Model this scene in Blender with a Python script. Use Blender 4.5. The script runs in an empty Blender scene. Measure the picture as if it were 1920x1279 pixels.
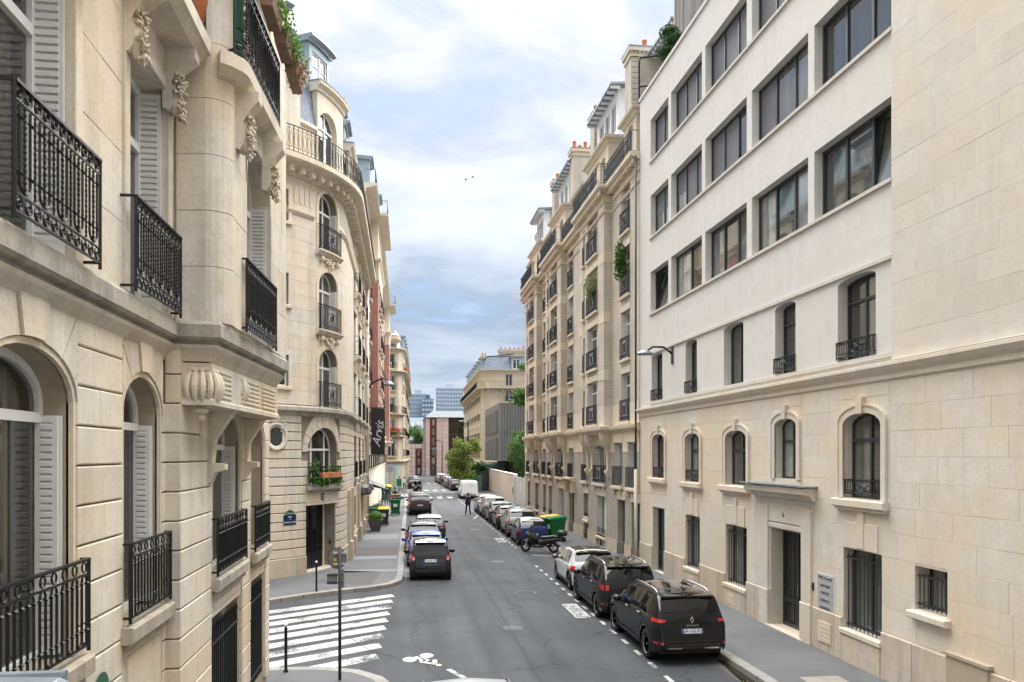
import bpy, math, random, os
from mathutils import Vector, Matrix
R = random.Random(11)
sc = bpy.context.scene
C = sc.collection
rad = math.radians
# ---------------------------------------------------------------- camera
cam_d = bpy.data.cameras.new("camera"); cam = bpy.data.objects.new("camera", cam_d); C.objects.link(cam)
cam_d.lens = 28.0; cam_d.sensor_width = 36.0
cam_d.shift_y = 210.5/1920.0
cam_d.clip_start = 0.1; cam_d.clip_end = 5000
YAW = math.atan(203/1493.0)
cam.location = (0, 0, 5.0); cam.rotation_euler = (rad(90), 0, -YAW)
sc.camera = cam
# ---------------------------------------------------------------- exposure
sc.view_settings.view_transform = 'Standard'
try: sc.view_settings.look = 'None'
except Exception: pass
sc.view_settings.exposure = EXPOSURE = 3.15
sc.view_settings.gamma = 1.0
sc.view_settings.use_curve_mapping = False
sc.cycles.max_bounces = 7; sc.cycles.diffuse_bounces = 4; sc.cycles.glossy_bounces = 3
sc.cycles.transparent_max_bounces = 8; sc.cycles.caustics_reflective = False; sc.cycles.caustics_refractive = False
try: sc.cycles.use_denoising = True
except Exception: pass
# ---------------------------------------------------------------- sun (veiled by cloud)
SUN_EL, SUN_AZ = rad(64), rad(38)     # azimuth clockwise from +Y: high behind the cloud, over the street
sd = Vector((math.sin(SUN_AZ)*math.cos(SUN_EL), math.cos(SUN_AZ)*math.cos(SUN_EL), math.sin(SUN_EL)))
sun_d = bpy.data.lights.new("sun", 'SUN'); sun = bpy.data.objects.new("sun", sun_d); C.objects.link(sun)
sun_d.energy = 1.5; sun_d.angle = rad(104); sun_d.color = (1.0, 0.985, 0.955)
sun.rotation_euler = sd.to_track_quat('Z', 'Y').to_euler(); sun.location = (0, 0, 60)
# ---------------------------------------------------------------- world: daylight sky under broken cloud
world = bpy.data.worlds.new("World"); sc.world = world; world.use_nodes = True
def build_world():
    nt = world.node_tree; N = nt.nodes; L = nt.links; N.clear()
    out = N.new('ShaderNodeOutputWorld')
    sky = N.new('ShaderNodeTexSky'); sky.sky_type = 'NISHITA'; sky.sun_disc = False
    sky.sun_elevation = SUN_EL; sky.sun_rotation = SUN_AZ
    b1 = N.new('ShaderNodeBackground'); b1.inputs[1].default_value = 0.05; L.new(sky.outputs[0], b1.inputs[0])
    tc = N.new('ShaderNodeTexCoord'); sep = N.new('ShaderNodeSeparateXYZ'); L.new(tc.outputs['Generated'], sep.inputs[0])
    def mth(op, a, b=None, c=False):
        m = N.new('ShaderNodeMath'); m.operation = op; m.use_clamp = c
        for i, v in enumerate((a, b)):
            if v is None: continue
            if isinstance(v, (int, float)): m.inputs[i].default_value = v
            else: L.new(v, m.inputs[i])
        return m.outputs[0]
    z = mth('MAXIMUM', sep.outputs[2], 0.0)
    den = mth('ADD', z, 0.17)
    cb = N.new('ShaderNodeCombineXYZ'); L.new(mth('DIVIDE', sep.outputs[0], den), cb.inputs[0]); L.new(mth('DIVIDE', sep.outputs[1], den), cb.inputs[1])
    def noise(scale, det, rough, dist=0.0, off=0.0):
        mp = N.new('ShaderNodeMapping'); L.new(cb.outputs[0], mp.inputs[0]); mp.inputs['Location'].default_value = (off, off*.7, 0); mp.inputs['Scale'].default_value = (1.0, 1.25, 1)
        n = N.new('ShaderNodeTexNoise'); n.inputs['Scale'].default_value = scale; n.inputs['Detail'].default_value = det; n.inputs['Roughness'].default_value = rough
        n.inputs['Distortion'].default_value = dist; L.new(mp.outputs[0], n.inputs['Vector']); return n.outputs[0]
    n1 = noise(0.95, 9, 0.58, 0.6, 3.1); n2 = noise(3.0, 9, 0.62, 0.5, 7.7)
    mix = mth('ADD', mth('MULTIPLY', n1, 0.68), mth('MULTIPLY', n2, 0.32))
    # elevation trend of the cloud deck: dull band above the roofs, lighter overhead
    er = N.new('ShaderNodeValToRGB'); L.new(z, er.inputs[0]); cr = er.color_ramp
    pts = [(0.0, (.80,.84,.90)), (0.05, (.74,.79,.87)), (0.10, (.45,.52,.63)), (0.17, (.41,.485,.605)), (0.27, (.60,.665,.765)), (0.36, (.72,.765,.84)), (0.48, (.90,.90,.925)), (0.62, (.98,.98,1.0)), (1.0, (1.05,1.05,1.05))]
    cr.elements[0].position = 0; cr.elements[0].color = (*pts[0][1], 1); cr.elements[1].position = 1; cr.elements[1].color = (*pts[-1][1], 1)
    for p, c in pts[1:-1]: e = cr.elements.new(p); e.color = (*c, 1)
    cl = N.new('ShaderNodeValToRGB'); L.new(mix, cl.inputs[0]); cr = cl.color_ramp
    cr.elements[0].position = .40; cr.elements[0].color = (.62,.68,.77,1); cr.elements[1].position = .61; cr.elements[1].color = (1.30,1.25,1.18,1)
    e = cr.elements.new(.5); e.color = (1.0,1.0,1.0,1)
    mul = N.new('ShaderNodeMix'); mul.data_type = 'RGBA'; mul.blend_type = 'MULTIPLY'; mul.inputs[0].default_value = 1
    L.new(er.outputs[0], mul.inputs[6]); L.new(cl.outputs[0], mul.inputs[7])
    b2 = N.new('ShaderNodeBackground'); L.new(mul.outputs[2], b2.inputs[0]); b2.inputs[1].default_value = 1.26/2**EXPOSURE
    mask = N.new('ShaderNodeMapRange'); L.new(mix, mask.inputs[0]); mask.inputs[1].default_value = .34; mask.inputs[2].default_value = .46
    mask.inputs[3].default_value = .8; mask.inputs[4].default_value = .985
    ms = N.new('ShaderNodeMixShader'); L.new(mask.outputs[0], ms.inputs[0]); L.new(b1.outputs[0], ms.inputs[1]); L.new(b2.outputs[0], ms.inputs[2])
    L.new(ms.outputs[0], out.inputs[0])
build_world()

# ================================================================ helpers
def tag(o, label=None, cat=None, group=None, kind=None):
    if label: o['label'] = label
    if cat: o['category'] = cat
    if group: o['group'] = group
    if kind: o['kind'] = kind
    return o
def thing(name, label, cat, loc=(0,0,0), rz=0.0, group=None, scale=None):
    o = bpy.data.objects.new(name, None); C.objects.link(o); o.empty_display_size = .3
    o.location = loc; o.rotation_euler = (0, 0, rz)
    if scale: o.scale = scale
    return tag(o, label, cat, group)
def V(*a): return Vector(a)
class MB:
    def __init__(s): s.v = []; s.f = []; s.m = []; s.cur = 0
    def vs(s, pts):
        i = len(s.v); s.v += [tuple(p) for p in pts]; return i
    def poly(s, pts):
        i = s.vs(pts); s.f.append(tuple(range(i, i+len(pts)))); s.m.append(s.cur); return s
    def face(s, idx): s.f.append(tuple(idx)); s.m.append(s.cur)
    def hexa(s, p):          # 8 points: bottom 4 (ccw), top 4
        i = s.vs(p)
        for q in ((0,3,2,1),(4,5,6,7),(0,1,5,4),(1,2,6,5),(2,3,7,6),(3,0,4,7)): s.face([i+k for k in q])
        return s
    def box(s, x0, x1, y0, y1, z0, z1):
        return s.hexa([(x0,y0,z0),(x1,y0,z0),(x1,y1,z0),(x0,y1,z0),(x0,y0,z1),(x1,y0,z1),(x1,y1,z1),(x0,y1,z1)])
    def tube(s, pts, r, n=6, cap=True, closed=False):
        pts = [Vector(p) for p in pts]; N_ = len(pts); rings = []
        up0 = None
        for k, p in enumerate(pts):
            a = pts[k-1] if (k or closed) else p; b = pts[(k+1) % N_] if (k < N_-1 or closed) else p
            t = (b-a).normalized()
            if up0 is None:
                up0 = V(0,0,1) if abs(t.z) < .9 else V(1,0,0)
            u = t.cross(up0)
            if u.length < 1e-5: u = t.cross(V(0,1,0))
            u.normalize(); w = u.cross(t).normalized(); up0 = w
            rr = r[k] if isinstance(r, (list, tuple)) else r
            rings.append(s.vs([p + (u*math.cos(2*math.pi*j/n) + w*math.sin(2*math.pi*j/n))*rr for j in range(n)]))
        rng = range(N_ if closed else N_-1)
        for k in rng:
            a, b = rings[k], rings[(k+1) % N_]
            for j in range(n): s.face((a+j, a+(j+1) % n, b+(j+1) % n, b+j))
        if cap and not closed:
            s.face([rings[0]+j for j in range(n)][::-1]); s.face([rings[-1]+j for j in range(n)])
        return s
    def lathe(s, prof, n=12, c=(0,0,0), a0=0, a1=2*math.pi):   # prof (r, z)
        c = Vector(c); full = abs(a1-a0-2*math.pi) < 1e-6; m = n if full else n+1; rs = []
        for r, z in prof: rs.append(s.vs([c + V(r*math.cos(a0+(a1-a0)*j/n), r*math.sin(a0+(a1-a0)*j/n), z) for j in range(m)]))
        for k in range(len(prof)-1):
            for j in range(n):
                j2 = (j+1) % m; s.face((rs[k]+j, rs[k]+j2, rs[k+1]+j2, rs[k+1]+j))
        return s
    def ball(s, c, rx, ry=None, rz=None, n=10, m=6, jit=0.0):
        ry = rx if ry is None else ry; rz = rx if rz is None else rz; c = Vector(c); rs = []
        for i in range(m+1):
            ph = math.pi*i/m - math.pi/2
            rs.append(s.vs([c + V(rx*math.cos(ph)*math.cos(2*math.pi*j/n), ry*math.cos(ph)*math.sin(2*math.pi*j/n), rz*math.sin(ph))*(1+R.uniform(-jit, jit)) for j in range(n)]))
        for i in range(m):
            for j in range(n): s.face((rs[i]+j, rs[i]+(j+1) % n, rs[i+1]+(j+1) % n, rs[i+1]+j))
        return s
    def build(s, name, mat, parent=None, smooth=False, label=None):
        me = bpy.data.meshes.new(name); me.from_pydata(s.v, [], s.f)
        mats = mat if isinstance(mat, (list, tuple)) else [mat]
        for m in mats: me.materials.append(m)
        if len(mats) > 1: me.polygons.foreach_set('material_index', s.m)
        if smooth: me.polygons.foreach_set('use_smooth', [True]*len(me.polygons))
        me.update()
        o = bpy.data.objects.new(name, me); C.objects.link(o)
        if parent is not None: attach(o, parent)
        if label: o['label'] = label
        return o
LOCAL = set()        # names of roots whose parts are modelled in local space
def attach(o, parent):
    o.parent = parent
    if parent.name in LOCAL or (parent.parent and parent.parent.name in LOCAL): return
    if parent.type == 'EMPTY': o.matrix_parent_inverse = Matrix.Translation(-Vector(parent.location))
def local_thing(*a, **k):
    o = thing(*a, **k); LOCAL.add(o.name); return o
def copy_tree(src, loc=None, rz=None, label=None, parent=None, scale=None):
    c = src.copy(); C.objects.link(c)
    if parent is not None: c.parent = parent
    if loc is not None: c.location = loc
    if rz is not None: c.rotation_euler = (0, 0, rz)
    if scale is not None: c.scale = scale
    if label: c['label'] = label
    if parent is None: LOCAL.add(c.name)
    for ch in list(src.children): copy_tree(ch, parent=c)
    return c
def smoothang(o, deg=40):
    me = o.data; me.polygons.foreach_set('use_smooth', [True]*len(me.polygons))
    try:
        me.set_sharp_from_angle(angle=rad(deg))
    except Exception: pass
    return o

# ---------------------------------------------------------------- frame: a wall path that facade elements are laid along
class Frame:
    def __init__(s, pts, side=1, smooth=False):
        s.p_ = [Vector((x, y, 0)) for x, y in pts]; s.side = side; s.smooth = smooth
        s.cum = [0.0]
        for a, b in zip(s.p_, s.p_[1:]): s.cum.append(s.cum[-1]+(b-a).length)
        s.L = s.cum[-1]
        s.sn = []
        for a, b in zip(s.p_, s.p_[1:]):
            t = (b-a).normalized(); s.sn.append(V(t.y, -t.x, 0)*side)
        s.vn = []
        for i in range(len(s.p_)):
            a = s.sn[max(i-1, 0)]; b = s.sn[min(i, len(s.sn)-1)]; n = (a+b).normalized(); n /= max(.3, n.dot(a)); s.vn.append(n)
    def p(s, t, d=0.0, z=0.0):
        k = 0
        while k < len(s.cum)-2 and t > s.cum[k+1]+1e-9: k += 1
        a, b = s.p_[k], s.p_[k+1]; u = (t-s.cum[k])/(s.cum[k+1]-s.cum[k])
        pos = a + (b-a)*u
        if s.smooth: n = (s.vn[k]*(1-u)+s.vn[k+1]*u) if 0 <= u <= 1 else s.sn[k]
        else: n = s.vn[k] if abs(u) < 1e-5 else s.vn[k+1] if abs(u-1) < 1e-5 else s.sn[k]
        q = pos + n*d; return V(q.x, q.y, z)
    def n(s, t):
        a = s.p(t, 0, 0); b = s.p(t, 1, 0); return (b-a).normalized()
    def segs(s, a, b, mx=1e9):
        ts = {round(a, 5), round(b, 5)}
        for c in s.cum[1:-1]:
            if a+1e-4 < c < b-1e-4: ts.add(round(c, 5))
        ts = sorted(ts); out = [ts[0]]
        for x, y in zip(ts, ts[1:]):
            n = max(1, math.ceil((y-x)/mx))
            out += [x+(y-x)*i/n for i in range(1, n+1)]
        return out
def fbox(m, f, a, b, d0, d1, z0, z1, ch=0.0):
    """box laid along the frame; ch chamfers the four front edges"""
    ts = f.segs(a, b)
    if ch <= 0:
        secs = [[f.p(t,d0,z0), f.p(t,d1,z0), f.p(t,d1,z1), f.p(t,d0,z1)] for t in ts]
    else:
        secs = []
        for i, t in enumerate(ts): secs.append([f.p(t,d0,z0), f.p(t,d1-ch,z0), f.p(t,d1,z0+ch), f.p(t,d1,z1-ch), f.p(t,d1-ch,z1), f.p(t,d0,z1)])
        # pull the end sections' front in
        for e, tt in ((0, a+ch), (-1, b-ch)):
            s2 = [f.p(tt,d1,z0+ch), f.p(tt,d1,z1-ch)]
            secs[e][2], secs[e][3] = s2
    k = len(secs[0]); ids = [m.vs(s_) for s_ in secs]
    for i, j in zip(ids, ids[1:]):
        for q in range(k): m.face((i+q, j+q, j+(q+1) % k, i+(q+1) % k))
    if ch <= 0:
        m.face([ids[0]+q for q in range(k)]); m.face([ids[-1]+q for q in range(k)][::-1])
    else:
        for e, tt in ((0, a), (-1, b)):
            i = ids[e]; x = m.vs([f.p(tt,d1-ch,z0+ch*0), f.p(tt,d1-ch,z1)])
            m.face((i, i+1, i+4, i+5)); m.face((i+1, i+2, i+3, i+4))
    return m
def profile(m, f, a, b, prof, close=True, mx=1e9):
    """extrude a (d, z) outline along the frame (cornices, ledges)"""
    ts = f.segs(a, b, mx); k = len(prof); ids = [m.vs([f.p(t, d, z) for d, z in prof]) for t in ts]
    for i, j in zip(ids, ids[1:]):
        for q in range(k if close else k-1): m.face((i+q, j+q, j+(q+1) % k, i+(q+1) % k))
    if close:
        m.face([ids[0]+q for q in range(k)]); m.face([ids[-1]+q for q in range(k)][::-1])
    return m
def arch_z(o, s):
    """z of the head of opening o=(a,b,z0,z1,rise) at s"""
    a, b, z0, z1, rise = o[:5]
    if rise <= 0: return z1
    c = (a+b)/2; w = (b-a)/2; u = max(-1, min(1, (s-c)/w)); return z1-rise+rise*math.sqrt(max(0, 1-u*u))
def arch_pts(a, b, z1, rise, n=10, grow=0.0):
    c = (a+b)/2; w = (b-a)/2+grow; zs = z1-rise
    return [(c-w*math.cos(math.pi*i/n), zs+(rise+grow)*math.sin(math.pi*i/n)) for i in range(n+1)]
def wall(m, f, s0, s1, z0, z1, ops, depth=.35, d=0.0, back=None):
    """front skin with openings (a,b,za,zb,rise[,depth]), each with its reveals"""
    ss = sorted({round(x, 4) for x in [s0, s1]+[o[0] for o in ops]+[o[1] for o in ops] if s0-1e-6 <= x <= s1+1e-6})
    full = []
    for x, y in zip(ss, ss[1:]): full += f.segs(x, y)[(1 if full else 0):]
    zz = sorted({round(x, 4) for x in [z0, z1]+[o[2] for o in ops]+[o[3] for o in ops]+[o[3]-o[4] for o in ops if o[4] > 0] if z0-1e-6 <= x <= z1+1e-6})
    for x, y in zip(full, full[1:]):
        if y-x < 1e-4: continue
        mid = (x+y)/2; run = None
        for za, zb in zip(zz, zz[1:]):
            if zb-za < 1e-4: continue
            zm = (za+zb)/2
            inside = any(o[0]-1e-4 < mid < o[1]+1e-4 and o[2]-1e-4 < zm < o[3]+1e-4 for o in ops)
            if inside:
                if run is not None: m.poly([f.p(x,d,run), f.p(y,d,run), f.p(y,d,za), f.p(x,d,za)]); run = None
            elif run is None: run = za
        if run is not None: m.poly([f.p(x,d,run), f.p(y,d,run), f.p(y,d,z1), f.p(x,d,z1)])
    for o in ops:
        a, b, za, zb, rise = o[:5]; dp = o[5] if len(o) > 5 else depth; zs = zb-max(rise, 0)
        if rise > 0:
            pts = arch_pts(a, b, zb, rise, 12)
            for (sa, ha), (sb, hb) in zip(pts, pts[1:]):
                m.poly([f.p(sa,d,ha), f.p(sb,d,hb), f.p(sb,d,zb), f.p(sa,d,zb)])
                m.poly([f.p(sa,d,ha), f.p(sa,d-dp,ha), f.p(sb,d-dp,hb), f.p(sb,d,hb)])
        else:
            for sa, sb in zip(f.segs(a, b), f.segs(a, b)[1:]): m.poly([f.p(sa,d,zb), f.p(sa,d-dp,zb), f.p(sb,d-dp,zb), f.p(sb,d,zb)])
        m.poly([f.p(a,d,za), f.p(a,d-dp,za), f.p(a,d-dp,zs), f.p(a,d,zs)])
        m.poly([f.p(b,d,za), f.p(b,d,zs), f.p(b,d-dp,zs), f.p(b,d-dp,za)])
        for sa, sb in zip(f.segs(a, b), f.segs(a, b)[1:]): m.poly([f.p(sa,d,za), f.p(sb,d,za), f.p(sb,d-dp,za), f.p(sa,d-dp,za)])
    return m
def rect_minus(r, holes):
    out = [r]
    for h in holes:
        nxt = []
        for (a, b, c, d) in out:
            A, B, Cc, D = h
            if B <= a+1e-4 or A >= b-1e-4 or D <= c+1e-4 or Cc >= d-1e-4: nxt.append((a, b, c, d)); continue
            if A > a: nxt.append((a, A, c, d))
            if B < b: nxt.append((B, b, c, d))
            a2, b2 = max(a, A), min(b, B)
            if Cc > c: nxt.append((a2, b2, c, Cc))
            if D < d: nxt.append((a2, b2, D, d))
        out = nxt
    return out
def stones(parent, f, s0, s1, z0, z1, ch, bl, mat, holes=(), d0=-.02, d1=.02, gap=.01, bev=.006, minw=.12, minh=.08, limit=290, name='stone', stag=.5, jitter=.12, seed=1, zs=None, hgap=None):
    """coursed blocks, each its own object; returns number built"""
    rr = random.Random(seed); rects = []
    lev = zs or [z0+ch*i for i in range(int(round((z1-z0)/ch))+1)]
    if lev[-1] < z1-.02 and zs is None: lev.append(z1)
    for k, (za, zb) in enumerate(zip(lev, lev[1:])):
        x = s0 - (bl*stag if k % 2 else 0)
        while x < s1:
            w = bl*(1+rr.uniform(-jitter, jitter)); a, b = max(x, s0), min(x+w, s1); x += w
            if s1-x < bl*.25: b = s1; x = s1
            if b-a < .03: continue
            for q in rect_minus((a, b, za, zb), holes):
                if q[1]-q[0] > minw and q[3]-q[2] > minh: rects.append(q)
    hg = gap if hgap is None else hgap
    rects.sort(key=lambda q: -(q[1]-q[0])*(q[3]-q[2])/(f.p((q[0]+q[1])/2, 0, (q[2]+q[3])/2)-cam.location).length**2)
    rest = MB()
    for i, (a, b, za, zb) in enumerate(rects):
        m = MB() if i < limit else rest
        dj = rr.uniform(-.002, .002)
        fbox(m, f, a+hg/2, b-hg/2, d0, d1+dj, za+gap/2, zb-gap/2, bev)
        if i < limit: m.build(name, mat, parent)
    if rest.v: rest.build('stones', mat, parent)['kind'] = 'stuff'
    return len(rects)
# ================================================================ materials
def newmat(name):
    m = bpy.data.materials.new(name); m.use_nodes = True; nt = m.node_tree
    return m, nt, nt.nodes['Principled BSDF']
def simple(name, col, rough=.5, metal=0.0, coat=0.0, spec=None, alpha=None):
    m, nt, b = newmat(name); b.inputs['Base Color'].default_value = (*col, 1); b.inputs['Roughness'].default_value = rough
    b.inputs['Metallic'].default_value = metal; b.inputs['Coat Weight'].default_value = coat; b.inputs['Coat Roughness'].default_value = .03
    if spec is not None: b.inputs['Specular IOR Level'].default_value = spec
    return m
def ramp(nt, src, pts):
    r = nt.nodes.new('ShaderNodeValToRGB'); nt.links.new(src, r.inputs[0]); e = r.color_ramp.elements
    e[0].position = pts[0][0]; e[0].color = (*pts[0][1], 1); e[1].position = pts[-1][0]; e[1].color = (*pts[-1][1], 1)
    for p, c in pts[1:-1]: x = e.new(p); x.color = (*c, 1)
    return r.outputs[0]
def nz(nt, vec, scale, det=4, rough=.55, sc3=None, dist=0):
    if sc3:
        mp = nt.nodes.new('ShaderNodeMapping'); nt.links.new(vec, mp.inputs[0]); mp.inputs['Scale'].default_value = sc3; vec = mp.outputs[0]
    n = nt.nodes.new('ShaderNodeTexNoise'); nt.links.new(vec, n.inputs['Vector']); n.inputs['Scale'].default_value = scale
    n.inputs['Detail'].default_value = det; n.inputs['Roughness'].default_value = rough; n.inputs['Distortion'].default_value = dist
    return n.outputs[0]
def mixc(nt, fac, a, b, blend='MIX'):
    x = nt.nodes.new('ShaderNodeMix'); x.data_type = 'RGBA'; x.blend_type = blend
    for i, v in ((0, fac), (6, a), (7, b)):
        if isinstance(v, (int, float)): x.inputs[i].default_value = v
        elif isinstance(v, tuple): x.inputs[i].default_value = (*v, 1)
        else: nt.links.new(v, x.inputs[i])
    return x.outputs[2]
def bump(nt, b, h, strength=.3, dist=.01):
    n = nt.nodes.new('ShaderNodeBump'); n.inputs['Strength'].default_value = strength; n.inputs['Distance'].default_value = dist
    nt.links.new(h, n.inputs['Height']); nt.links.new(n.outputs[0], b.inputs['Normal']); return n
def pos(nt): return nt.nodes.new('ShaderNodeNewGeometry').outputs['Position']
def s3(c, k): return tuple(min(1, x*k) for x in c)
def stone(name, col, col2=None, rough=.85, fine=22, per=.22, streak=.35, stain=.35, bs=.35, bd=.006, grey=(.30,.29,.27), hue=(1.04,.93,.78)):
    """limestone: cloudy colour, vertical weather streaks, pitted grain, each block a little different"""
    m, nt, b = newmat(name); P = pos(nt); col2 = col2 or s3(col, .78)
    big = nz(nt, P, .55, 5, .6); med = nz(nt, P, 3.2, 6, .62); fin = nz(nt, P, fine, 5, .7)
    stv = nz(nt, P, 1.0, 5, .6, (2.6, 2.6, .22))
    c = ramp(nt, med, [(.28, col2), (.5, col), (.75, s3(col, 1.09))])
    c = mixc(nt, ramp(nt, big, [(.38, (0,0,0)), (.68, (1,1,1))]), c, tuple(a*h for a, h in zip(col, hue)))
    c = mixc(nt, per*0+stain, c, mixc(nt, ramp(nt, stv, [(.47, (0,0,0)), (.72, (1,1,1))]), c, grey)) if stain else c
    oi = nt.nodes.new('ShaderNodeObjectInfo')
    pr = ramp(nt, oi.outputs['Random'], [(0, (1-per, 1-per*1.08, 1-per*1.25)), (.35, (1, 1, 1)), (.7, (1+per*.35, 1+per*.3, 1+per*.15)), (1, (1, 1-.45*per, 1-1.2*per))])
    c = mixc(nt, 1.0, c, pr, 'MULTIPLY')
    c = mixc(nt, .5, c, ramp(nt, fin, [(.3, (.72,.70,.66)), (.52, (1,1,1))]), 'MULTIPLY')
    nt.links.new(c, b.inputs['Base Color']); b.inputs['Roughness'].default_value = rough; b.inputs['Specular IOR Level'].default_value = .25
    ad = nt.nodes.new('ShaderNodeMath'); ad.operation = 'ADD'; nt.links.new(fin, ad.inputs[0]); nt.links.new(med, ad.inputs[1])
    bump(nt, b, ad.outputs[0], bs, bd)
    return m
def brick(name, c1, c2, mortar, bw=.24, rh=.075, ms=.012, rough=.85):
    m, nt, b = newmat(name); P = pos(nt); sp = nt.nodes.new('ShaderNodeSeparateXYZ'); nt.links.new(P, sp.inputs[0])
    ad = nt.nodes.new('ShaderNodeMath'); nt.links.new(sp.outputs[0], ad.inputs[0]); nt.links.new(sp.outputs[1], ad.inputs[1])
    cb = nt.nodes.new('ShaderNodeCombineXYZ'); nt.links.new(ad.outputs[0], cb.inputs[0]); nt.links.new(sp.outputs[2], cb.inputs[1])
    t = nt.nodes.new('ShaderNodeTexBrick'); nt.links.new(cb.outputs[0], t.inputs[0]); t.inputs['Scale'].default_value = 1
    t.inputs['Brick Width'].default_value = bw; t.inputs['Row Height'].default_value = rh; t.inputs['Mortar Size'].default_value = ms; t.inputs['Mortar Smooth'].default_value = .3
    t.inputs['Color1'].default_value = (*c1, 1); t.inputs['Color2'].default_value = (*c2, 1); t.inputs['Mortar'].default_value = (*mortar, 1)
    big = nz(nt, P, .8, 5, .6); stv = nz(nt, P, 1, 5, .6, (3, 3, .3))
    c = mixc(nt, .6, t.outputs[0], ramp(nt, big, [(.3, (.78,.76,.74)), (.6, (1.06,1.04,1.0))]), 'MULTIPLY')
    c = mixc(nt, .5, c, ramp(nt, stv, [(.35, (.74,.72,.70)), (.6, (1,1,1))]), 'MULTIPLY')
    nt.links.new(c, b.inputs['Base Color']); b.inputs['Roughness'].default_value = rough
    iv = nt.nodes.new('ShaderNodeMath'); iv.operation = 'SUBTRACT'; iv.inputs[0].default_value = 1; nt.links.new(t.outputs['Fac'], iv.inputs[1])
    bump(nt, b, iv.outputs[0], .6, .008)
    return m
def noisy(name, c1, c2, scale=3, rough=.8, bs=.2, bd=.005, sc3=None, metal=0.0, det=6, c3=None, s2=.4, per=0.0, spec=.3):
    m, nt, b = newmat(name); P = pos(nt); n = nz(nt, P, scale, det, .65, sc3); c = ramp(nt, n, [(.3, c1), (.7, c2)])
    if c3: c = mixc(nt, ramp(nt, nz(nt, P, s2, 5, .6), [(.42, (0,0,0)), (.66, (1,1,1))]), c, c3)
    if per:
        oi = nt.nodes.new('ShaderNodeObjectInfo'); c = mixc(nt, 1.0, c, ramp(nt, oi.outputs['Random'], [(0, (1-per,)*3), (1, (1+per,)*3)]), 'MULTIPLY')
    nt.links.new(c, b.inputs['Base Color']); b.inputs['Roughness'].default_value = rough; b.inputs['Metallic'].default_value = metal; b.inputs['Specular IOR Level'].default_value = spec
    if bs: bump(nt, b, n, bs, bd)
    return m
def glass_dark(name, cols, rough=.04, spec=.9, wav=.0):
    """window glass over a dim room or a drawn curtain: gloss on top, room colour varying from pane to pane"""
    m, nt, b = newmat(name); oi = nt.nodes.new('ShaderNodeObjectInfo')
    r = nt.nodes.new('ShaderNodeValToRGB'); nt.links.new(oi.outputs['Random'], r.inputs[0]); r.color_ramp.interpolation = 'CONSTANT'
    e = r.color_ramp.elements; e[0].color = (*cols[0], 1); e[0].position = 0; e[1].position = 1/len(cols); e[1].color = (*cols[1], 1)
    for i, c in enumerate(cols[2:], 2): x = e.new(i/len(cols)); x.color = (*c, 1)
    P = pos(nt); f = nz(nt, P, 1.0, 3, .5, (5, 5, .35)); f2 = nz(nt, P, 1.3, 3, .5)
    c = mixc(nt, .8, r.outputs[0], ramp(nt, f, [(.3, (.55,.55,.55)), (.7, (1.25,1.25,1.25))]), 'MULTIPLY')
    c = mixc(nt, .6, c, ramp(nt, f2, [(.35, (.5,.5,.5)), (.65, (1.15,1.15,1.15))]), 'MULTIPLY')
    nt.links.new(c, b.inputs['Base Color']); b.inputs['Roughness'].default_value = rough; b.inputs['Specular IOR Level'].default_value = spec; b.inputs['IOR'].default_value = 1.5
    b.inputs['Coat Weight'].default_value = .3; b.inputs['Coat Roughness'].default_value = .02
    bump(nt, b, nz(nt, P, .9, 2, .5), .04, .02)
    return m
def glass_clear(name='window_glass_clear', tint=(.82,.86,.86)):
    m = bpy.data.materials.new(name); m.use_nodes = True; nt = m.node_tree; nt.nodes.clear()
    o = nt.nodes.new('ShaderNodeOutputMaterial'); t = nt.nodes.new('ShaderNodeBsdfTransparent'); t.inputs[0].default_value = (*tint, 1)
    g = nt.nodes.new('ShaderNodeBsdfGlossy'); g.inputs['Roughness'].default_value = .01; fr = nt.nodes.new('ShaderNodeFresnel'); fr.inputs[0].default_value = 1.6
    mu = nt.nodes.new('ShaderNodeMath'); mu.operation = 'MULTIPLY_ADD'; nt.links.new(fr.outputs[0], mu.inputs[0]); mu.inputs[1].default_value = 1.3; mu.inputs[2].default_value = .04; mu.use_clamp = True
    mx = nt.nodes.new('ShaderNodeMixShader'); nt.links.new(mu.outputs[0], mx.inputs[0]); nt.links.new(t.outputs[0], mx.inputs[1]); nt.links.new(g.outputs[0], mx.inputs[2]); nt.links.new(mx.outputs[0], o.inputs[0])
    return m
def carpaint(name, col, flake=.0, rough=.28, metal=.0):
    m, nt, b = newmat(name); b.inputs['Base Color'].default_value = (*col, 1); b.inputs['Metallic'].default_value = metal; b.inputs['Roughness'].default_value = .45; b.inputs['Specular IOR Level'].default_value = .12
    b.inputs['Coat Weight'].default_value = .65; b.inputs['Coat Roughness'].default_value = .03; b.inputs['Coat IOR'].default_value = 1.45
    P = nt.nodes.new('ShaderNodeTexCoord').outputs['Object']; n = nz(nt, P, 3, 6, .7)
    c = mixc(nt, .5, col, ramp(nt, n, [(.4, s3(col, .9)), (.75, tuple(min(1, x*1.1+.002) for x in col))])); nt.links.new(c, b.inputs['Base Color'])
    return m
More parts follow.
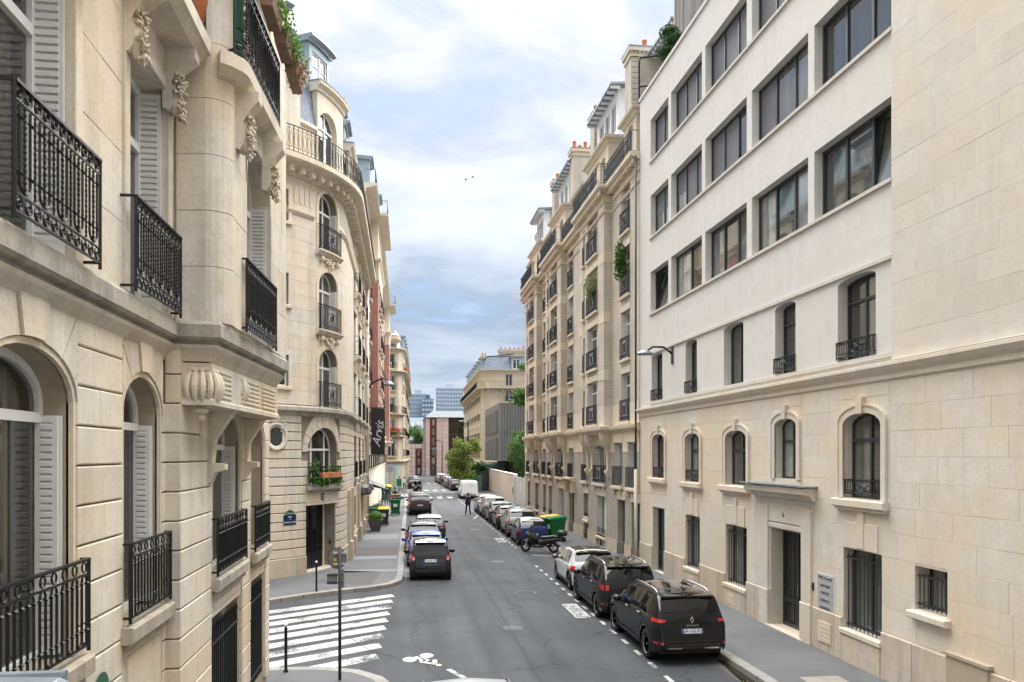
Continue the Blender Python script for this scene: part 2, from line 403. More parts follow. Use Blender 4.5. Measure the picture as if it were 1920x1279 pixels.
def leafmat(name, dark, light, trans=.25, other=None):
    m, nt, b = newmat(name); P = pos(nt); n = nz(nt, P, 2.2, 4, .6); n2 = nz(nt, P, 17, 3, .6)
    c = ramp(nt, n2, [(.32, dark), (.68, light)])
    if other: c = mixc(nt, ramp(nt, n, [(.5, (0,0,0)), (.62, (1,1,1))]), c, other)
    nt.links.new(c, b.inputs['Base Color']); b.inputs['Roughness'].default_value = .55; b.inputs['Specular IOR Level'].default_value = .3
    o = nt.nodes['Material Output']; t = nt.nodes.new('ShaderNodeBsdfTranslucent'); nt.links.new(c, t.inputs[0]); mx = nt.nodes.new('ShaderNodeMixShader'); mx.inputs[0].default_value = trans
    nt.links.new(b.outputs[0], mx.inputs[1]); nt.links.new(t.outputs[0], mx.inputs[2]); nt.links.new(mx.outputs[0], o.inputs[0])
    return m
M = {}
M['s1'] = stone('limestone_rusticated', (.72,.685,.615), (.63,.595,.525), per=.11, stain=.4, grey=(.33,.31,.27))
M['s1u'] = stone('limestone_upper', (.68,.645,.58), (.57,.535,.475), per=.09, stain=.5, bs=.55, bd=.01, grey=(.30,.285,.255))
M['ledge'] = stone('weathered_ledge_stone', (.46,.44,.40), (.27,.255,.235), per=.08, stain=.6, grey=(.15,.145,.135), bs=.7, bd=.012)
M['mort'] = noisy('joint_mortar', (.34,.29,.215), (.42,.36,.27), 6)  # mortar tone in the joints between the blocks
M['s2'] = stone('corner_limestone', (.67,.635,.57), (.58,.545,.48), per=.07, stain=.4, grey=(.36,.33,.29))
M['s2j'] = noisy('corner_joint', (.20,.17,.135), (.27,.23,.18), 6)
M['s8'] = stone('base_limestone', (.69,.655,.595), (.65,.61,.545), per=.045, stain=.22, grey=(.48,.44,.38), bs=.2)
M['s8low'] = stone('plinth_limestone', (.56,.515,.455), (.45,.41,.355), per=.12, stain=.5, grey=(.33,.30,.27), bs=.3)
M['clad'] = stone('cladding_stone', (.625,.60,.56), (.60,.57,.525), per=.055, stain=.08, bs=.12, hue=(1.02,.97,.90))
M['joint'] = simple('pale_joint', (.72,.69,.63), .9)
M['joint8'] = noisy('base_joint', (.58,.54,.475), (.66,.62,.55), 5)
M['render'] = stone('white_render', (.675,.66,.635), (.635,.62,.595), per=.0, stain=.16, grey=(.46,.45,.43), bs=.3, bd=.006, fine=24, hue=(.97,.955,.93))
M['rendercap'] = noisy('render_coping', (.54,.50,.44), (.61,.58,.53), 4, .85, .2)
M['lead'] = noisy('zinc_sheet', (.20,.235,.265), (.30,.34,.375), 2.5, .45, .15, .004, metal=.35)
M['zinc'] = noisy('zinc_roof', (.30,.385,.43), (.38,.46,.50), 1.5, .6, .1, .004, metal=.1, c3=(.33,.42,.43))
M['slate'] = brick('slate_roof', (.14,.175,.235), (.22,.265,.33), (.06,.07,.09), .25, .14, .008, .5)
M['brickb'] = brick('buff_brick', (.55,.50,.42), (.65,.60,.52), (.44,.405,.345), .23, .075, .014)
M['brickg'] = brick('buff_brick_grimy', (.42,.39,.345), (.50,.47,.42), (.31,.29,.255), .23, .075, .014)
M['brickr'] = brick('red_brick', (.40,.185,.15), (.48,.25,.205), (.42,.31,.27), .23, .075, .011)
M['s7'] = stone('dressed_stone', (.66,.615,.535), (.58,.535,.455), per=.06, stain=.35, grey=(.36,.33,.28))
M['s5'] = stone('yellow_limestone', (.60,.55,.45), (.52,.475,.38), per=.06, stain=.3)
M['s4'] = stone('far_limestone', (.54,.49,.40), (.45,.40,.32), per=.06, stain=.4)
M['iron'] = simple('black_iron', (.012,.014,.018), .42, .3)
M['ironb'] = simple('blue_grey_iron', (.035,.042,.055), .45, .3)
M['white'] = noisy('white_joinery', (.78,.78,.775), (.84,.84,.835), 5, .45, 0)
M['shut'] = noisy('white_shutter', (.76,.76,.75), (.83,.83,.82), 7, .5, .1, c3=(.70,.68,.65), s2=1.5)
M['fdark'] = simple('anthracite_frame', (.045,.05,.058), .35, .3)
M['blind'] = noisy('grey_blind', (.125,.125,.14), (.155,.155,.17), 1.5, .6, 0)
M['gl'] = glass_dark('window_glass', [(.025,.028,.03), (.05,.05,.047), (.16,.16,.15), (.035,.035,.035), (.24,.23,.21)])
M['glm'] = glass_dark('office_glass', [(.05,.055,.05), (.17,.18,.17), (.04,.045,.045), (.30,.32,.30), (.10,.105,.10)])
M['plaque'] = simple('plaque_grey', (.42,.43,.44), .4)
M['glc'] = glass_clear()
M['curt'] = noisy('net_curtain', (.46,.45,.42), (.58,.57,.54), 1, .9, .3, .02, (9, 9, .25))
M['curtw'] = noisy('white_curtain', (.55,.54,.51), (.66,.65,.62), 1, .9, .3, .02, (9, 9, .25))
M['room'] = simple('dark_room', (.03,.028,.025), .9)
M['asph'] = noisy('asphalt', (.037,.040,.048), (.058,.062,.072), 55, .85, .35, .006, c3=(.063,.066,.075), s2=.35, det=8)
M['pave'] = noisy('pavement_asphalt', (.10,.103,.111), (.135,.138,.147), 45, .85, .3, .005, c3=(.15,.154,.163), s2=.35, det=8)
M['pave2'] = noisy('pavement_patch', (.085,.082,.082), (.115,.112,.112), 45, .85, .3, .005, det=8)
M['pave3'] = noisy('pavement_pale_patch', (.185,.195,.21), (.235,.245,.26), 40, .85, .3, .005, det=8)
M['kerb'] = stone('granite_kerb', (.30,.297,.29), (.225,.222,.217), hue=(.95,.94,.92), per=.12, stain=.2, fine=60)
M['paint'] = noisy('road_paint', (.28,.28,.275), (.50,.50,.49), 9, .75, .1, det=10, c3=(.36,.36,.355), s2=1.6)
M['roofm'] = noisy('weathered_roof_metal', (.065,.08,.095), (.09,.105,.12), 1.5, .6, .1)
M['terra'] = noisy('terracotta', (.52,.17,.075), (.62,.24,.12), 4, .8, .1)
M['rubber'] = simple('tyre_rubber', (.012,.012,.013), .75)
M['plastic'] = simple('black_plastic', (.018,.018,.02), .5)
M['chrome'] = simple('chrome', (.62,.63,.65), .18, 1.0)
M['rim'] = simple('alloy_rim', (.62,.63,.65), .4, .2)
M['red'] = simple('red_lens', (.42,.012,.014), .12, 0, 1.0)
M['white_lens'] = simple('clear_lens', (.6,.6,.62), .1, 0, 1.0)
M['cglass'] = simple('car_glass', (.006,.007,.008), .03, 0, .0, .6)
M['plate'] = simple('plate_white', (.72,.73,.74), .35)
M['plateb'] = simple('plate_blue', (.02,.10,.42), .35)
M['ink'] = simple('black_print', (.012,.012,.014), .5)
M['green_bin'] = noisy('green_bin_plastic', (.008,.12,.04), (.012,.16,.055), 4, .45, .05)
M['yellow_lid'] = simple('yellow_lid', (.68,.50,.02), .45)
M['greybin'] = simple('dark_bin_plastic', (.028,.036,.046), .45)
M['leaf_d'] = leafmat('leaf_dark', (.012,.04,.010), (.04,.115,.022))
M['leaf_m'] = leafmat('leaf_mid', (.03,.085,.015), (.09,.19,.035))
M['leaf_y'] = leafmat('leaf_yellow_green', (.085,.125,.02), (.22,.27,.05))
M['leaf_l'] = leafmat('leaf_light', (.07,.16,.025), (.19,.34,.07))
M['leaf_a'] = leafmat('leaf_autumn', (.20,.17,.045), (.36,.34,.10), .2, (.30,.10,.05))
M['leaf_v'] = leafmat('leaf_variegated', (.10,.15,.05), (.42,.45,.28))
M['flower_o'] = leafmat('flower_orange', (.55,.10,.03), (.72,.20,.06))
M['bark'] = noisy('bark', (.06,.05,.04), (.12,.10,.08), 12, .9, .6, .02)
M['granite'] = noisy('pink_granite', (.50,.40,.385), (.58,.475,.46), 9, .4, 0, per=.07)
M['granj'] = simple('granite_joint', (.16,.11,.10), .8)

def street_mats():
    m, nt, b = newmat('asphalt_worn'); P = pos(nt); fine = nz(nt, P, 60, 8, .7); big = nz(nt, P, .35, 6, .6); trk = nz(nt, P, 1.0, 5, .6, (1.3, .07, 1)); st = nz(nt, P, 1.7, 7, .7)
    c = ramp(nt, fine, [(.3, (.036,.039,.046)), (.7, (.060,.064,.073))])
    c = mixc(nt, .75, c, ramp(nt, big, [(.35, (.74,.74,.74)), (.65, (1.28,1.28,1.26))]), 'MULTIPLY'); c = mixc(nt, .8, c, ramp(nt, trk, [(.36, (.72,.72,.72)), (.64, (1.28,1.28,1.28))]), 'MULTIPLY')
    c = mixc(nt, .8, c, ramp(nt, st, [(.24, (.45,.44,.43)), (.37, (1,1,1))]), 'MULTIPLY')
    v = nt.nodes.new('ShaderNodeTexVoronoi'); v.feature = 'DISTANCE_TO_EDGE'; v.inputs['Scale'].default_value = .28; mp = nt.nodes.new('ShaderNodeVectorMath'); mp.operation = 'ADD'
    nn = nt.nodes.new('ShaderNodeTexNoise'); nn.inputs['Scale'].default_value = 1.1; nn.inputs['Detail'].default_value = 6; nt.links.new(P, nn.inputs['Vector']); nt.links.new(P, mp.inputs[0]); nt.links.new(nn.outputs['Color'], mp.inputs[1]); nt.links.new(mp.outputs[0], v.inputs['Vector'])
    c = mixc(nt, .8, c, ramp(nt, v.outputs['Distance'], [(.0, (.2,.2,.2)), (.008, (1,1,1))]), 'MULTIPLY')
    nt.links.new(c, b.inputs['Base Color']); b.inputs['Roughness'].default_value = .8; b.inputs['Specular IOR Level'].default_value = .35; bump(nt, b, fine, .35, .006); M['asph'] = m
    m, nt, b = newmat('road_paint_worn'); P = pos(nt); n1 = nz(nt, P, 11, 10, .75); n2 = nz(nt, P, .9, 4, .6); ad = nt.nodes.new('ShaderNodeMath'); ad.operation = 'ADD'; nt.links.new(n1, ad.inputs[0]); nt.links.new(n2, ad.inputs[1])
    c = ramp(nt, nz(nt, P, 5, 6, .6), [(.3, (.34,.34,.335)), (.7, (.48,.48,.47))]); c = mixc(nt, ramp(nt, ad.outputs[0], [(.86, (1,1,1)), (.93, (0,0,0))]), c, (.075,.078,.085)) 
    nt.links.new(c, b.inputs['Base Color']); b.inputs['Roughness'].default_value = .75; M['paint'] = m
street_mats()
# ================================================================ facade elements
def text(parent, s, o, right, up, size, mat, name='lettering', align='CENTER', ext=.002, shear=0):
    cu = bpy.data.curves.new(name, 'FONT'); cu.body = s; cu.size = size; cu.align_x = align; cu.align_y = 'CENTER'; cu.extrude = ext; cu.resolution_u = 3; cu.shear = shear
    tmp = bpy.data.objects.new(name, cu); me = bpy.data.meshes.new_from_object(tmp); bpy.data.objects.remove(tmp)
    me.materials.clear(); me.materials.append(mat); ob = bpy.data.objects.new(name, me); C.objects.link(ob)
    r = Vector(right).normalized(); u = Vector(up).normalized(); n = r.cross(u)
    mw = Matrix(((r.x,u.x,n.x,o[0]),(r.y,u.y,n.y,o[1]),(r.z,u.z,n.z,o[2]),(0,0,0,1)))
    if parent is not None: attach(ob, parent)
    ob.matrix_basis = mw
    return ob
def window(parent, f, op, dp=.3, cols=2, zt=None, mat='white', gmat='gl', fw=.065, mun=(), th=.05, cells=None, name='window', d=0.0, lowpanel=0.0, room=None):
    """glazed unit set dp behind the wall face; each pane and blind is a sub-part"""
    a, b, z0, z1, rise = op[:5]; m = MB(); D = d-dp
    edges = [a+(b-a)*i/cols for i in range(cols+1)] if isinstance(cols, int) else [a+(b-a)*x for x in cols]
    def top(s): return arch_z((a, b, z0, z1, rise), s)
    zs = z1-max(rise, 0)
    fbox(m, f, a, a+fw, D-.02, D+th, z0, zs); fbox(m, f, b-fw, b, D-.02, D+th, z0, zs)
    fbox(m, f, a+fw, b-fw, D-.02, D+th-.003, z0, z0+fw)
    if rise > 0:
        po = arch_pts(a, b, z1, rise, 12); pi = arch_pts(a, b, z1, rise, 12, -fw)
        for i in range(12):
            q = [f.p(po[i][0], D+th, po[i][1]), f.p(po[i+1][0], D+th, po[i+1][1]), f.p(pi[i+1][0], D+th, pi[i+1][1]), f.p(pi[i][0], D+th, pi[i][1])]
            q2 = [f.p(po[i][0], D-.02, po[i][1]), f.p(po[i+1][0], D-.02, po[i+1][1]), f.p(pi[i+1][0], D-.02, pi[i+1][1]), f.p(pi[i][0], D-.02, pi[i][1])]
            m.hexa(q2+q)
    else: fbox(m, f, a+fw, b-fw, D-.02, D+th-.003, z1-fw, z1)
    for e in edges[1:-1]: fbox(m, f, e-fw*.6, e+fw*.6, D-.02, D+th-.006, z0+fw, top(e)-fw*.5)
    if zt: fbox(m, f, a+fw, b-fw, D-.02, D+th+.012, zt-fw*.6, zt+fw*.6)
    for zz in mun:
        fbox(m, f, a+fw, b-fw, D-.015, D+th-.015, zz-.014, zz+.014)
    if lowpanel: fbox(m, f, a+fw, b-fw, D-.02, D+th-.01, z0+fw, z0+lowpanel)
    wo = m.build(name, M[mat] if isinstance(mat, str) else mat, parent)
    for i, (x, y) in enumerate(zip(edges, edges[1:])):
        g = MB(); kind = cells[i] if cells else 'g'
        x2, y2 = x+fw*.4, y-fw*.4
        n = 6 if rise > 0 else 1; ss = [x2+(y2-x2)*k/n for k in range(n+1)]
        pts = [f.p(x2, D+.012, z0+fw*.5), f.p(y2, D+.012, z0+fw*.5)] + [f.p(s_, D+.012, top(s_)-fw*.4) for s_ in ss[::-1]]
        g.poly(pts)
        if kind == 'b': g.build('blind', M['blind'], wo)
        elif kind == 'h':
            zm = z0+(z1-z0)*.5; g = MB(); fbox(g, f, x2, y2, D+.0, D+.02, zm, z1-fw*.5); g.build('blind', M['blind'], wo)
            g = MB(); g.poly([f.p(x2, D+.01, z0+fw*.5), f.p(y2, D+.01, z0+fw*.5), f.p(y2, D+.01, zm), f.p(x2, D+.01, zm)]); g.build('pane', M[gmat], wo)
        elif kind == 't':      # leaf tilted inward
            g = MB(); zz0, zz1 = z0+fw, z1-fw
            for (u, v_) in ((x2, x2+.05), (y2-.05, y2)):
                g.hexa([f.p(u, D-.0, zz0), f.p(v_, D-.0, zz0), f.p(v_, D+.04, zz0), f.p(u, D+.04, zz0), f.p(u, D-.26, zz1), f.p(v_, D-.26, zz1), f.p(v_, D-.22, zz1), f.p(u, D-.22, zz1)])
            for zq, dq in ((zz0, .02), (zz1-.05, -.24)): fbox(g, f, x2, y2, D+dq-.02, D+dq+.02, zq, zq+.05)
            g.build('open_sash', M[mat], wo); g = MB()
            g.poly([f.p(x2+.05, D+.01, zz0), f.p(y2-.05, D+.01, zz0), f.p(y2-.05, D-.24, zz1), f.p(x2+.05, D-.24, zz1)]); g.build('pane', M['glm'], wo)
        else: g.build('pane', M[gmat], wo)
    if room:      # real depth behind clear glass: curtain and dim room
        k = MB(); n = 40; c0 = None
        zc1 = z1-.02
        for side_, (ca, cb) in enumerate(room):
            ids = []
            for i in range(n+1):
                s_ = a+(b-a)*(ca+(cb-ca)*i/n); w = .022*math.sin(i*1.3+side_)+.012*math.sin(i*2.9)
                ids.append(k.vs([f.p(s_, D-.14+w, z0+.02), f.p(s_, D-.14+w*.8, top(s_)-.03)]))
            for i, j in zip(ids, ids[1:]): k.face((i, j, j+1, i+1))
        smoothang(k.build('curtain', M['curt'], wo), 80)
        k = MB(); k.poly([f.p(a-.1, D-.5, z0-.1), f.p(b+.1, D-.5, z0-.1), f.p(b+.1, D-.5, z1+.1), f.p(a-.1, D-.5, z1+.1)]); k.build('room_back', M['room'], wo)
    return wo
def ring(m, f, s, d, z, r, t, n=10, rz=None):
    rz = rz or r
    m.tube([f.p(s+r*math.cos(2*math.pi*i/n), d, z+rz*math.sin(2*math.pi*i/n)) for i in range(n)], t, 4, closed=True)
def railing(parent, f, a, b, z0, z1, d, dw=0.0, style='bars', mat='iron', t=.011, step=.12, name='balcony_railing', detail=False, ends=(True, True), panel=True):
    m = MB(); top = m
    def bar(m_, p, q, r=t): m_.tube([p, q], r, 4)
    hr = MB() if detail else m
    profile(hr, f, a, b, [(d-.022, z1-.012), (d+.022, z1-.012), (d+.022, z1+.012), (d-.022, z1+.012)])
    for e, on in ((a, ends[0]), (b, ends[1])):
        if on:
            for zz in (z1, z0+.06): hr.hexa([f.p(e-.015,dw,zz-.012), f.p(e+.015,dw,zz-.012), f.p(e+.015,d,zz-.012), f.p(e-.015,d,zz-.012), f.p(e-.015,dw,zz+.012), f.p(e+.015,dw,zz+.012), f.p(e+.015,d,zz+.012), f.p(e-.015,d,zz+.012)])
            bar(m, f.p(e, d, z0), f.p(e, d, z1), t*1.5)
    profile(m, f, a, b, [(d-.012, z0+.05), (d+.012, z0+.05), (d+.012, z0+.068), (d-.012, z0+.068)])
    h = z1-z0; n = max(2, int(round((b-a)/step))); S = [a+(b-a)*(i+.5)/n for i in range(n)]
    bal = []
    def newbar():
        if detail: q = MB(); bal.append(q); return q
        return m
    if style == 'bars':
        for s in S: bar(newbar(), f.p(s, d, z0+.06), f.p(s, d, z1))
    elif style == 'ring':       # ring frieze over tall loops
        zr = z1-.16*h
        profile(m, f, a, b, [(d-.01, zr-.008), (d+.01, zr-.008), (d+.01, zr+.008), (d-.01, zr+.008)])
        k = max(2, int(round((b-a)/(step*1.75)))); w = (b-a)/k
        for i in range(k):
            c = a+w*(i+.5); ring(m, f, c, d, z1-.08*h, .07*h*.8, t*.75)
            q = newbar(); r = w*.25; zt = zr-.06*h-r*.2; zb = z0+.06+.17*h
            for sx in (-1, 1): bar(q, f.p(c+sx*r, d, z0+.06), f.p(c+sx*r, d, zt))
            q.tube([f.p(c-r*math.cos(math.pi*j/6), d, zt+r*1.15*math.sin(math.pi*j/6)) for j in range(7)], t*.9, 4)
            q2 = newbar(); zq = z0+.07+r*1.1
            if i < k-1 or True:
                q2.tube([f.p(c+w*.5-r*math.cos(math.pi*j/6), d, zq-r*1.0*math.sin(math.pi*j/6)) for j in range(7) if c+w*.5-r*math.cos(math.pi*j/6) < b], t*.9, 4)
            for sx in (-1, 1):
                for zz in (zt-.02*h, zb): q.tube([f.p(c+sx*r-.02, d+.004, zz), f.p(c+sx*r+.02, d+.004, zz)], t*1.5, 4)
    elif style == 'scroll':     # two scroll friezes with beaded bars and long loops between
        bh = .13*h
        for zz in (z1-bh, z0+.06+bh): profile(m, f, a, b, [(d-.009, zz-.007), (d+.009, zz-.007), (d+.009, zz+.007), (d-.009, zz+.007)])
        k = max(4, int(round((b-a)/(bh*1.12)))); w = (b-a)/k
        for i in range(k):
            c = a+w*(i+.5)
            for zz in (z1-bh*.5, z0+.06+bh*.5):
                sg = 1 if zz > z0+h/2 else -1
                m.tube([f.p(c+bh*.40*(1-j/11)*math.cos(j*.95*sg+.4), d, zz+bh*.40*(1-j/11)*math.sin(j*.95*sg+.4)) for j in range(9)], t*.8, 4)
                ring(m, f, c, d, zz, bh*.44, t*.6, 10)
        k = max(2, int(round((b-a)/.34))); w = (b-a)/k; zt = z1-bh-.02; zb = z0+.06+bh+.02
        for i in range(k):
            c = a+w*(i+.5); r = w*.26; q = newbar()
            q.tube([f.p(c-r, d, zt)] + [f.p(c-r*math.cos(math.pi*j/6), d, zb+.08-r*math.sin(math.pi*j/6)*.9) for j in range(7)] + [f.p(c+r, d, zt)], t, 4)
            q = newbar(); nb = 14
            q.tube([f.p(c, d, zb+(zt-zb)*j/(nb*2)) for j in range(nb*2+1)], [t*(.8 if j % 2 else 1.35) for j in range(nb*2+1)], 5)
            q = newbar()
            if i < k-1: q.tube([f.p(c+w/2, d, zb+(zt-zb)*j/(nb*2)) for j in range(nb*2+1)], [t*(.7 if j % 2 else 1.15) for j in range(nb*2+1)], 5)
            for zz in (zb+.14, zt-.09): m.tube([f.p(c-r-.03, d+.006, zz), f.p(c-r+.03, d+.006, zz)], t*1.5, 4); m.tube([f.p(c+r-.03, d+.006, zz), f.p(c+r+.03, d+.006, zz)], t*1.5, 4)
    elif style == 'oval':       # side panels of bars, frieze, oval rosette in the middle
        for zz in (z1-.12*h, z0+.06+.2*h): profile(m, f, a, b, [(d-.009, zz-.006), (d+.009, zz-.006), (d+.009, zz+.006), (d-.009, zz+.006)])
        c = (a+b)/2
        for s in S:
            if abs(s-c) > .17*(b-a): bar(m, f.p(s, d, z0+.06+.2*h), f.p(s, d, z1-.12*h))
        ring(m, f, c, d, z0+h*.52, .12, t*1.6, 14, .22*h); ring(m, f, c, d, z0+h*.52, .05, t*1.2, 10, .10*h)
        for sx in (-1, 1):
            for zz in (.35, .68): ring(m, f, c+sx*.12*(b-a)*1.05, d, z0+h*zz, .045, t*.8, 8)
        k = max(4, int((b-a)/.11))
        for i in range(k):
            s = a+(b-a)*(i+.5)/k; ring(m, f, s, d, z1-.06*h, .045*h, t*.7, 7)
            ring(m, f, s, d, z0+.06+.10*h, .045, t*.8, 8, .08*h)
    elif style == 'long':       # long balcony, tall ovals between paired bars
        for zz in (z1-.13*h, z0+.06+.13*h): profile(m, f, a, b, [(d-.009, zz-.006), (d+.009, zz-.006), (d+.009, zz+.006), (d-.009, zz+.006)])
        for i, s in enumerate(S):
            bar(m, f.p(s, d, z0+.06), f.p(s, d, z1), t if i % 5 else t*1.6)
            ring(m, f, s+step/2, d, z0+h*.5, step*.30, t*.7, 8, h*.30)
    o = m.build(name, M[mat], parent)
    if detail:
        hr.build('handrail', M[mat], o)
        for q in bal:
            if q.v: q.build('baluster', M[mat], o)
    return o
def bars(parent, f, a, b, z0, z1, d, n, r=.012, cross=(), name='window_bars', mat='fdark', spikes=False, dw=None):
    m = MB()
    for i in range(n):
        s = a+(b-a)*(i+.5)/n; m.tube([f.p(s, d, z0), f.p(s, d, z1)], r, 6)
        if spikes: m.tube([f.p(s, d, z1), f.p(s, d, z1+.04), f.p(s, d, z1+.16)], [r*.8, r*1.7, .002], 5)
    for zz in cross: m.hexa([f.p(a,d-.012,zz-.016), f.p(b,d-.012,zz-.016), f.p(b,d+.012,zz-.016), f.p(a,d+.012,zz-.016), f.p(a,d-.012,zz+.016), f.p(b,d-.012,zz+.016), f.p(b,d+.012,zz+.016), f.p(a,d+.012,zz+.016)])
    if dw is not None:
        for zz in cross:
            for e in (a, b): m.tube([f.p(e, d, zz), f.p(e, dw, zz)], r*.9, 5)
    return m.build(name, M[mat], parent)
def shutter(parent, pa, pb, z0, z1, nrm, ns=26, th=.035, name='shutter', louv=True, mat='shut', rise=None):
    """louvred leaf standing between plan points pa, pb; each leaf is one part, its slats proud"""
    m = MB(); pa = Vector((pa[0], pa[1], 0)); pb = Vector((pb[0], pb[1], 0)); n = Vector((nrm[0], nrm[1], 0)).normalized(); t = (pb-pa); L = t.length; t.normalize()
    def P_(u, d, z): q = pa+t*u+n*d; return (q.x, q.y, z)
    def bx(u0, u1, d0, d1, za, zb): m.hexa([P_(u0,d0,za), P_(u1,d0,za), P_(u1,d1,za), P_(u0,d1,za), P_(u0,d0,zb), P_(u1,d0,zb), P_(u1,d1,zb), P_(u0,d1,zb)])
    w = min(.045, L*.25)
    bx(0, w, 0, th, z0, z1); bx(L-w, L, 0, th, z0, z1); bx(w, L-w, 0, th*.98, z0, z0+.12); bx(w, L-w, 0, th*.98, z1-.06, z1)
    if louv:
        zz = z0+.12; dz = (z1-.06-zz)/ns
        for i in range(ns):
            za = zz+dz*i; m.hexa([P_(w,th*.1,za+dz*.35), P_(L-w,th*.1,za+dz*.35), P_(L-w,th*1.15,za), P_(w,th*1.15,za), P_(w,th*.1,za+dz*.95), P_(L-w,th*.1,za+dz*.95), P_(L-w,th*1.15,za+dz*.6), P_(w,th*1.15,za+dz*.6)])
    bx(w, L-w, .002, th*(.35 if louv else .6), z0+.12, z1-.06)
    return m.build(name, M[mat], parent)
def leaves(m, c, r, n, size, flat=1.0, rr=R, shell=.55):
    """n leaf-sized faces spread through an ellipsoidal clump"""
    c = Vector(c); rx, ry, rz = (r, r, r*flat) if not isinstance(r, tuple) else r
    for _ in range(n):
        while True:
            v = V(rr.uniform(-1,1), rr.uniform(-1,1), rr.uniform(-1,1))
            if .05 < v.length < 1: break
        v = v.normalized()*(shell+(1-shell)*rr.random()**.6)
        p = c+V(v.x*rx, v.y*ry, v.z*rz)
        s = size*rr.uniform(.6, 1.3); a = V(rr.gauss(0,1), rr.gauss(0,1), rr.gauss(0,1)+.4*v.z).normalized(); b = a.cross(V(rr.gauss(0,1), rr.gauss(0,1), rr.gauss(0,1))).normalized(); a2 = a.cross(b)
        m.poly([p-b*s*.5, p+a2*s*.32, p+b*s*.5, p-a2*s*.32])
def tree(name, label, base, h, crown_c, crown_r, mat, n=2600, leaf=.28, trunk_r=.14, seed=3, clumps=26, group=None, cat='tree'):
    rr = random.Random(seed); t = thing(name, label, cat, base, group=group); b = Vector(base); cc = Vector(crown_c); m = MB()
    cr = crown_r if isinstance(crown_r, tuple) else (crown_r,)*3
    fork = b.lerp(V(b.x+(cc.x-b.x)*.3, b.y+(cc.y-b.y)*.3, cc.z-cr[2]*.7), 1)
    m.tube([b-V(0,0,.3), b.lerp(fork, .5)+V(rr.uniform(-.1,.1), rr.uniform(-.1,.1), 0), fork], [trunk_r*1.25, trunk_r, trunk_r*.8], 8)
    cl = []
    for i in range(clumps):
        while True:
            v = V(rr.uniform(-1,1), rr.uniform(-1,1), rr.uniform(-1,1))
            if v.length < 1: break
        k = .35+.6*rr.random(); v = v.normalized()*k; p = cc+V(v.x*cr[0], v.y*cr[1], v.z*cr[2]); cl.append(p)
        if i < 12:
            mid = fork.lerp(p, .5)+V(rr.uniform(-.2,.2), rr.uniform(-.2,.2), .1*cr[2]); m.tube([fork, mid, p], [trunk_r*.5, trunk_r*.3, trunk_r*.08], 5)
    m.build('trunk', M['bark'], t, True)
    q = MB(); s = min(cr)
    for p in cl: leaves(q, p, s*rr.uniform(.26, .42), n//clumps, leaf, .75, rr, .3)
    q.build('crown', M[mat], t)
    return t
# ================================================================ ground, street, pavements
def flat(name, pts, z, mat, parent=None, kind='structure', label=None):
    m = MB(); m.poly([(x, y, z) for x, y in pts]); o = m.build(name, M[mat], parent, label=label)
    if parent is None and kind: o['kind'] = kind
    return o
ground = flat('ground', [(-1500,-300),(1500,-300),(1500,3000),(-1500,3000)], -.03, 'pave')
road = flat('road', [(-60,-60),(12,-60),(12,96),(-60,96)], 0.0, 'asph')
road2 = flat('cross_street', [(-120,96.0),(60,96.0),(60,176),(-120,176)], .0005, 'asph')
SD = Vector((.84, .542, 0)).normalized()          # direction of the side street on the left
# paving edges (kerb faces), drawn as paths with the street on their outer side
def arc(cx, cy, r, a0, a1, n):
    return [(cx+r*math.cos(rad(a0+(a1-a0)*i/n)), cy+r*math.sin(rad(a0+(a1-a0)*i/n))) for i in range(n+1)]
kr = Frame([(7.65, -20), (7.65, 66), (7.75, 97.5), (6.4, 99.5)], -1)                 # right pavement
nearL = arc(-1.8, 15.4, 1.8, 0, 90, 8); nearL = [(0.0, -20)] + nearL[:] ; nearL[-1] = (-1.8, 17.2)
nearL = [(0.0,-20),(0.0,15.6),(-.12,16.7),(-.45,17.6),(-1.0,18.25),(-1.9,18.62),(-3.2,18.72),(-6,17.2),(-20,8.2)]
farL = [(-22,15.8),(-7.2,25.4),(-4.4,27.3),(-3.2,28.3),(-2.2,28.95),(-1.1,29.5),(-.45,30.1),(-.08,31.0),(0.0,32.2),(.12,52),(.35,75),(.5,97),(-.8,99.5)]
kn = Frame(nearL, 1); kf = Frame(farL, 1)
def pavement(name, poly, z=.13, mat='pave'): return flat(name, poly, z, mat)
pav_r = pavement('pavement_right', [(7.93,-20),(7.93,66),(8.0,97.4),(30,97.4),(30,-20)])
def inset(f, d): return [tuple(f.p(s, -d, 0)[:2]) for s in f.cum]
pav_n = pavement('pavement_near_left', inset(kn, .27)+[(-20,-20)])
pav_f = pavement('pavement_far_left', inset(kf, .27)+[(-40,99.5),(-40,15)])
def kerb(name, f, s0, s1, bl=1.0, label=None):
    k = thing(name, None, None, f.p((s0+s1)/2, 0, 0)); k['kind'] = 'structure'
    b = MB(); profile(b, f, s0, s1, [(-.275,-.02),(-.004,-.02),(-.004,.124),(-.275,.124)]); b.build('kerb_bed', M['pave2'], k)
    n = 0; x = s0; rr = random.Random(5); rest = MB()
    items = []
    while x < s1-.05:
        w = min(bl*rr.uniform(.85, 1.15), s1-x); items.append((x, x+w)); x += w
    items.sort(key=lambda q: (f.p(sum(q)/2, 0, 0)-V(0,0,5)).length if f.p(sum(q)/2,0,0).y > 8 else 999)
    for i, (u, v_) in enumerate(items):
        m = MB() if i < 90 else rest; fbox(m, f, u+.008, v_-.008, -.27, 0, -.01, .134, .012)
        if i < 90: m.build('kerb_stone', M['kerb'], k)
    if rest.v: rest.build('kerb_stones', M['kerb'], k)['kind'] = 'stuff'
    return k
kerb('kerb_right', kr, 20, kr.L); kerb('kerb_near_left', kn, 20, kn.L); kerb('kerb_far_left', kf, 0, kf.L)
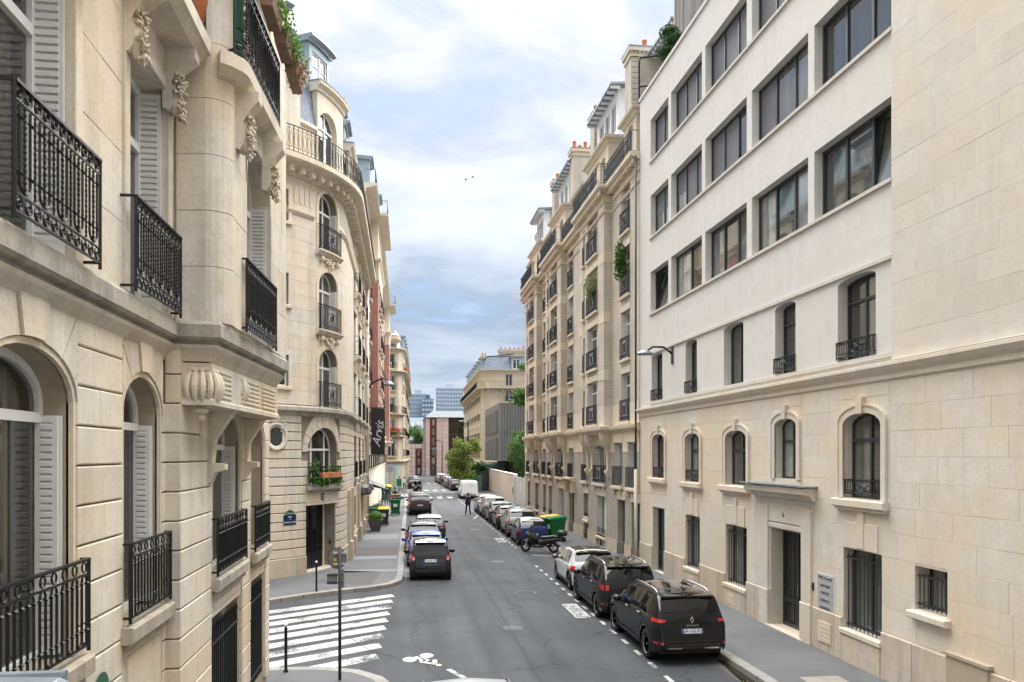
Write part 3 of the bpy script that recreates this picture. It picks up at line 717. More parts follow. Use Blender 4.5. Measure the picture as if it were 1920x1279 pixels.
# worn patches of newer and older surfacing on the left pavement
for (y0, y1, mt, x0, x1) in [(33.1,33.8,'pave3',-2.55,-.3),(37.1,38.2,'pave3',-2.4,-.3),(38.2,41.8,'pave2',-2.4,-.3),(45.6,48.6,'pave3',-2.3,-.25),(56,59,'pave2',-2.2,-.2)]:
    flat('pavement_patch', [(x0,y0),(x1,y0+.15),(x1,y1+.15),(x0,y1)], .134, mt)
flat('pavement_patch', [(-3.4,30.6),(-1.2,30.0),(-.9,33.2),(-2.5,33.6)], .134, 'pave2')
flat('road_patch', [(2.2,34.5),(5.2,34.2),(5.0,60),(2.4,60)], .004, 'asph')
flat('gutter', [(7.28,8),(7.645,8),(7.645,66),(7.28,66)], .004, 'pave2')
flat('gutter', [(.006,32.4),(.3,32.4),(.42,52),(.13,52)], .004, 'pave3')
# raised crossing of pale setts
cs = flat('raised_crossing', [(.6,100),(7.6,100),(9,134),(-1,134)], .006, 'pave')
# crosswalk of the side street
cw = thing('crosswalk', None, None, (-2.2, 24, 0)); cw['kind'] = 'structure'
ys = [28.3, 27.25, 26.25, 25.2, 24.2, 23.15, 22.1, 21.0, 19.85]; sl = SD.y/SD.x
for i, y in enumerate(ys):
    xr = -.42-.035*i; xl = -4.3 if i < 8 else -2.2; hw = .27
    m = MB(); n = 10; up = []; lo = []
    for k in range(n+1):
        x = xl+(xr-xl)*k/n; yy = y+(x-xr)*sl; up.append((x+R.uniform(-.02,.02), yy+hw+R.uniform(-.012,.012), .006)); lo.append((x+.12, yy-hw+R.uniform(-.012,.012), .006))
    for k in range(n): m.poly([lo[k], lo[k+1], up[k+1], up[k]])
    m.build('stripe', M['paint'], cw)
def marks(name, rects, parent_label=None):
    t = thing(name, None, None, (rects[0][0], rects[0][2], 0)); t['kind'] = 'structure'
    for x0, x1, y0, y1 in rects:
        m = MB(); m.poly([(x0,y0,.008),(x1,y0,.008),(x1,y1,.008),(x0,y1,.008)]); m.build('painted_dash', M['paint'], t)
    return t
r_ = []; y = 13.2
while y < 35.6:
    r_.append((5.76, 5.87, y, y+.5)); y += 1.18
y = 41.5
while y < 88: r_.append((5.80, 5.91, y, y+.5)); y += 1.18
marks('parking_line', r_)
marks('parking_line_far', [(2.55, 2.66, 63+2.3*i, 63.5+2.3*i) for i in range(10)])
bay = marks('bay_line', [(5.35,5.95,-9,-8.9)])
for a_, b_ in (((6.25,38.55),(7.6,37.75)), ((5.3,60.5),(5.9,63.8)), ((1.02,18.45),(1.5,17.3))):
    a_, b_ = Vector((*a_,0)), Vector((*b_,0)); t_ = (b_-a_).normalized(); n_ = V(-t_.y,t_.x,0)*.065
    m = MB(); m.poly([(*(a_+n_)[:2],.009),(*(b_+n_)[:2],.009),(*(b_-n_)[:2],.009),(*(a_-n_)[:2],.009)]); m.build('painted_line', M['paint'], bay)
pt = thing('painted_parking_word', None, None, (5.45, 24.5, 0)); pt['kind'] = 'structure'
for x, y, L_ in ((5.42, 23.65, 2.25), (5.5, 44.3, 2.3)):
    m = MB(); m.poly([(x-.24,y,.009),(x+.24,y,.009),(x+.24,y+L_,.009),(x-.24,y+L_,.009)]); m.build('painted_panel', M['paint'], pt)
    text(pt, 'PAYANT', (x, y+L_/2, .0125), (0,1,0), (-1,0,0), .52, M['asph'], ext=.0005)
# zebra bars at the far junction
fz = thing('far_crosswalk', None, None, (3.5, 95, 0)); fz['kind'] = 'structure'
for yy, x0, n in ((88.5, 2.6, 3), (106, 1.6, 5), (132, 1.5, 6)):
    for i in range(n): m = MB(); x = x0+1.15*i; m.poly([(x,yy,.012),(x+.55,yy,.012),(x+.55,yy+3.2,.012),(x,yy+3.2,.012)]); m.build('stripe', M['paint'], fz)
# bicycle symbol
bk = thing('bicycle_symbol', None, None, (.45, 19.3, 0)); bk['kind'] = 'structure'
def disc(cx, cy, rx, ry, rot=0, n=20):
    return [(cx+rx*math.cos(2*math.pi*i/n)*math.cos(rot)-ry*math.sin(2*math.pi*i/n)*math.sin(rot), cy+rx*math.cos(2*math.pi*i/n)*math.sin(rot)+ry*math.sin(2*math.pi*i/n)*math.cos(rot), .01) for i in range(n)]
def gp(x, y):       # road point seen at a photo pixel: used once, to lay the symbol out on the road
    u = (x-960)/1493.; v_ = (850-y)/1493.; s_, c_ = math.sin(YAW), math.cos(YAW); t = -5/v_; return (t*(s_+u*c_), t*(c_-u*s_))
for cx, cy in ((768.5, 1237.3), (799.8, 1230)):
    a_ = gp(cx, cy); m = MB(); m.poly(disc(a_[0], a_[1], .175, .25)); m.build('painted_wheel', M['paint'], bk)
def strip(pts, w, name='painted_bar'):
    m = MB()
    for p, q in zip(pts, pts[1:]):
        p, q = Vector((*gp(*p),0)), Vector((*gp(*q),0)); t = (q-p).normalized(); n_ = V(-t.y,t.x,0)*w
        m.poly([(*(p+n_)[:2],.011),(*(q+n_)[:2],.011),(*(q-n_)[:2],.011),(*(p-n_)[:2],.011)])
    m.build(name, M['paint'], bk)
strip([(779,1231.5),(789,1237),(790,1242.5)], .045); strip([(790,1242),(818,1246)], .06); strip([(794,1236),(804,1238),(797,1242)], .035); strip([(815,1245),(815.5,1237.5)], .06)
a_ = gp(823, 1247.6); m = MB(); m.poly(disc(a_[0], a_[1], .07, .10)); m.build('painted_head', M['paint'], bk)
# chalked rings in the road
for x, y in ((985,1111.5),(1022,1111.5)):
    a_ = gp(x, y); m = MB(); n = 24
    for i in range(n):
        q = [(a_[0]+r*math.cos(t), a_[1]+r*1.0*math.sin(t), .009) for r, t in ((.36, 2*math.pi*i/n), (.385, 2*math.pi*i/n), (.385, 2*math.pi*(i+1)/n), (.36, 2*math.pi*(i+1)/n))]
        m.poly(q)
    o = m.build('chalk_ring', M['pave3']); o['kind'] = 'structure'
# manhole covers and cover plates
for (cx, cy, w, l, mt, z) in [(8.95, 15.2, .45, 1.1, 'kerb', .137), (8.75,13.4,.4,.8,'kerb',.137), (-1.9,17.0,.35,.25,'kerb',.137)]:
    m = MB(); m.box(cx-w, cx+w, cy-l, cy+l, z-.02, z); o = m.build('cover_plate', M[mt]); o['kind'] = 'structure'

# unseen building added behind the camera for windows and car bodies to mirror
rb = thing('building_behind_the_viewer', 'plain stone building added unseen behind the viewer for reflections', 'building', (0,-60,0))
m = MB(); m.box(-45,45,-75,-60,-.1,15); m.build('wall', M['s4'], rb)
for i in range(18):
    for j in range(4): m = MB(); m.box(-42+i*4.8,-40.6+i*4.8,-60.0,-59.95,1.2+j*3.4,3.2+j*3.4); m.build('window', M['gl'], rb)

for pts in ([(2.95,8),(3.0,24),(2.9,40),(3.05,62),(3.0,95)],[(-3.9,25.6),(-2.6,24.1),(-1.6,22.4),(-.9,20.6),(.2,19.2)],[(4.9,30),(5.1,33.2),(7.5,33.0)],[(-.3,28.4),(1.4,27.6),(4.2,27.9),(7.5,27.2)]):
    P_ = []
    for (x0,y0),(x1,y1) in zip(pts, pts[1:]):
        k = max(2, int(math.hypot(x1-x0,y1-y0)/.5))
        for i in range(k): P_.append((x0+(x1-x0)*i/k+R.uniform(-.03,.03), y0+(y1-y0)*i/k+R.uniform(-.03,.03)))
    m = MB()
    for (x0,y0),(x1,y1) in zip(P_, P_[1:]):
        L_ = math.hypot(x1-x0,y1-y0)+1e-6; nx, ny = -(y1-y0)/L_*.012, (x1-x0)/L_*.012; m.poly([(x0+nx,y0+ny,.0085),(x1+nx,y1+ny,.0085),(x1-nx,y1-ny,.0085),(x0-nx,y0-ny,.0085)])
    o = m.build('road_seam', M['rubber']); o['kind'] = 'structure'
for (x, y, r) in ((4.3,36.5,.33),(3.1,22.6,.3),(4.6,52,.33)):
    m = MB(); m.poly([(x+r*math.cos(2*math.pi*k/24), y+r*math.sin(2*math.pi*k/24), .0075) for k in range(24)]); o = m.build('manhole_cover', noisy('cast_iron_cover', (.05,.05,.052), (.085,.085,.087), 30, .6, .5, .006)); o['kind'] = 'structure'
m = MB(); P_ = [(7.35,15.0),(7.62,14.9),(7.63,18.3),(7.5,18.4),(7.38,17.2),(7.28,16.1)]; m.poly([(x,y,.0065) for x,y in P_]); wt = m.build('puddle', simple('gutter_water', (.02,.016,.01), .05)); wt['kind'] = 'structure'

# fallen leaves and bits of litter along the gutters
lm = MB(); rr = random.Random(77)
for i in range(420):
    x, y = (rr.uniform(7.2,7.6) if i % 2 else rr.uniform(.02,.4), rr.uniform(12,60) if i % 2 else rr.uniform(31,60)) if i % 5 else (rr.uniform(8.2,10.0), rr.uniform(12,50))
    z = .011 if x < 7.65 else .137; a = rr.uniform(0,6.3); s_ = rr.uniform(.015,.04); c_, d_ = math.cos(a)*s_, math.sin(a)*s_
    lm.poly([(x-c_,y-d_,z),(x+d_*.5,y-c_*.5,z+.006),(x+c_,y+d_,z),(x-d_*.5,y+c_*.5,z+.004)])
o = lm.build('fallen_leaves', M['leaf_a']); o['kind'] = 'stuff'
# ================================================================ right: white rendered office block on a stone base (facade X = 10.3)
f8 = Frame([(10.3, 0), (10.3, 33.95)], -1)
b8 = thing('office_building', 'white rendered office building with dark framed windows above a pale cut stone base', 'building', (10.3, 15, 0))
lowA = [(16.08,17.6,3.96,5.92,.28,.28),(19.85,21.1,4.3,5.95,.22,.28),(22.96,24.55,4.0,5.72,.25,.28),(26.82,28.25,3.97,5.72,.22,.28),(30.63,32.15,4.0,5.78,.22,.28),(9.6,11.1,3.96,5.92,.28,.28),(4.0,5.5,3.96,5.92,.28,.28)]
lowG = [(16.08,17.6,.9,2.78,0,.3),(22.96,24.55,.86,2.72,0,.3),(26.82,28.25,.86,2.74,0,.3),(30.63,32.15,.14,2.78,0,.3),(19.59,21.36,.16,2.9,0,.42),(13.97,14.95,1.84,2.72,0,.4)]
m = MB(); wall(m, f8, -8, 33.95, -.1, 6.62, lowA+lowG, .3, -.007)
m.box(10.9, 24, -8, 33.95, -.1, 20.3); m.poly([f8.p(-8,-.02,-.1), f8.p(-8,-.9,-.1), f8.p(-8,-.9,20.3), f8.p(-8,-.02,20.3)])
m.build('base_wall', M['joint8'], b8)
# openings are trimmed with surrounds, the ashlar is cut round them
holes = []
for (a,b,z0,z1,r,dp) in lowA: holes.append((a-.26, b+.26, z0-.26, z1+.34) if b < 19 or b > 22 and b > 33 else (a-.24, b+.24, z0-.24, z1+.3))
for (a,b,z0,z1,r,dp) in lowG: holes.append((a, b, z0, z1))
holes.append((18.9, 22.4, 2.9, 3.95))
nst = stones(b8, f8, 6.5, 33.9, 1.14, 6.55, .541, 1.25, M['s8'], holes, gap=.005, bev=.0035, d1=.0, limit=215, seed=4, hgap=.004)
ph = [(a-.02, b+.02, z0-.3 if z0 > .3 else -.2, z1) for (a,b,z0,z1,r,dp) in lowG]
stones(b8, f8, 6.5, 33.9, .1, 1.13, 1.03, 1.45, M['s8low'], ph, d0=-.03, d1=.055, gap=.008, bev=.02, limit=60, seed=8, zs=[.1, 1.13], name='plinth_stone')
for (a,b,z0,z1,r,dp) in lowG[:3]:
    m = MB(); fbox(m, f8, a-.02, b+.02, -.02, .07, .1, z0-.14, .01); m.build('apron_stone', M['s8low'], b8)
    m = MB(); fbox(m, f8, a-.06, b+.06, -.3, .1, z0-.13, z0-.01, .015); m.build('window_sill', M['s8'], b8)
    m = MB(); fbox(m, f8, a+.12, b-.12, .0, .03, z1+.02, z1+.62, .008); fbox(m, f8, (a+b)/2-.13, (a+b)/2+.13, .0, .05, z1+.05, z1+.9, .01); m.build('lintel_block', M['s8'], b8)
# arched windows with raised surrounds, keystones and sills
def arch_surround(parent, f, a, b, z0, z1, rise, w, d0, d1, mat, key=True, name='window_surround'):
    m = MB(); n = 12; po = arch_pts(a, b, z1, rise, n, w); pi = arch_pts(a, b, z1, rise, n, 0)
    for i in range(n):
        A = [f.p(pi[i][0],d0,pi[i][1]), f.p(pi[i+1][0],d0,pi[i+1][1]), f.p(po[i+1][0],d0,po[i+1][1]), f.p(po[i][0],d0,po[i][1])]
        B = [f.p(pi[i][0],d1,pi[i][1]), f.p(pi[i+1][0],d1,pi[i+1][1]), f.p(po[i+1][0],d1,po[i+1][1]), f.p(po[i][0],d1,po[i][1])]
        m.hexa(A+B)
    zs = z1-rise; fbox(m, f, a-w, a, d0, d1, z0, zs); fbox(m, f, b, b+w, d0, d1, z0, zs)
    o = m.build(name, mat, parent)
    if key: m = MB(); c = (a+b)/2; m.hexa([f.p(c-.10,d0,z1-.02), f.p(c+.10,d0,z1-.02), f.p(c+.10,d1+.05,z1-.02), f.p(c-.10,d1+.05,z1-.02), f.p(c-.15,d0,z1+w+.16), f.p(c+.15,d0,z1+w+.16), f.p(c+.15,d1+.07,z1+w+.16), f.p(c-.15,d1+.07,z1+w+.16)]); m.build('keystone', mat, parent)
    return o
for k, (a,b,z0,z1,r,dp) in enumerate(lowA):
    m = MB(); fbox(m, f8, a-.5, b+.5, -.012, .002, z0-.3, z1+.5); 
    arch_surround(b8, f8, a, b, z0, z1, r, .2, -.02, .035, M['s8'])
    arch_surround(b8, f8, a-.16, b+.16, z0, z1+.16, r+.08, .05, -.02, .06, M['s8'], False, 'hood_moulding')
    if k != 1:
        m = MB(); fbox(m, f8, a-.28, b+.3, -.28, .16, z0-.2, z0-.02, .02); fbox(m, f8, a-.22, b+.24, -.02, .10, z0-.27, z0-.2); m.build('window_sill', M['s8'], b8)
    q = 3 if k == 0 else 2
    window(b8, f8, (a,b,z0,z1,r), .27, 2, z1-.62, 'fdark', 'glm', .06, th=.05)
    if k in (0, 3, 4, 5): railing(b8, f8, a-.0, b-.0, z0+.05, z0+.42, -.02, -.25, 'oval', 'iron', .009, .1)
# joints the surround zone too: filler ashlar behind the surrounds
for h in holes[:7]:
    q = [o for o in lowA if h[0] < o[0] < h[1]][0]
    m = MB(); wall(m, f8, h[0]+.004, h[1]-.004, h[2]+.004, h[3]-.004, [q[:5]], .02, -.004); m.build('window_field', M['s8'], b8)
gl_g = [lowG[0], lowG[1], lowG[2]]
for i, (a,b,z0,z1,r,dp) in enumerate(gl_g):
    window(b8, f8, (a,b,z0,z1,0), .3, 2, None, 'fdark', 'glm', .07)
    bars(b8, f8, a+.04, b-.04, z0+.02, z1-.12, -.06, 9 if i == 0 else 8, .013, (z0+.1, z1-.22), dw=-.28)
a,b,z0,z1 = 13.97,14.95,1.84,2.72
window(b8, f8, (a,b,z0,z1,0), .38, 2, None, 'fdark', 'glm', .06); bars(b8, f8, a+.03, b-.03, z0+.04, z1-.14, -.05, 7, .011, (z0+.12, z1-.2), dw=-.3)
m = MB(); fbox(m, f8, a-.1, b+.1, -.3, .14, z0-.17, z0-.03, .02); m.build('window_sill', M['s8'], b8)
# doors
def door(parent, f, a, b, z0, z1, dp, mat='fdark', cols=5, name='door', glassy=True):
    m = MB(); D = -dp; fw = .09
    fbox(m, f, a, a+fw, D-.02, D+.06, z0, z1); fbox(m, f, b-fw, b, D-.02, D+.06, z0, z1); fbox(m, f, a+fw, b-fw, D-.02, D+.058, z1-.1, z1); fbox(m, f, a+fw, b-fw, D-.02, D+.058, z0, z0+.12)
    fbox(m, f, a+fw, b-fw, D-.02, D+.05, z0+.7, z0+.8); fbox(m, f, (a+b)/2-.04, (a+b)/2+.04, D-.02, D+.065, z0+.12, z1-.1)
    o = m.build(name, M[mat], parent)
    for i in range(cols): q = MB(); s = a+fw+(b-a-2*fw)*(i+.5)/cols; q.tube([f.p(s, D+.045, z0+.1), f.p(s, D+.045, z1-.1)], .014, 6); q.build('door_bar', M[mat], o)
    q = MB(); q.poly([f.p(a+fw, D+.0, z0+.1), f.p(b-fw, D+.0, z0+.1), f.p(b-fw, D+.0, z1-.1), f.p(a+fw, D+.0, z1-.1)]); q.build('pane', M['gl'], o)
    q = MB(); q.tube([f.p((a+b)/2-.09, D+.06, z0+1.0), f.p((a+b)/2-.09, D+.12, z0+1.0), f.p((a+b)/2-.09, D+.12, z0+1.25), f.p((a+b)/2-.09, D+.06, z0+1.25)], .012, 6); q.build('door_handle', M['chrome'], o)
    return o
door(b8, f8, 19.59, 21.36, .16, 2.9, .42, cols=6); door(b8, f8, 30.63, 32.15, .14, 2.78, .3, cols=2)
m = MB(); fbox(m, f8, 19.4, 21.5, -.42, .12, .1, .17, .01); m.build('door_step', M['s8'], b8)
for (a, b) in ((19.0,19.55),(21.4,21.95)):
    m = MB(); fbox(m, f8, a, b, -.02, .10, .1, 1.15, .02); fbox(m, f8, a+.03, b-.03, -.02, .07, 1.15, 3.55, .01); m.build('door_pilaster', M['s8'], b8)
m = MB(); fbox(m, f8, 19.2, 21.8, -.01, .04, 2.93, 3.05, .01); fbox(m, f8, 19.2, 21.8, -.01, .03, 3.1, 3.6, .008); m.build('door_lintel', M['s8'], b8)
m = MB(); profile(m, f8, 18.85, 22.4, [(-.02,3.75),(.10,3.78),(.16,3.9),(.34,3.95),(.36,4.1),(-.02,4.12)]); m.build('door_canopy', M['s8'], b8)
m = MB(); 
for i in range(7):
    s = 18.75+i*.54; fbox(m, f8, s+.01, s+.53, -.02, .42+R.uniform(-.02,.02), 4.125+R.uniform(0,.012), 4.15+R.uniform(0,.02))
m.build('canopy_flashing', M['lead'], b8)
text(b8, '6', f8.p(20.55, .037, 3.32), (0,-1,0), (0,0,1), .22, M['ink'], name='house_number')
for i, s_ in enumerate(('THREE Ownership', 'LegalCollegial', 'NAMUM', 'ADNECO', 'NANNENS')):
    z = 1.92-i*.185; m = MB(); fbox(m, f8, 18.04, 18.74, -.0, .025, z-.085, z+.085, .004); o = m.build('name_plaque', M['plaque'] if 'plaque' in M else M['white'], b8)
    text(o, s_, f8.p(18.39, .027, z), (0,-1,0), (0,0,1), .085 if i < 2 else .10, M['ink'])
m = MB(); fbox(m, f8, 17.98, 18.8, -.0, .012, 1.03, 2.03); m.build('plaque_board', M['render'], b8)
m = MB(); fbox(m, f8, 18.95, 19.08, 0.0, .02, 1.52, 1.72, .004); fbox(m, f8, 18.98,19.05,.02,.028,1.58,1.66); m.build('door_entry_panel', M['fdark'], b8)
for (s_, z, w, h) in ((24.0,.42,.5,.34),(27.5,.45,.5,.34),(18.35,.6,.6,.5)):
    m = MB(); fbox(m, f8, s_-w/2, s_+w/2, .05, .075, z-h/2, z+h/2)
    for i in range(4):
        for j in range(5): fbox(m, f8, s_-w/2+.06+j*(w-.12)/5, s_-w/2+.06+j*(w-.12)/5+.05, .074, .082, z-h/2+.05+i*(h-.1)/4, z-h/2+.05+i*(h-.1)/4+.03)
    m.build('vent_grille', M['s8'], b8)
m = MB(); fbox(m, f8, 12.8, 13.9, .0, .09, .15, 1.18, .01)
fbox(m, f8, 12.76, 13.94, .0, .12, 1.18, 1.24)
m.build('meter_cabinet', noisy('beige_cabinet', (.40,.34,.26), (.46,.40,.31), 3, .6, 0), b8)
# cornice between base and upper floors
m = MB(); profile(m, f8, -8, 33.95, [(-.02,6.55),(.05,6.6),(.05,6.7),(.14,6.78),(.20,6.86),(.20,6.93),(-.02,6.98)]); m.build('cornice', M['s8'], b8)
# upper floors
NR = [(30.18,32.45),(26.62,29.85),(22.96,26.3),(19.26,22.6),(15.66,18.95)]
rows = [(10.87,12.62),(14.07,15.82),(17.27,19.02)]
bb = [(16.3,17.85),(19.92,21.1),(23.2,24.7),(27.1,28.25),(30.9,32.3)]
ops = [(a,b,z0,z1,0,.3) for z0, z1 in rows for a, b in NR]+[(a,b,7.18,9.1,.13,.32) for a, b in bb]
m = MB(); wall(m, f8, 15.66, 33.95, 6.95, 20.42, ops, .3, 0.0); m.build('rendered_wall', M['render'], b8)
for z0, z1 in rows:
    m = MB(); fbox(m, f8, 15.66, 32.5, -.3, .07, z0-.09, z0-.005); m.build('sill_band', M['rendercap'], b8)
m = MB(); fbox(m, f8, 15.66, 32.5, -.0, .06, 9.14, 9.22); m.build('sill_band', M['rendercap'], b8)
m = MB(); fbox(m, f8, 15.66, 32.5, -.3, .05, 7.06, 7.15); m.build('sill_band', M['rendercap'], b8)
m = MB(); fbox(m, f8, 15.0, 33.97, -.45, .06, 20.42, 20.55); m.build('parapet_coping', M['render'], b8)
K = {0: ['t','gg','ggg','ggg','ggt'], 1: ['hh','hbb','bbg','bgg','ggg'], 2: ['bb','bbb','bbb','bbb','bbg']}
for r_i, (z0, z1) in enumerate(rows):
    for k, (a, b) in enumerate(NR):
        c = K[r_i][k]
        n = len(c); c = c[::-1]      # listed far to near, built near to far
        window(b8, f8, (a+.01,b-.01,z0,z1,0), .28, n, None, 'fdark', 'glm', .075, cells=list(c), th=.06)
for k, (a, b) in enumerate(bb):
    window(b8, f8, (a,b,7.18,9.1,.13), .3, 2 if k in (0,) else 1 if k != 2 else 2, 8.55 if k in (0,1) else None, 'fdark', 'glm', .06)
    if k != 2: railing(b8, f8, a, b, 7.2, 7.62, .04, -.2, 'oval', 'iron', .009, .1)
# stone clad wing: every slab a piece of its own
m = MB(); fbox(m, f8, -8, 15.66, -.3, .048, 6.98, 24.2); m.build('wing_wall', M['joint'], b8)
stones(b8, f8, 4.0, 15.66, 7.0, 18.6, .525, 1.14, M['clad'], (), d0=.0, d1=.05, gap=.012, bev=.001, limit=190, seed=21, jitter=.0)
# rooftop volume clad in weathered boards, with clipped shrubs on the terrace
rt = MB(); rt.box(11.75, 20, 26.5, 33.7, 20.3, 26.5); rt.build('rooftop_volume', M['rendercap'], b8)
bm_ = noisy('weathered_board', (.17,.155,.15), (.29,.27,.26), 3, .85, .3, .006, (6,6,.4), per=.25)
for i in range(44):
    y = 26.6+i*.155; m = MB(); m.box(11.70-R.uniform(0,.02), 11.745, y+.012, y+.145, 20.4, 26.4); m.build('cladding_board', bm_, b8)
def puffs(name, label, cat, base, parts, mat, n=420, leaf=.07, group=None):
    t = thing(name, label, cat, base, group=group); q = MB(); w = MB(); b0 = Vector(base)
    w.tube([b0, b0+V(.03,0,parts[0][2]-b0.z), b0+V(0,0,parts[-1][2]-b0.z)], .05, 6); w.build('trunk', M['bark'], t)
    for x, y, z, r in parts:
        leaves(q, (x,y,z), r, n, leaf, .55, R, .75); q.ball((x,y,z), r*.72, r*.72, r*.38, 8, 5)
    q.build('crown', M[mat], t); return t
puffs('clipped_shrub', 'dark green cloud pruned shrub above the white parapet beside the brick chimney', 'shrub', (10.85,31.6,20.3), [(10.85,31.6,21.2,.36),(10.75,31.8,21.6,.45),(11.0,31.5,22.0,.5),(10.85,31.7,22.4,.42)], 'leaf_d', 700, .06)
puffs('clipped_shrub', 'green clipped shrub at the top edge of the photo by grey boards', 'shrub', (10.9,27.3,20.3), [(10.9,27.3,22.1,.45),(10.9,27.2,22.7,.6),(10.9,27.3,23.3,.55)], 'leaf_d', 600, .06)
# street lamp on the facade
lp = thing('wall_street_lamp', 'grey wall mounted street lamp on the white facade above stone cornice', 'street lamp', f8.p(29.7,0,8.9))
m = MB(); fbox(m, f8, 29.55, 29.75, 0, .05, 8.45, 9.1); m.build('bracket_plate', M['fdark'], lp)
m = MB(); m.tube([f8.p(29.65,.03,8.85), f8.p(29.7,.35,9.1), f8.p(29.8,.75,9.12), f8.p(29.85,1.0,8.95)], .045, 8); m.build('arm', M['fdark'], lp, True)
m = MB(); m.lathe([(.02,.18),(.12,.15),(.30,.03),(.33,-.03),(.05,-.05)], 16, f8.p(29.85,1.05,8.85)); m.build('lamp_head', M['lead'], lp, True)
# drainpipe at the joint of the two buildings
dpn = thing('drainpipe', 'blue grey drainpipe running down between office building and brick building', 'drainpipe', (10.1,34.0,0))
m = MB(); m.tube([(10.12,34.0,4.3),(10.12,34.0,18.1)], .045, 8); m.build('pipe', M['ironb'], dpn, True)
m = MB(); m.tube([(10.12,34.0,.1),(10.12,34.0,4.3)], .075, 8); m.build('lower_pipe', M['s8'], dpn, True)
# ================================================================ right: buff brick apartment block with three bays
SB = [38.76, 49.8, 59.1]; BW = 5.54; BX = 9.9
pth = [(10.3, 33.97)]
for S in SB: pth += [(10.3,S),(BX,S),(BX,S+BW),(10.3,S+BW)]
pth += [(10.3,67.5),(16,67.5)]
f7 = Frame(pth, -1)
def s7(Y):          # path length of a point at street distance Y
    for k in range(len(pth)-1):
        (x0,y0),(x1,y1) = pth[k], pth[k+1]
        if y1-y0 > .01 and y0-1e-6 <= Y <= y1+1e-6: return f7.cum[k]+(Y-y0)
g7 = Frame([(10.3, 33.97),(10.3, 67.5),(16,67.5)], -1); o7 = 33.97
b7 = thing('brick_apartment_building', 'buff brick apartment building with three bays, long iron balcony and terracotta chimney pots', 'building', (10.3, 50, 0))
FL = [6.5, 9.42, 12.4, 15.36]
cols = [(35.54,37.0,'r'),(40.1,42.35,'b'),(43.0,43.4,'n'),(47.85,49.25,'r'),(51.05,53.3,'b'),(54.0,54.4,'n'),(56.6,58.3,'r'),(60.4,62.6,'b'),(63.3,63.7,'n'),(65.2,66.5,'r')]
ops7 = []
for z in FL:
    for a, b, k in cols: ops7.append((s7(a), s7(b), z+.0, z+2.25-(.3 if k == 'n' else 0), 0, .35))
m = MB(); wall(m, f7, 0, f7.L, 6.3, 17.6, ops7, .35); m.build('brick_wall', M['brickb'], b7)
m = MB(); m.box(11.0, 18, 34, 67.3, 0, 18); m.build('core_wall', M['brickg'], b7)
# dressed stone: bands, lintels, sills
m = MB()
for S in SB:
    for z, h in ((8.72,.5),(11.62,.48),(14.6,.48)):
        for a, b in ((0,1.25),(3.7,4.15),(4.75,5.54)):
            a_ = s7(S)+.4 if a == 0 else s7(S+a); 
            q = MB(); fbox(q, f7, (s7(S) if a == 0 else s7(S+a)), s7(S+.001 if False else S+b) if b < 5.5 else s7(S+b-.01), -.05, .012, z-.05, z+h-.05); q.build('stone_band', M['s7'], b7)
q = MB(); wall(q, f7, 0, f7.L, 6.3, 7.35, [o for o in ops7 if o[2] < 7.0 and False]+[(o[0],o[1],6.29,7.36,0,.02) for o in ops7 if o[2] < 7], .02, .014); q.build('stone_base_course', M['s7'], b7)
for (a,b,z0,z1,_,dp) in ops7:
    nrw = b-a < .6
    q = MB(); fbox(q, f7, a-.08, b+.08, -.3, .13, z0-.14, z0-.01, .02); q.build('window_sill', M['s7'], b7)
    if not nrw: q = MB(); fbox(q, f7, a-.14, b+.14, -.02, .03, z1, z1+.3, .01); q.build('lintel', M['s7'], b7)
for k, (a,b,z0,z1,_,dp) in enumerate(ops7):
    if b-a < .6:
        window(b7, f7, (a,b,z0,z1,0), .25, 1, None, 'white', 'gl', .05); bars(b7, f7, a, b, z0, z0+1.0, .06, 4, .012, (z0+.03, z0+1), 'balcony_railing', 'ironb'); continue
    window(b7, f7, (a,b,z0,z1,0), .30, 2, z1-.55, 'white', 'gl', .06)
    P0, P1 = f7.p(b-.01,-.28,0), f7.p(b-.01,-.04,0); n_ = f7.p(b-1,0,0)-f7.p(b,0,0)
    if R.random() < .75: shutter(b7, P0, P1, z0+.05, z1-.03, n_, 20, .03)
    railing(b7, f7, a-.02, b+.02, z0+.0, z0+1.0, .07, 0, 'oval', 'ironb', .012, .125)
# frieze and long balcony
q = MB(); profile(q, f7, 0, f7.L, [(-.05,17.5),(.05,17.52),(.05,17.62),(.0,17.62),(.0,17.95),(.10,18.0),(.36,18.1),(.42,18.16),(.42,18.30),(-.05,18.32)]); q.build('balcony_slab', M['s7'], b7)
q = MB(); x = .15
while x < f7.L-5.8: fbox(q, f7, x, x+.16, -.02, .30, 17.84, 18.02); x += .36
o = q.build('dentils', M['s7'], b7); o['kind'] = 'stuff'
q = MB(); profile(q, f7, 0, f7.L, [(-.05,16.95),(.03,16.97),(.07,17.05),(.03,17.12),(-.05,17.14)]); q.build('frieze_moulding', M['s7'], b7)
railing(b7, f7, .2, f7.L-5.6, 18.32, 19.3, .36, .0, 'long', 'ironb', .013, .2, ends=(True, False))
# string course over the ground floors, following the bays
q = MB(); profile(q, f7, 0, f7.L, [(-.45,5.95),(.02,5.98),(.10,6.08),(.22,6.16),(.24,6.28),(.24,6.34),(-.1,6.38)]); q.build('string_course', M['s7'], b7)
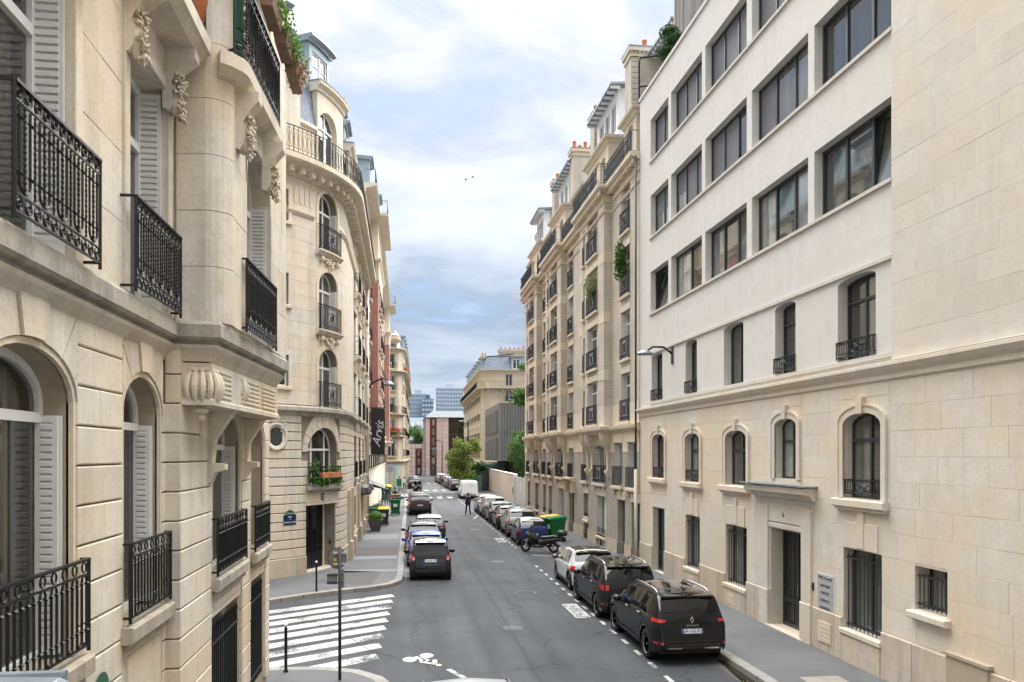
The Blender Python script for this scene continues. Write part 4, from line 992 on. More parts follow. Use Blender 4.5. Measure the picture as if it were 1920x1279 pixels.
# lower storeys (flush wall) in greyer brick
low = [(34.36,35.85,3.42,5.5),(36.77,38.26,3.42,5.5),(39.9,42.3,3.42,5.4),(43.95,45.2,3.42,5.3),(47.75,49.1,3.42,5.3),(50.8,53.1,3.42,5.3),(54.85,56.1,3.42,5.3),(57.2,58.6,3.42,5.3),(60.0,62.4,3.42,5.3),(64.6,66.2,3.42,5.3)]
gnd = [(34.03,35.25,.12,2.78),(36.36,37.64,.12,2.78),(39.9,41.8,.62,2.75),(43.85,45.0,1.2,2.72),(43.9,44.9,.12,1.0),(47.65,49.1,.12,3.15),(50.8,52.55,.5,2.7),(55.0,56.1,.6,2.7),(57.4,58.5,.6,2.7),(60.3,62.1,.6,2.7),(64.7,65.9,.6,2.7)]
lo = [(a-o7,b-o7,z0,z1,(.22 if b-a > 2 and z0 > 3 else 0),.32) for a,b,z0,z1 in low+gnd]
q = MB(); wall(q, g7, 0, g7.L, -.1, 6.0, lo, .32); q.build('lower_brick_wall', M['brickg'], b7)
q = MB(); wall(q, g7, 0, 33.53, -.1, .78, [(a,b,-.11,.79,0,.02) for a,b,z0,z1,_,_ in lo if z0 < .7], .02, .05); q.build('plinth', M['s8low'], b7)
q = MB(); wall(q, g7, 0, 33.53, 5.05, 6.0, [(a,b,5.0,z1,0,.02) for a,b,z0,z1,_,_ in lo if z1 > 5.06], .02, .02); q.build('stone_frieze', M['s7'], b7)
for (a,b,z0,z1,r,_) in lo[:10]:
    wd = b-a > 2
    window(b7, g7, (a,b,z0,z1,r), .27, 2, None, 'white', 'gl', .06)
    q = MB(); fbox(q, g7, a-.15, b+.15, -.25, .18, z0-.16, z0-.01, .02); q.build('window_sill', M['s7'], b7)
    for c in (a+.08, b-.25): q = MB(); fbox(q, g7, c, c+.16, -.02, .12, z0-.4, z0-.16, .02); q.build('sill_bracket', M['s7'], b7)
    railing(b7, g7, a-.04, b+.04, z0, z0+.95, .10, 0, 'oval' if wd else 'bars', 'ironb', .012, .12)
    if not wd: q = MB(); fbox(q, g7, a-.13, b+.13, -.02, .05, z1, z1+.42, .015); q.build('lintel', M['s7'], b7)
    for leaf_ in (0,):
        P0, P1 = g7.p(b-.01,-.26,0), g7.p(b-.01,-.03,0); shutter(b7, P0, P1, z0+.05, z1-.05, (0,-1), 20, .03)
gw = lo[10:]
for k, (a,b,z0,z1,r,_) in enumerate(gw):
    q = MB(); fbox(q, g7, a-.12, b+.12, -.02, .035, z1, z1+.4, .012); q.build('lintel', M['s7'], b7)
    if k in (0, 1):
        q = MB(); D = -.28
        fbox(q, g7, a, b, D-.04, D, z0, z1); o = q.build('garage_door', simple('petrol_blue_paint', (.03,.055,.075), .4) if k == 0 else bpy.data.materials['petrol_blue_paint'], b7)
        for i in range(2):
            x0 = a+(b-a)*i/2
            for (za, zb) in ((.1,.95),(1.05,1.5),(1.6,2.5)):
                q = MB(); fbox(q, g7, x0+.07, x0+(b-a)/2-.07, D, D+.025, z0+za, z0+zb, .015); q.build('door_panel', bpy.data.materials['petrol_blue_paint'], o)
    elif k == 5: door(b7, g7, a, b, z0, z1, .3, 'fdark', 4)
    elif k == 4: q = MB(); fbox(q, g7, a, b, -.2, -.15, z0, z1); q.build('cellar_door', M['ironb'], b7)
    else:
        window(b7, g7, (a,b,z0,z1,0), .27, 2, None, 'white', 'gl', .06); q = MB(); fbox(q, g7, a-.06, b+.06, -.25, .1, z0-.12, z0, .015); q.build('window_sill', M['s7'], b7)
        if k in (2, 6): 
            P0 = g7.p(b-.01,-.26,0); shutter(b7, P0, g7.p(b-.01,-.03,0), z0+.05, z1-.05, (0,-1), 20, .03)
            q = MB(); fbox(q, g7, a+.05, (a+b)/2, -.2, -.17, z0+.1, z1-.05); q.build('roller_shutter', M['shut'], b7)
        else: q = MB(); fbox(q, g7, a+.05, b-.05, -.2, -.17, z0+.1, z1-.05); q.build('roller_shutter', noisy('beige_shutter', (.30,.26,.20), (.38,.33,.27), 3, .6, 0) if 'beige_shutter' not in bpy.data.materials else bpy.data.materials['beige_shutter'], b7)
        bars(b7, g7, a, b, z0+.02, z0+.42, -.0, 8, .012, (z0+.05, z0+.42), 'balcony_railing', 'ironb')
        c = (a+b)/2; q = MB(); fbox(q, g7, c-.1, c+.1, .03, .055, .18, .45); q.build('cellar_vent', M['iron'], b7)
# big carved corbels carrying the bays
for S in SB:
    for y, w in ((S+.55,.48),(S+BW-.55,.48),(S+3.9,.35)):
        q = MB(); q.ball((10.22, y, 5.95), .45, w, .78, 14, 8); c_ = q.build('corbel_bowl', M['s7'], b7, True)
        q = MB(); s_ = y-o7
        profile(q, g7, s_-.16, s_+.16, [(-.02,3.75),(.12,3.8),(.16,3.95),(.22,4.0),(.22,4.12),(.10,4.15),(.12,4.9),(.26,5.3),(.3,5.9),(-.02,5.95)]); q.build('corbel', M['s7'], b7)
q = MB(); s_ = 48.4-o7
profile(q, g7, s_-1.15, s_+1.15, [(-.02,3.2),(.1,3.22),(.34,3.36),(.4,3.42),(.4,3.5),(-.02,3.52)]); q.build('door_canopy', M['s7'], b7)
for dx in (-.95,.95): q = MB(); fbox(q, g7, s_+dx-.12, s_+dx+.12, -.02, .28, 2.6, 3.22, .03); q.build('canopy_bracket', M['s7'], b7)
# ---- attic: stone dormer boxes, white timber lofts, slate, chimneys
q = MB()
q.poly([(10.75,34,18.3),(10.75,67.4,18.3),(11.9,67.4,21.3),(11.9,34,21.3)]); q.poly([(11.9,34,21.3),(11.9,67.4,21.3),(15,67.4,22),(15,34,22)]); q.poly([(10.75,67.4,18.3),(15,67.4,18.3),(15,67.4,22),(11.9,67.4,21.3)])
q.build('slate_roof', M['slate'], b7)
def dormer_box(y0, y1, x0, x1, z0, z1, arched=True):
    f = Frame([(x1,y0),(x0,y0),(x0,y1),(x1,y1)], -1); sa = x1-x0; w = y1-y0; n = max(1, int(w/2.2))
    ops = []
    for i in range(n): c = sa+w*(i+.5)/n; ops.append((c-.55, c+.55, z0+.12, z0+2.15, .3 if arched else 0, .2))
    q = MB(); wall(q, f, 0, f.L, z0, z1, ops, .2); q.box(x0+.05, x1, y0+.02, y1-.02, z1-.06, z1); q.build('attic_wall', M['s7'], b7)
    q = MB(); profile(q, f, 0, f.L, [(-.05,z1-.32),(.06,z1-.28),(.10,z1-.16),(.26,z1-.08),(.28,z1+.02),(-.05,z1+.06)]); q.build('attic_cornice', M['s7'], b7)
    q = MB(); profile(q, f, 0, f.L, [(-.3,z1+.05),(.27,z1+.025),(.27,z1+.05),(-.3,z1+.16)]); q.box(x0, x1, y0, y1, z1+.04, z1+.1); q.build('lead_cap', M['lead'], b7)
    for o in ops: window(b7, f, o[:5], .17, 2, None, 'white', 'gl', .06)
for S in SB: dormer_box(S+.85, S+5.5, 10.35, 11.8, 18.3, 21.15)
for y0, y1 in ((35.5,37.6),(46.2,48.9),(56.3,58.6),(65.3,67.2)): dormer_box(y0, y1, 10.6, 11.8, 18.3, 20.9)
def loft(y0, y1, x0, z0, z1):
    f = Frame([(14.5,y0),(x0,y0),(x0,y1),(14.5,y1)], -1); sa = 14.5-x0; w = y1-y0
    ops = [(sa+w*t-.5, sa+w*t+.5, z1-2.1, z1-.55, 0, .12) for t in (.22,.5,.78)]
    q = MB(); wall(q, f, 0, f.L, z0, z1, ops, .12); q.build('loft_wall', M['white'], b7)
    q = MB(); q.box(x0+.5, 14.5, y0-.02, y0, z0, z1-.1); q.build('loft_end_wall', M['brickb'], b7)
    for o in ops: window(b7, f, o[:5], .1, 2, None, 'white', 'gl', .05)
    q = MB(); q.hexa([(x0-.55,y0-.45,z1-.06),(14.6,y0-.45,z1+.25),(14.6,y1+.45,z1+.25),(x0-.55,y1+.45,z1-.06),(x0-.55,y0-.45,z1+.06),(14.6,y0-.45,z1+.4),(14.6,y1+.45,z1+.4),(x0-.55,y1+.45,z1+.06)]); q.build('loft_roof', M['lead'], b7)
    for i in range(9): q = MB(); y = y0-.3+(w+.6)*i/8; q.hexa([(x0-.5,y-.04,z1-.2),(x0+.02,y-.04,z1-.2),(x0+.02,y+.04,z1-.2),(x0-.5,y+.04,z1-.2),(x0-.5,y-.04,z1-.07),(x0+.02,y-.04,z1-.03),(x0+.02,y+.04,z1-.03),(x0-.5,y+.04,z1-.07)]); q.build('rafter_end', M['white'], b7)
loft(41.2,45.8,11.3,20.8,24.45); loft(52.3,57.5,11.3,20.8,24.4); loft(63.9,67.3,11.3,20.8,24.8); loft(34.3,36.7,12.2,20.8,24.2)
def pot(parent, x, y, z, h=.45, r=.13):
    q = MB(); q.lathe([(0,0),(r*1.15,0),(r,.06),(r*.92,h-.08),(r*1.05,h-.05),(r*1.05,h),(r*.8,h),(r*.75,h-.1)], 10, (x,y,z)); return q.build('chimney_pot', M['terra'], parent, True)
def chimney(parent, x0, x1, y0, y1, z0, z1, pots, mat='brickb'):
    q = MB(); q.box(x0, x1, y0, y1, z0, z1-.45); q.build('chimney_stack', M[mat], parent)
    q = MB(); q.box(x0-.06, x1+.06, y0-.06, y1+.06, z1-.45, z1-.28)
    i = 0; xx = x0-.04
    q.box(x0-.14, x1+.14, y0-.14, y1+.14, z1-.2, z1); q.box(x0-.02,x1+.02,y0-.02,y1+.02,z1-.28,z1-.2)
    while xx < x1: q.box(xx, xx+.09, y0-.12, y1+.12, z1-.28, z1-.2); xx += .2
    q.build('chimney_cap', M['s7'], parent)
    q = MB(); q.box(x0-.16, x1+.16, y0-.16, y1+.16, z1, z1+.05); c = q.build('chimney_slab', M['lead'], parent)
    for i, h in enumerate(pots): pot(parent, x0+(x1-x0)*(i+.5)/len(pots), (y0+y1)/2, z1+.05, h)
chimney(b7, 10.85, 13.6, 37.2, 38.3, 20.5, 24.55, [.25,.6,.28,.6,.3])
chimney(b7, 11.25, 12.6, 46.4, 47.4, 20.5, 25.3, [.6,.3,.5]); chimney(b7, 11.0, 13.2, 51.1, 52.1, 20.5, 24.95, [.6,.35,.6,.35,.6,.5])
chimney(b7, 11.1, 12.4, 58.2, 59.2, 20.5, 25.3, [.6,.4]); chimney(b7, 11.4, 12.6, 67.3, 68.2, 18, 23.8, [.5,.5])
ld = MB()
for i in range(14): ld.tube([(10.85-.02, 37.0, 20.9+i*.26),(10.85-.02+.3, 37.0, 20.9+i*.26)], .012, 4)
ld.build('climbing_irons', M['iron'], b7)
vp = thing('vent_pipe', 'dark bent flue pipe beside the tall brick chimney', 'pipe', (10.75,35.6,21)); q = MB(); q.tube([(10.75,35.6,20.0),(10.75,35.6,23.0),(10.8,35.5,23.2),(12.4,34.9,23.2)], .05, 6); q.tube([(10.75,35.6,21.9),(11.6,35.2,21.9)], .05, 6); q.build('pipe', M['iron'], vp)
# window plants
def plant(name, label, base, r, mat, n, leaf=.09, cat='plant', group=None, pot_=True, flat_=1.0):
    t = thing(name, label, cat, base, group=group); q = MB(); b0 = Vector(base)
    if pot_: p = MB(); p.lathe([(0,0),(.14,0),(.19,.28),(.2,.3),(.16,.3)], 10, b0); p.build('pot', M['terra'], t, True)
    rx = r if isinstance(r, tuple) else (r,r,r)
    for i in range(7): leaves(q, b0+V(R.uniform(-.5,.5)*rx[0], R.uniform(-.5,.5)*rx[1], .3+rx[2]*R.uniform(.3,1.6)), tuple(x*.55 for x in rx), n//7, leaf, flat_, R, .2)
    s_ = MB()
    for i in range(5): s_.tube([b0+V(0,0,.2), b0+V(R.uniform(-.3,.3)*rx[0], R.uniform(-.3,.3)*rx[1], rx[2]*1.4)], .01, 4)
    s_.build('stem', M['bark'], t); q.build('foliage', M[mat], t); return t
plant('window_plant', 'tall bushy green plant growing out of a brick building window near the drainpipe', (10.05,36.3,12.9), (.4,.65,.95), 'leaf_m', 1000, .13, pot_=False)
plant('window_plant', 'pale leafed climbing plant on the bay window railing of the brick building', (9.75,41.0,12.7), (.3,.9,.75), 'leaf_v', 1000, .13, pot_=False)
# ================================================================ left foreground: limestone building with arched windows (X = -3)
b1 = thing('stone_apartment_building', 'near limestone apartment building with arched windows, black iron railings and a corbelled bow', 'building', (-3, 9, 0))
XA, XP = -3.0, -2.83
fa = Frame([(XA, 0), (XA, 10.58), (XP, 10.58), (XP, 17.3), (-3.6, 18.3), (-12, 13.0)], 1)
sB = lambda Y: 10.58+.17+(Y-10.58)            # path length for points on the projecting part
opA = [(2.9,4.4,3.15,5.88,.42,.31),(6.06,7.74,3.15,5.88,.42,.31),(9.06,10.36,3.15,5.88,.42,.31),(sB(12.35),sB(14.35),3.15,5.7,.5,.31),(sB(15.35),sB(16.75),3.15,5.6,.45,.31)]
cel = [(6.2,7.6,.6,2.2,0,.3),(9.2,10.2,.6,1.95,0,.3),(sB(12.4),sB(14.3),.6,2.55,0,.3),(sB(15.4),sB(16.7),.6,2.6,0,.3)]
m = MB(); wall(m, fa, -6, fa.L, -.1, 6.42, opA+cel, .31, -.03); m.poly([(-3.7,-6,-.1),(-3.7,18,-.1),(-3.7,18,6.4),(-3.7,-6,6.4)])
m.box(-12, -3.75, -6, 15, -.1, 22); m.build('wall', M['mort'], b1)
# rusticated blocks, courses .373 m, every block one piece; keyed round the openings, voussoirs above
ch = .373; Z0 = 5.63-ch*14; lev = [round(Z0+ch*i, 4) for i in range(15)]      # top course ends at 5.63
piers = [(4.55,5.95),(7.80,8.99),(10.42,10.57),(10.585,sB(12.22)),(sB(14.48),sB(15.25)),(sB(16.85),sB(17.29))]
def lay(a, b, z0, z1, name='stone', mat='s1', d1=.028, ch_=.013, gap=.016):
    m = MB(); fbox(m, fa, a+.002, b-.002, -.04, d1+R.uniform(-.003,.003), z0+gap/2, z1-gap/2, ch_); return m.build(name, M[mat], b1)
for (a, b) in piers:
    for k, (z0, z1) in enumerate(zip(lev, lev[1:])):
        if z1 < .2: continue
        if b-a > 1.05 and k % 3 == 1: c = a+(b-a)*R.uniform(.4,.6); lay(a, c, z0, z1); lay(c+.002, b, z0, z1)
        else: lay(a, b, z0, z1)
for i, (a,b,z0,z1,r,dp) in enumerate(opA):
    if i == 0: continue
    n = 7; pin = arch_pts(a-.0, b+.0, z1, r, 28, .06); top = 6.38
    # wedge stones fanning out from the arch up to the ledge
    L_ = piers[i-1][1]; R_ = piers[min(i, len(piers)-1)][0]
    c = (a+b)/2; hw = (R_-L_)/2 if i not in (3,4) else (b-a)/2+.12
    zsp = z1-r
    ang = [math.pi*(j/n) for j in range(n+1)]
    for j in range(n):
        A0, A1 = ang[j], ang[j+1]; inn = []
        for q in range(5):
            A = A0+(A1-A0)*q/4+(.012 if q == 0 else -.012 if q == 4 else 0); w = (b-a)/2+.06
            inn.append((c-w*math.cos(A), zsp+(r+.06)*math.sin(A)))
        out = []
        for q in (4, 0):
            A = A0+(A1-A0)*q/4+(.012 if q == 0 else -.012); dx, dz = -math.cos(A), max(.02, math.sin(A))*.95
            ox, oz = inn[q]; 
            k1 = (top-oz)/dz if dz > .05 else 9; k2 = ((hw*1.0)-abs(ox-c))/max(abs(dx), 1e-3)
            k = max(.12, min(k1, max(k2, .18) if i < 3 else .75, 1.5)); out.append((max(L_+.0, min(R_-.0, ox+dx*k)) if i < 3 else ox+dx*k, min(top, oz+dz*k)))
        poly = inn+out; m = MB(); fr = .030 if j != n//2 else .055
        F_ = [fa.p(s, fr, z) for s, z in poly]; Bk = [fa.p(s, -.04, z) for s, z in poly]; i0 = m.vs(F_); i1 = m.vs(Bk); k_ = len(poly)
        m.face([i0+q for q in range(k_)])
        for q in range(k_): m.face((i0+q, i1+q, i1+(q+1) % k_, i0+(q+1) % k_))
        m.build('voussoir', M['s1'], b1)
    # moulded arris round the opening
    arch_surround(b1, fa, a, b, z0, z1, r, .055, -.05, .012, M['s1'], False, 'window_surround')
for (a, b) in piers[:2]+[(piers[3][0], piers[3][1])]:
    for (z0, z1) in ((5.63, 6.0), (6.0, 6.37)): lay(a, b, z0, z1)
lay(sB(14.48), sB(15.25), 5.63, 5.95); lay(sB(16.85), sB(17.29), 5.63, 5.95)
# panels under the windows, sills, lower window grilles
for i, (a,b,z0,z1,r,dp) in enumerate(opA[1:]):
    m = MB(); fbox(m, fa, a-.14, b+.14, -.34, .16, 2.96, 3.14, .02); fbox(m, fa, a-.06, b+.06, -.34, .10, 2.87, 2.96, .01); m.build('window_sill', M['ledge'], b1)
    cz = cel[i][3]; m = MB(); fbox(m, fa, a-.05, b+.05, -.04, .01, cz+.0, 2.88, .004); m.build('panel_surround', M['s1'], b1)
    m = MB(); fbox(m, fa, a+.08, b-.08, .0, .03, cz+.1, 2.78, .012); m.build('recessed_panel', M['s1'], b1)
    ca, cb, c0, c1 = cel[i][:4]
    window(b1, fa, (ca,cb,c0,c1,0), .28, 2, None, 'white', 'gl', .06)
    if i >= 2: bars(b1, fa, ca+.02, cb-.02, c0, c1-.25, -.02, int((cb-ca)/.13), .014, (c0+.15, c1-.42), 'window_bars', 'iron', True)
    else: bars(b1, fa, ca+.02, cb-.02, c0, c1-.06, -.05, 9, .014, (c0+.1,), 'window_bars', 'iron')
# windows, shutters, railings of the raised ground floor
for i, (a,b,z0,z1,r,dp) in enumerate(opA[1:]):
    window(b1, fa, (a,b,z0,z1,r), .30, 2, 5.32 if i < 2 else 5.1, 'white', 'glc', .075, mun=(), th=.055, room=[(.0,.48),(.55,1.0)], lowpanel=.0)
    zt = 5.34 if i < 2 else 5.12
    X0 = fa.p(b-.012,-.285,0); X1 = fa.p(b-.012,-.075,0)
    if i < 3:
        shutter(b1, X0, X1, z0+.04, zt, (0,-1,0), 30, .03); 
        shutter(b1, fa.p(b-.055,-.28,0), fa.p(b-.055,-.09,0), z0+.04, zt, (0,-1,0), 30, .03)
    railing(b1, fa, a-.06 if i else a-.1, b+.12, 3.17, 4.02, .10, -.0, 'ring', 'iron', .0125, .12, detail=True)
# ---- projecting bow on corbels, ledge, upper storey
LE = Frame([(-2.80,-6),(-2.80,10.45),(-2.30,10.50),(-2.05,14.72),(-2.45,15.6),(-2.9,16.2),(-3.4,16.6)], 1)
bow = Frame([(-2.9,-6),(-2.9,10.72)]+[( -2.52+.28*math.sin(rad(t))-.0, 10.95-.28*math.cos(rad(t))) for t in range(0,91,15)]+[(-2.09,14.7),(-2.42,15.5),(-2.9,16.1),(-10,14.6)], 1)
YU = lambda Y: Y+6
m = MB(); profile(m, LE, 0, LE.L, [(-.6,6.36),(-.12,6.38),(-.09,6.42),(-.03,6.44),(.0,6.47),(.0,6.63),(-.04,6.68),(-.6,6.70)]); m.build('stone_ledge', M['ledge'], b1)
m = MB(); profile(m, LE, 0, LE.L, [(-.7,6.16),(-.20,6.18),(-.17,6.24),(-.08,6.34),(-.06,6.38),(-.7,6.38)]); m.build('ledge_moulding', M['s1'], b1)
# corbelled underside of the bow
low_b = Frame([(-2.83,10.62),(-2.42,10.66),(-2.20,14.66),(-2.5,15.4),(-2.83,15.9)], 1)
m = MB(); profile(m, low_b, 0, low_b.L, [(-.5,5.62),(.0,5.62),(.0,5.68),(-.03,5.70),(-.03,6.16),(-.5,6.2)]); m.build('bow_apron', M['s1'], b1)
for k, (a, b) in enumerate(((.12,.36),(.62,1.35),(1.9,3.0),(3.2,4.2))):
    for j in range(6):
        q = MB(); fbox(q, low_b, a, b, -.035, -.012, 5.74+j*.065, 5.775+j*.065, .004); q.build('vent_slat', M['s1'], b1)
def carved(x, y, z, w, h, outx, outy):      # acanthus bracket: a scrolled bowl with leaf ribs and a pendant
    t = MB(); c = Vector((x,y,z))
    t.ball(c, w*.75, w, h*.5, 16, 10)
    for k in range(9):
        a = -math.pi*.5+math.pi*k/8; 
        d = V(math.cos(a)*outx-math.sin(a)*outy, math.sin(a)*outx+math.cos(a)*outy, 0)
        pts = [c+d*w*(.55+.55*math.sin(j/7*math.pi*.9))*(1)+V(0,0,h*(.5-j/7)) for j in range(8)]
        t.tube(pts, [w*(.05+.12*math.sin(j/7*math.pi)) for j in range(8)], 6)
        t.ball(pts[1], w*.16, w*.16, w*.12, 6, 4)
    t.ball(c-V(0,0,h*.62), w*.42, w*.42, w*.22, 8, 5); t.ball(c-V(0,0,h*.8), w*.24, w*.24, w*.2, 8, 5)
    return smoothang(t.build('carved_corbel', M['s1'], b1), 50)
carved(-2.62,10.85,5.88,.24,.52,.3,-.95); carved(-2.55,12.3,5.95,.22,.5,1,0); carved(-2.5,14.35,5.95,.22,.5,1,0)
for (y, w) in ((12.1,.22),(14.72,.22)):
    s_ = sB(y); m = MB(); profile(m, fa, s_-w/2, s_+w/2, [(-.02,4.55),(.06,4.58),(.12,4.72),(.26,4.76),(.26,4.84),(.08,4.86),(.12,5.2),(.34,5.55),(.4,5.62),(-.02,5.65)]); m.build('corbel', M['s1'], b1)
# upper wall and openings
sW0 = 12.4+6
bs = bow.cum
def sU(Y):   # along the street front of the bow
    k = [i for i, p in enumerate(bow.p_) if abs(p.y-10.95) < 1e-3][-1]; return bs[k]+(Y-10.95)
opU = [(YU(6.02),YU(7.5),6.7,9.42,0,.35),(YU(8.92),YU(10.32),6.7,9.45,0,.35),(YU(2.9),YU(4.4),6.7,9.42,0,.35),(sU(11.75),sU(13.35),6.7,9.55,.55,.38)]
opU2 = [(YU(6.02),YU(7.5),10.2,12.6,0,.35),(YU(8.92),YU(10.32),10.2,12.6,0,.35),(sU(11.75),sU(13.35),10.2,12.6,0,.35)]
m = MB(); wall(m, bow, 0, bow.L, 6.6, 22, opU+opU2, .35, -.03); m.poly([(-3.6,-6,6.6),(-3.6,16,6.6),(-3.6,16,22),(-3.6,-6,22)]); m.poly([(-3.9,-6,22),(-2.1,15,22),(-9,15,22),(-9,-6,22)]); m.build('upper_wall', M['s1u'], b1)
hU = [(a-.02,b+.02,z0,z1+(0 if not r else .1)) for a,b,z0,z1,r,_ in opU+opU2]
kc = [i for i, p in enumerate(bow.p_) if abs(p.y-10.95) < 1e-3][-1]
stones(b1, bow, YU(4.2), YU(10.60), 6.68, 13.5, .72, 1.3, M['s1u'], hU, d0=-.05, d1=.0, gap=.005, bev=.003, limit=80, seed=3)
stones(b1, bow, YU(10.73), bs[kc+0], 6.68, 16, .72, 2.0, M['s1u'], (), d0=-.05, d1=.02, gap=.006, bev=.003, limit=30, seed=4, jitter=0)
stones(b1, bow, bs[kc]+.02, bs[kc]+3.72, 6.68, 13.5, .72, 1.3, M['s1u'], hU, d0=-.05, d1=.0, gap=.005, bev=.003, limit=40, seed=5)
stones(b1, bow, bs[kc]+3.74, bow.L-.1, 6.68, 13.5, .72, 1.3, M['s1u'], (), d0=-.05, d1=.0, gap=.005, bev=.003, limit=40, seed=6)
m = MB(); q_ = arch_pts(*opU[3][:2], opU[3][3], opU[3][4], 12, 0)
wall(m, bow, opU[3][0]-.02, opU[3][1]+.02, 8.9, 9.65, [opU[3][:5]], .03, .0); m.build('arch_head', M['s1u'], b1)
for i, o in enumerate(opU):
    a,b,z0,z1,r,_ = o
    window(b1, bow, (a,b,z0,z1,r), .36, 2, z1-.75, 'white', 'glc', .08, th=.06, room=[(.0,.42),(.6,1.0)])
    shutter(b1, bow.p(b-.012,-.34,0), bow.p(b-.012,-.06,0), z0+.04, z1-.05 if not r else z1-.6, (0,-1,0), 34, .03)
    shutter(b1, bow.p(a+.012,-.34,0), bow.p(a+.012,-.06,0), z0+.04, z1-.05 if not r else z1-.6, (0,1,0), 34, .03)
    if r == 0: m = MB(); fbox(m, bow, a-.16, a-.0, -.03, .03, z0, z1+.16, .01); fbox(m, bow, b, b+.16, -.03, .03, z0, z1+.16, .01); fbox(m, bow, a, b, -.03, .028, z1, z1+.16, .01); m.build('window_surround', M['s1u'], b1)
for o in opU2: window(b1, bow, o[:5], .36, 2, 12.0, 'white', 'gl', .08)
railing(b1, bow, YU(6.1), YU(7.72), 6.68, 7.67, .15, .0, 'scroll', 'iron', .0105, .12, detail=True)
railing(b1, bow, YU(8.70), YU(10.38), 6.68, 7.67, .15, .0, 'scroll', 'iron', .0105, .12, detail=True)
railing(b1, bow, YU(2.8), YU(4.5), 6.68, 7.67, .15, .0, 'scroll', 'iron', .0105, .12)
railing(b1, bow, sU(11.45), sU(13.5), 6.68, 7.70, .06, -.02, 'scroll', 'iron', .0105, .12, detail=True)
# stone balconies of the floor above on carved consoles
def console(f, s, z1, w=.22, dz=.75, out=.36):
    m = MB(); profile(m, f, s-w/2, s+w/2, [(-.02,z1-dz),(.05,z1-dz-.03),(.10,z1-dz+.05),(.09,z1-dz*.55),(.18,z1-dz*.35),(out,z1-.12),(out,z1),(-.02,z1)]); o = m.build('console', M['s1u'], b1)
    m = MB(); c = f.p(s, .12, z1-dz*.75)
    m.ball(c+V(-.03,0,0), .07,.10,.26, 8, 6)
    for k in range(60):
        h_ = R.uniform(-.30,.26); p_ = c+V(R.uniform(-.02,.06), R.uniform(-.11,.11)*(1-abs(h_)), h_); d_ = V(.02,R.uniform(-.06,.06),R.uniform(-.05,.03)); m.tube([p_, p_+d_+V(.025,0,0), p_+d_*2], [.022,.018,.004], 5)
    m.build('carved_foliage', M['s1u'], b1, True)
for (a, b) in ((YU(5.8),YU(7.75)),(YU(8.7),YU(10.5))):
    for s_ in (a+.18, b-.18): console(bow, s_, 9.98)
    m = MB(); profile(m, bow, a-.1, b+.1, [(-.02,9.95),(.34,9.98),(.42,10.06),(.46,10.08),(.46,10.26),(-.02,10.28)]); m.build('balcony_slab', M['s1u'], b1)
    railing(b1, bow, a-.05, b+.05, 10.28, 11.25, .40, 0, 'scroll', 'iron', .0105, .12)
for s_ in (bs[kc]+.25, bs[kc]+1.95): console(bow, s_, 9.86, out=.3)
m = MB(); profile(m, bow, bs[kc]-.3, bs[kc]+2.2, [(-.02,9.82),(.1,9.86),(.2,9.93),(.23,9.95),(.23,10.13),(-.02,10.15)]); m.build('balcony_slab', M['s1u'], b1)
railing(b1, bow, bs[kc]-.2, bs[kc]+2.1, 10.15, 11.2, .19, 0, 'scroll', 'iron', .013, .12)
m = MB(); q0, q1 = bow.p(bs[kc]-.2,.0,0), bow.p(bs[kc]-.2,.19,0); m.hexa([(-2.5,10.9,10.2),(-2.1,10.9,10.2),(-2.1,10.92,10.2),(-2.5,10.92,10.2),(-2.5,10.9,11.15),(-2.1,10.9,11.15),(-2.1,10.92,11.15),(-2.5,10.92,11.15)]); m.build('green_screen', simple('green_canvas', (.01,.09,.055), .7), b1)
# flower boxes hung on the upper railing
def flower_box(x, y, z, w, label, mat, spill, grp=None, brd=.2):
    t = thing('flower_box', label, 'flower box', (x,y,z), group=grp)
    q = MB(); q.hexa([(x-.07,y-w/2+.03,z),(x+.09,y-w/2+.03,z),(x+.09,y+w/2-.03,z),(x-.07,y+w/2-.03,z),(x-.10,y-w/2,z+brd),(x+.12,y-w/2,z+brd),(x+.12,y+w/2,z+brd),(x-.10,y+w/2,z+brd)]); q.build('box', M['terrad'], t)
    q = MB()
    for i in range(8): leaves(q, (x+.05+R.uniform(-.05,.1), y+R.uniform(-.5,.5)*w, z+brd+spill*R.uniform(-.3,1)), (.16,.2,.2), 80, .055, 1, R, .1)
    q.build('foliage', M[mat], t); return t
M['terrad'] = noisy('brown_planter', (.20,.12,.09), (.30,.20,.155), 6, .85, .1)
flower_box(-1.83,11.35,11.0,.75,'brown flower box with bright green trailing leaves on the upper left railing','leaf_l',.35)
flower_box(-1.78,12.2,10.95,.7,'plain brown flower box on the upper left balcony between its two neighbours','leaf_l',.0)
flower_box(-1.74,13.05,10.9,.85,'brown flower box spilling yellow and rust coloured foliage on the upper left railing','leaf_a',-.1,brd=.22)
flower_box(-2.32,9.85,10.95,.8,'small box of rusty red foliage on the balcony at the top left','leaf_rust',.1) if False else None
M['leaf_rust'] = leafmat('leaf_rust', (.12,.03,.02), (.25,.09,.05))
plant('balcony_plant', 'rusty red bushy plant on the stone balcony at the top left', (-2.55,10.15,10.3), (.2,.25,.35), 'leaf_rust', 500, .05)
plant('balcony_plant', 'bright green leafy plant rising above the upper left railing', (-2.25,11.3,10.2), (.25,.5,.85), 'leaf_l', 1100, .07)
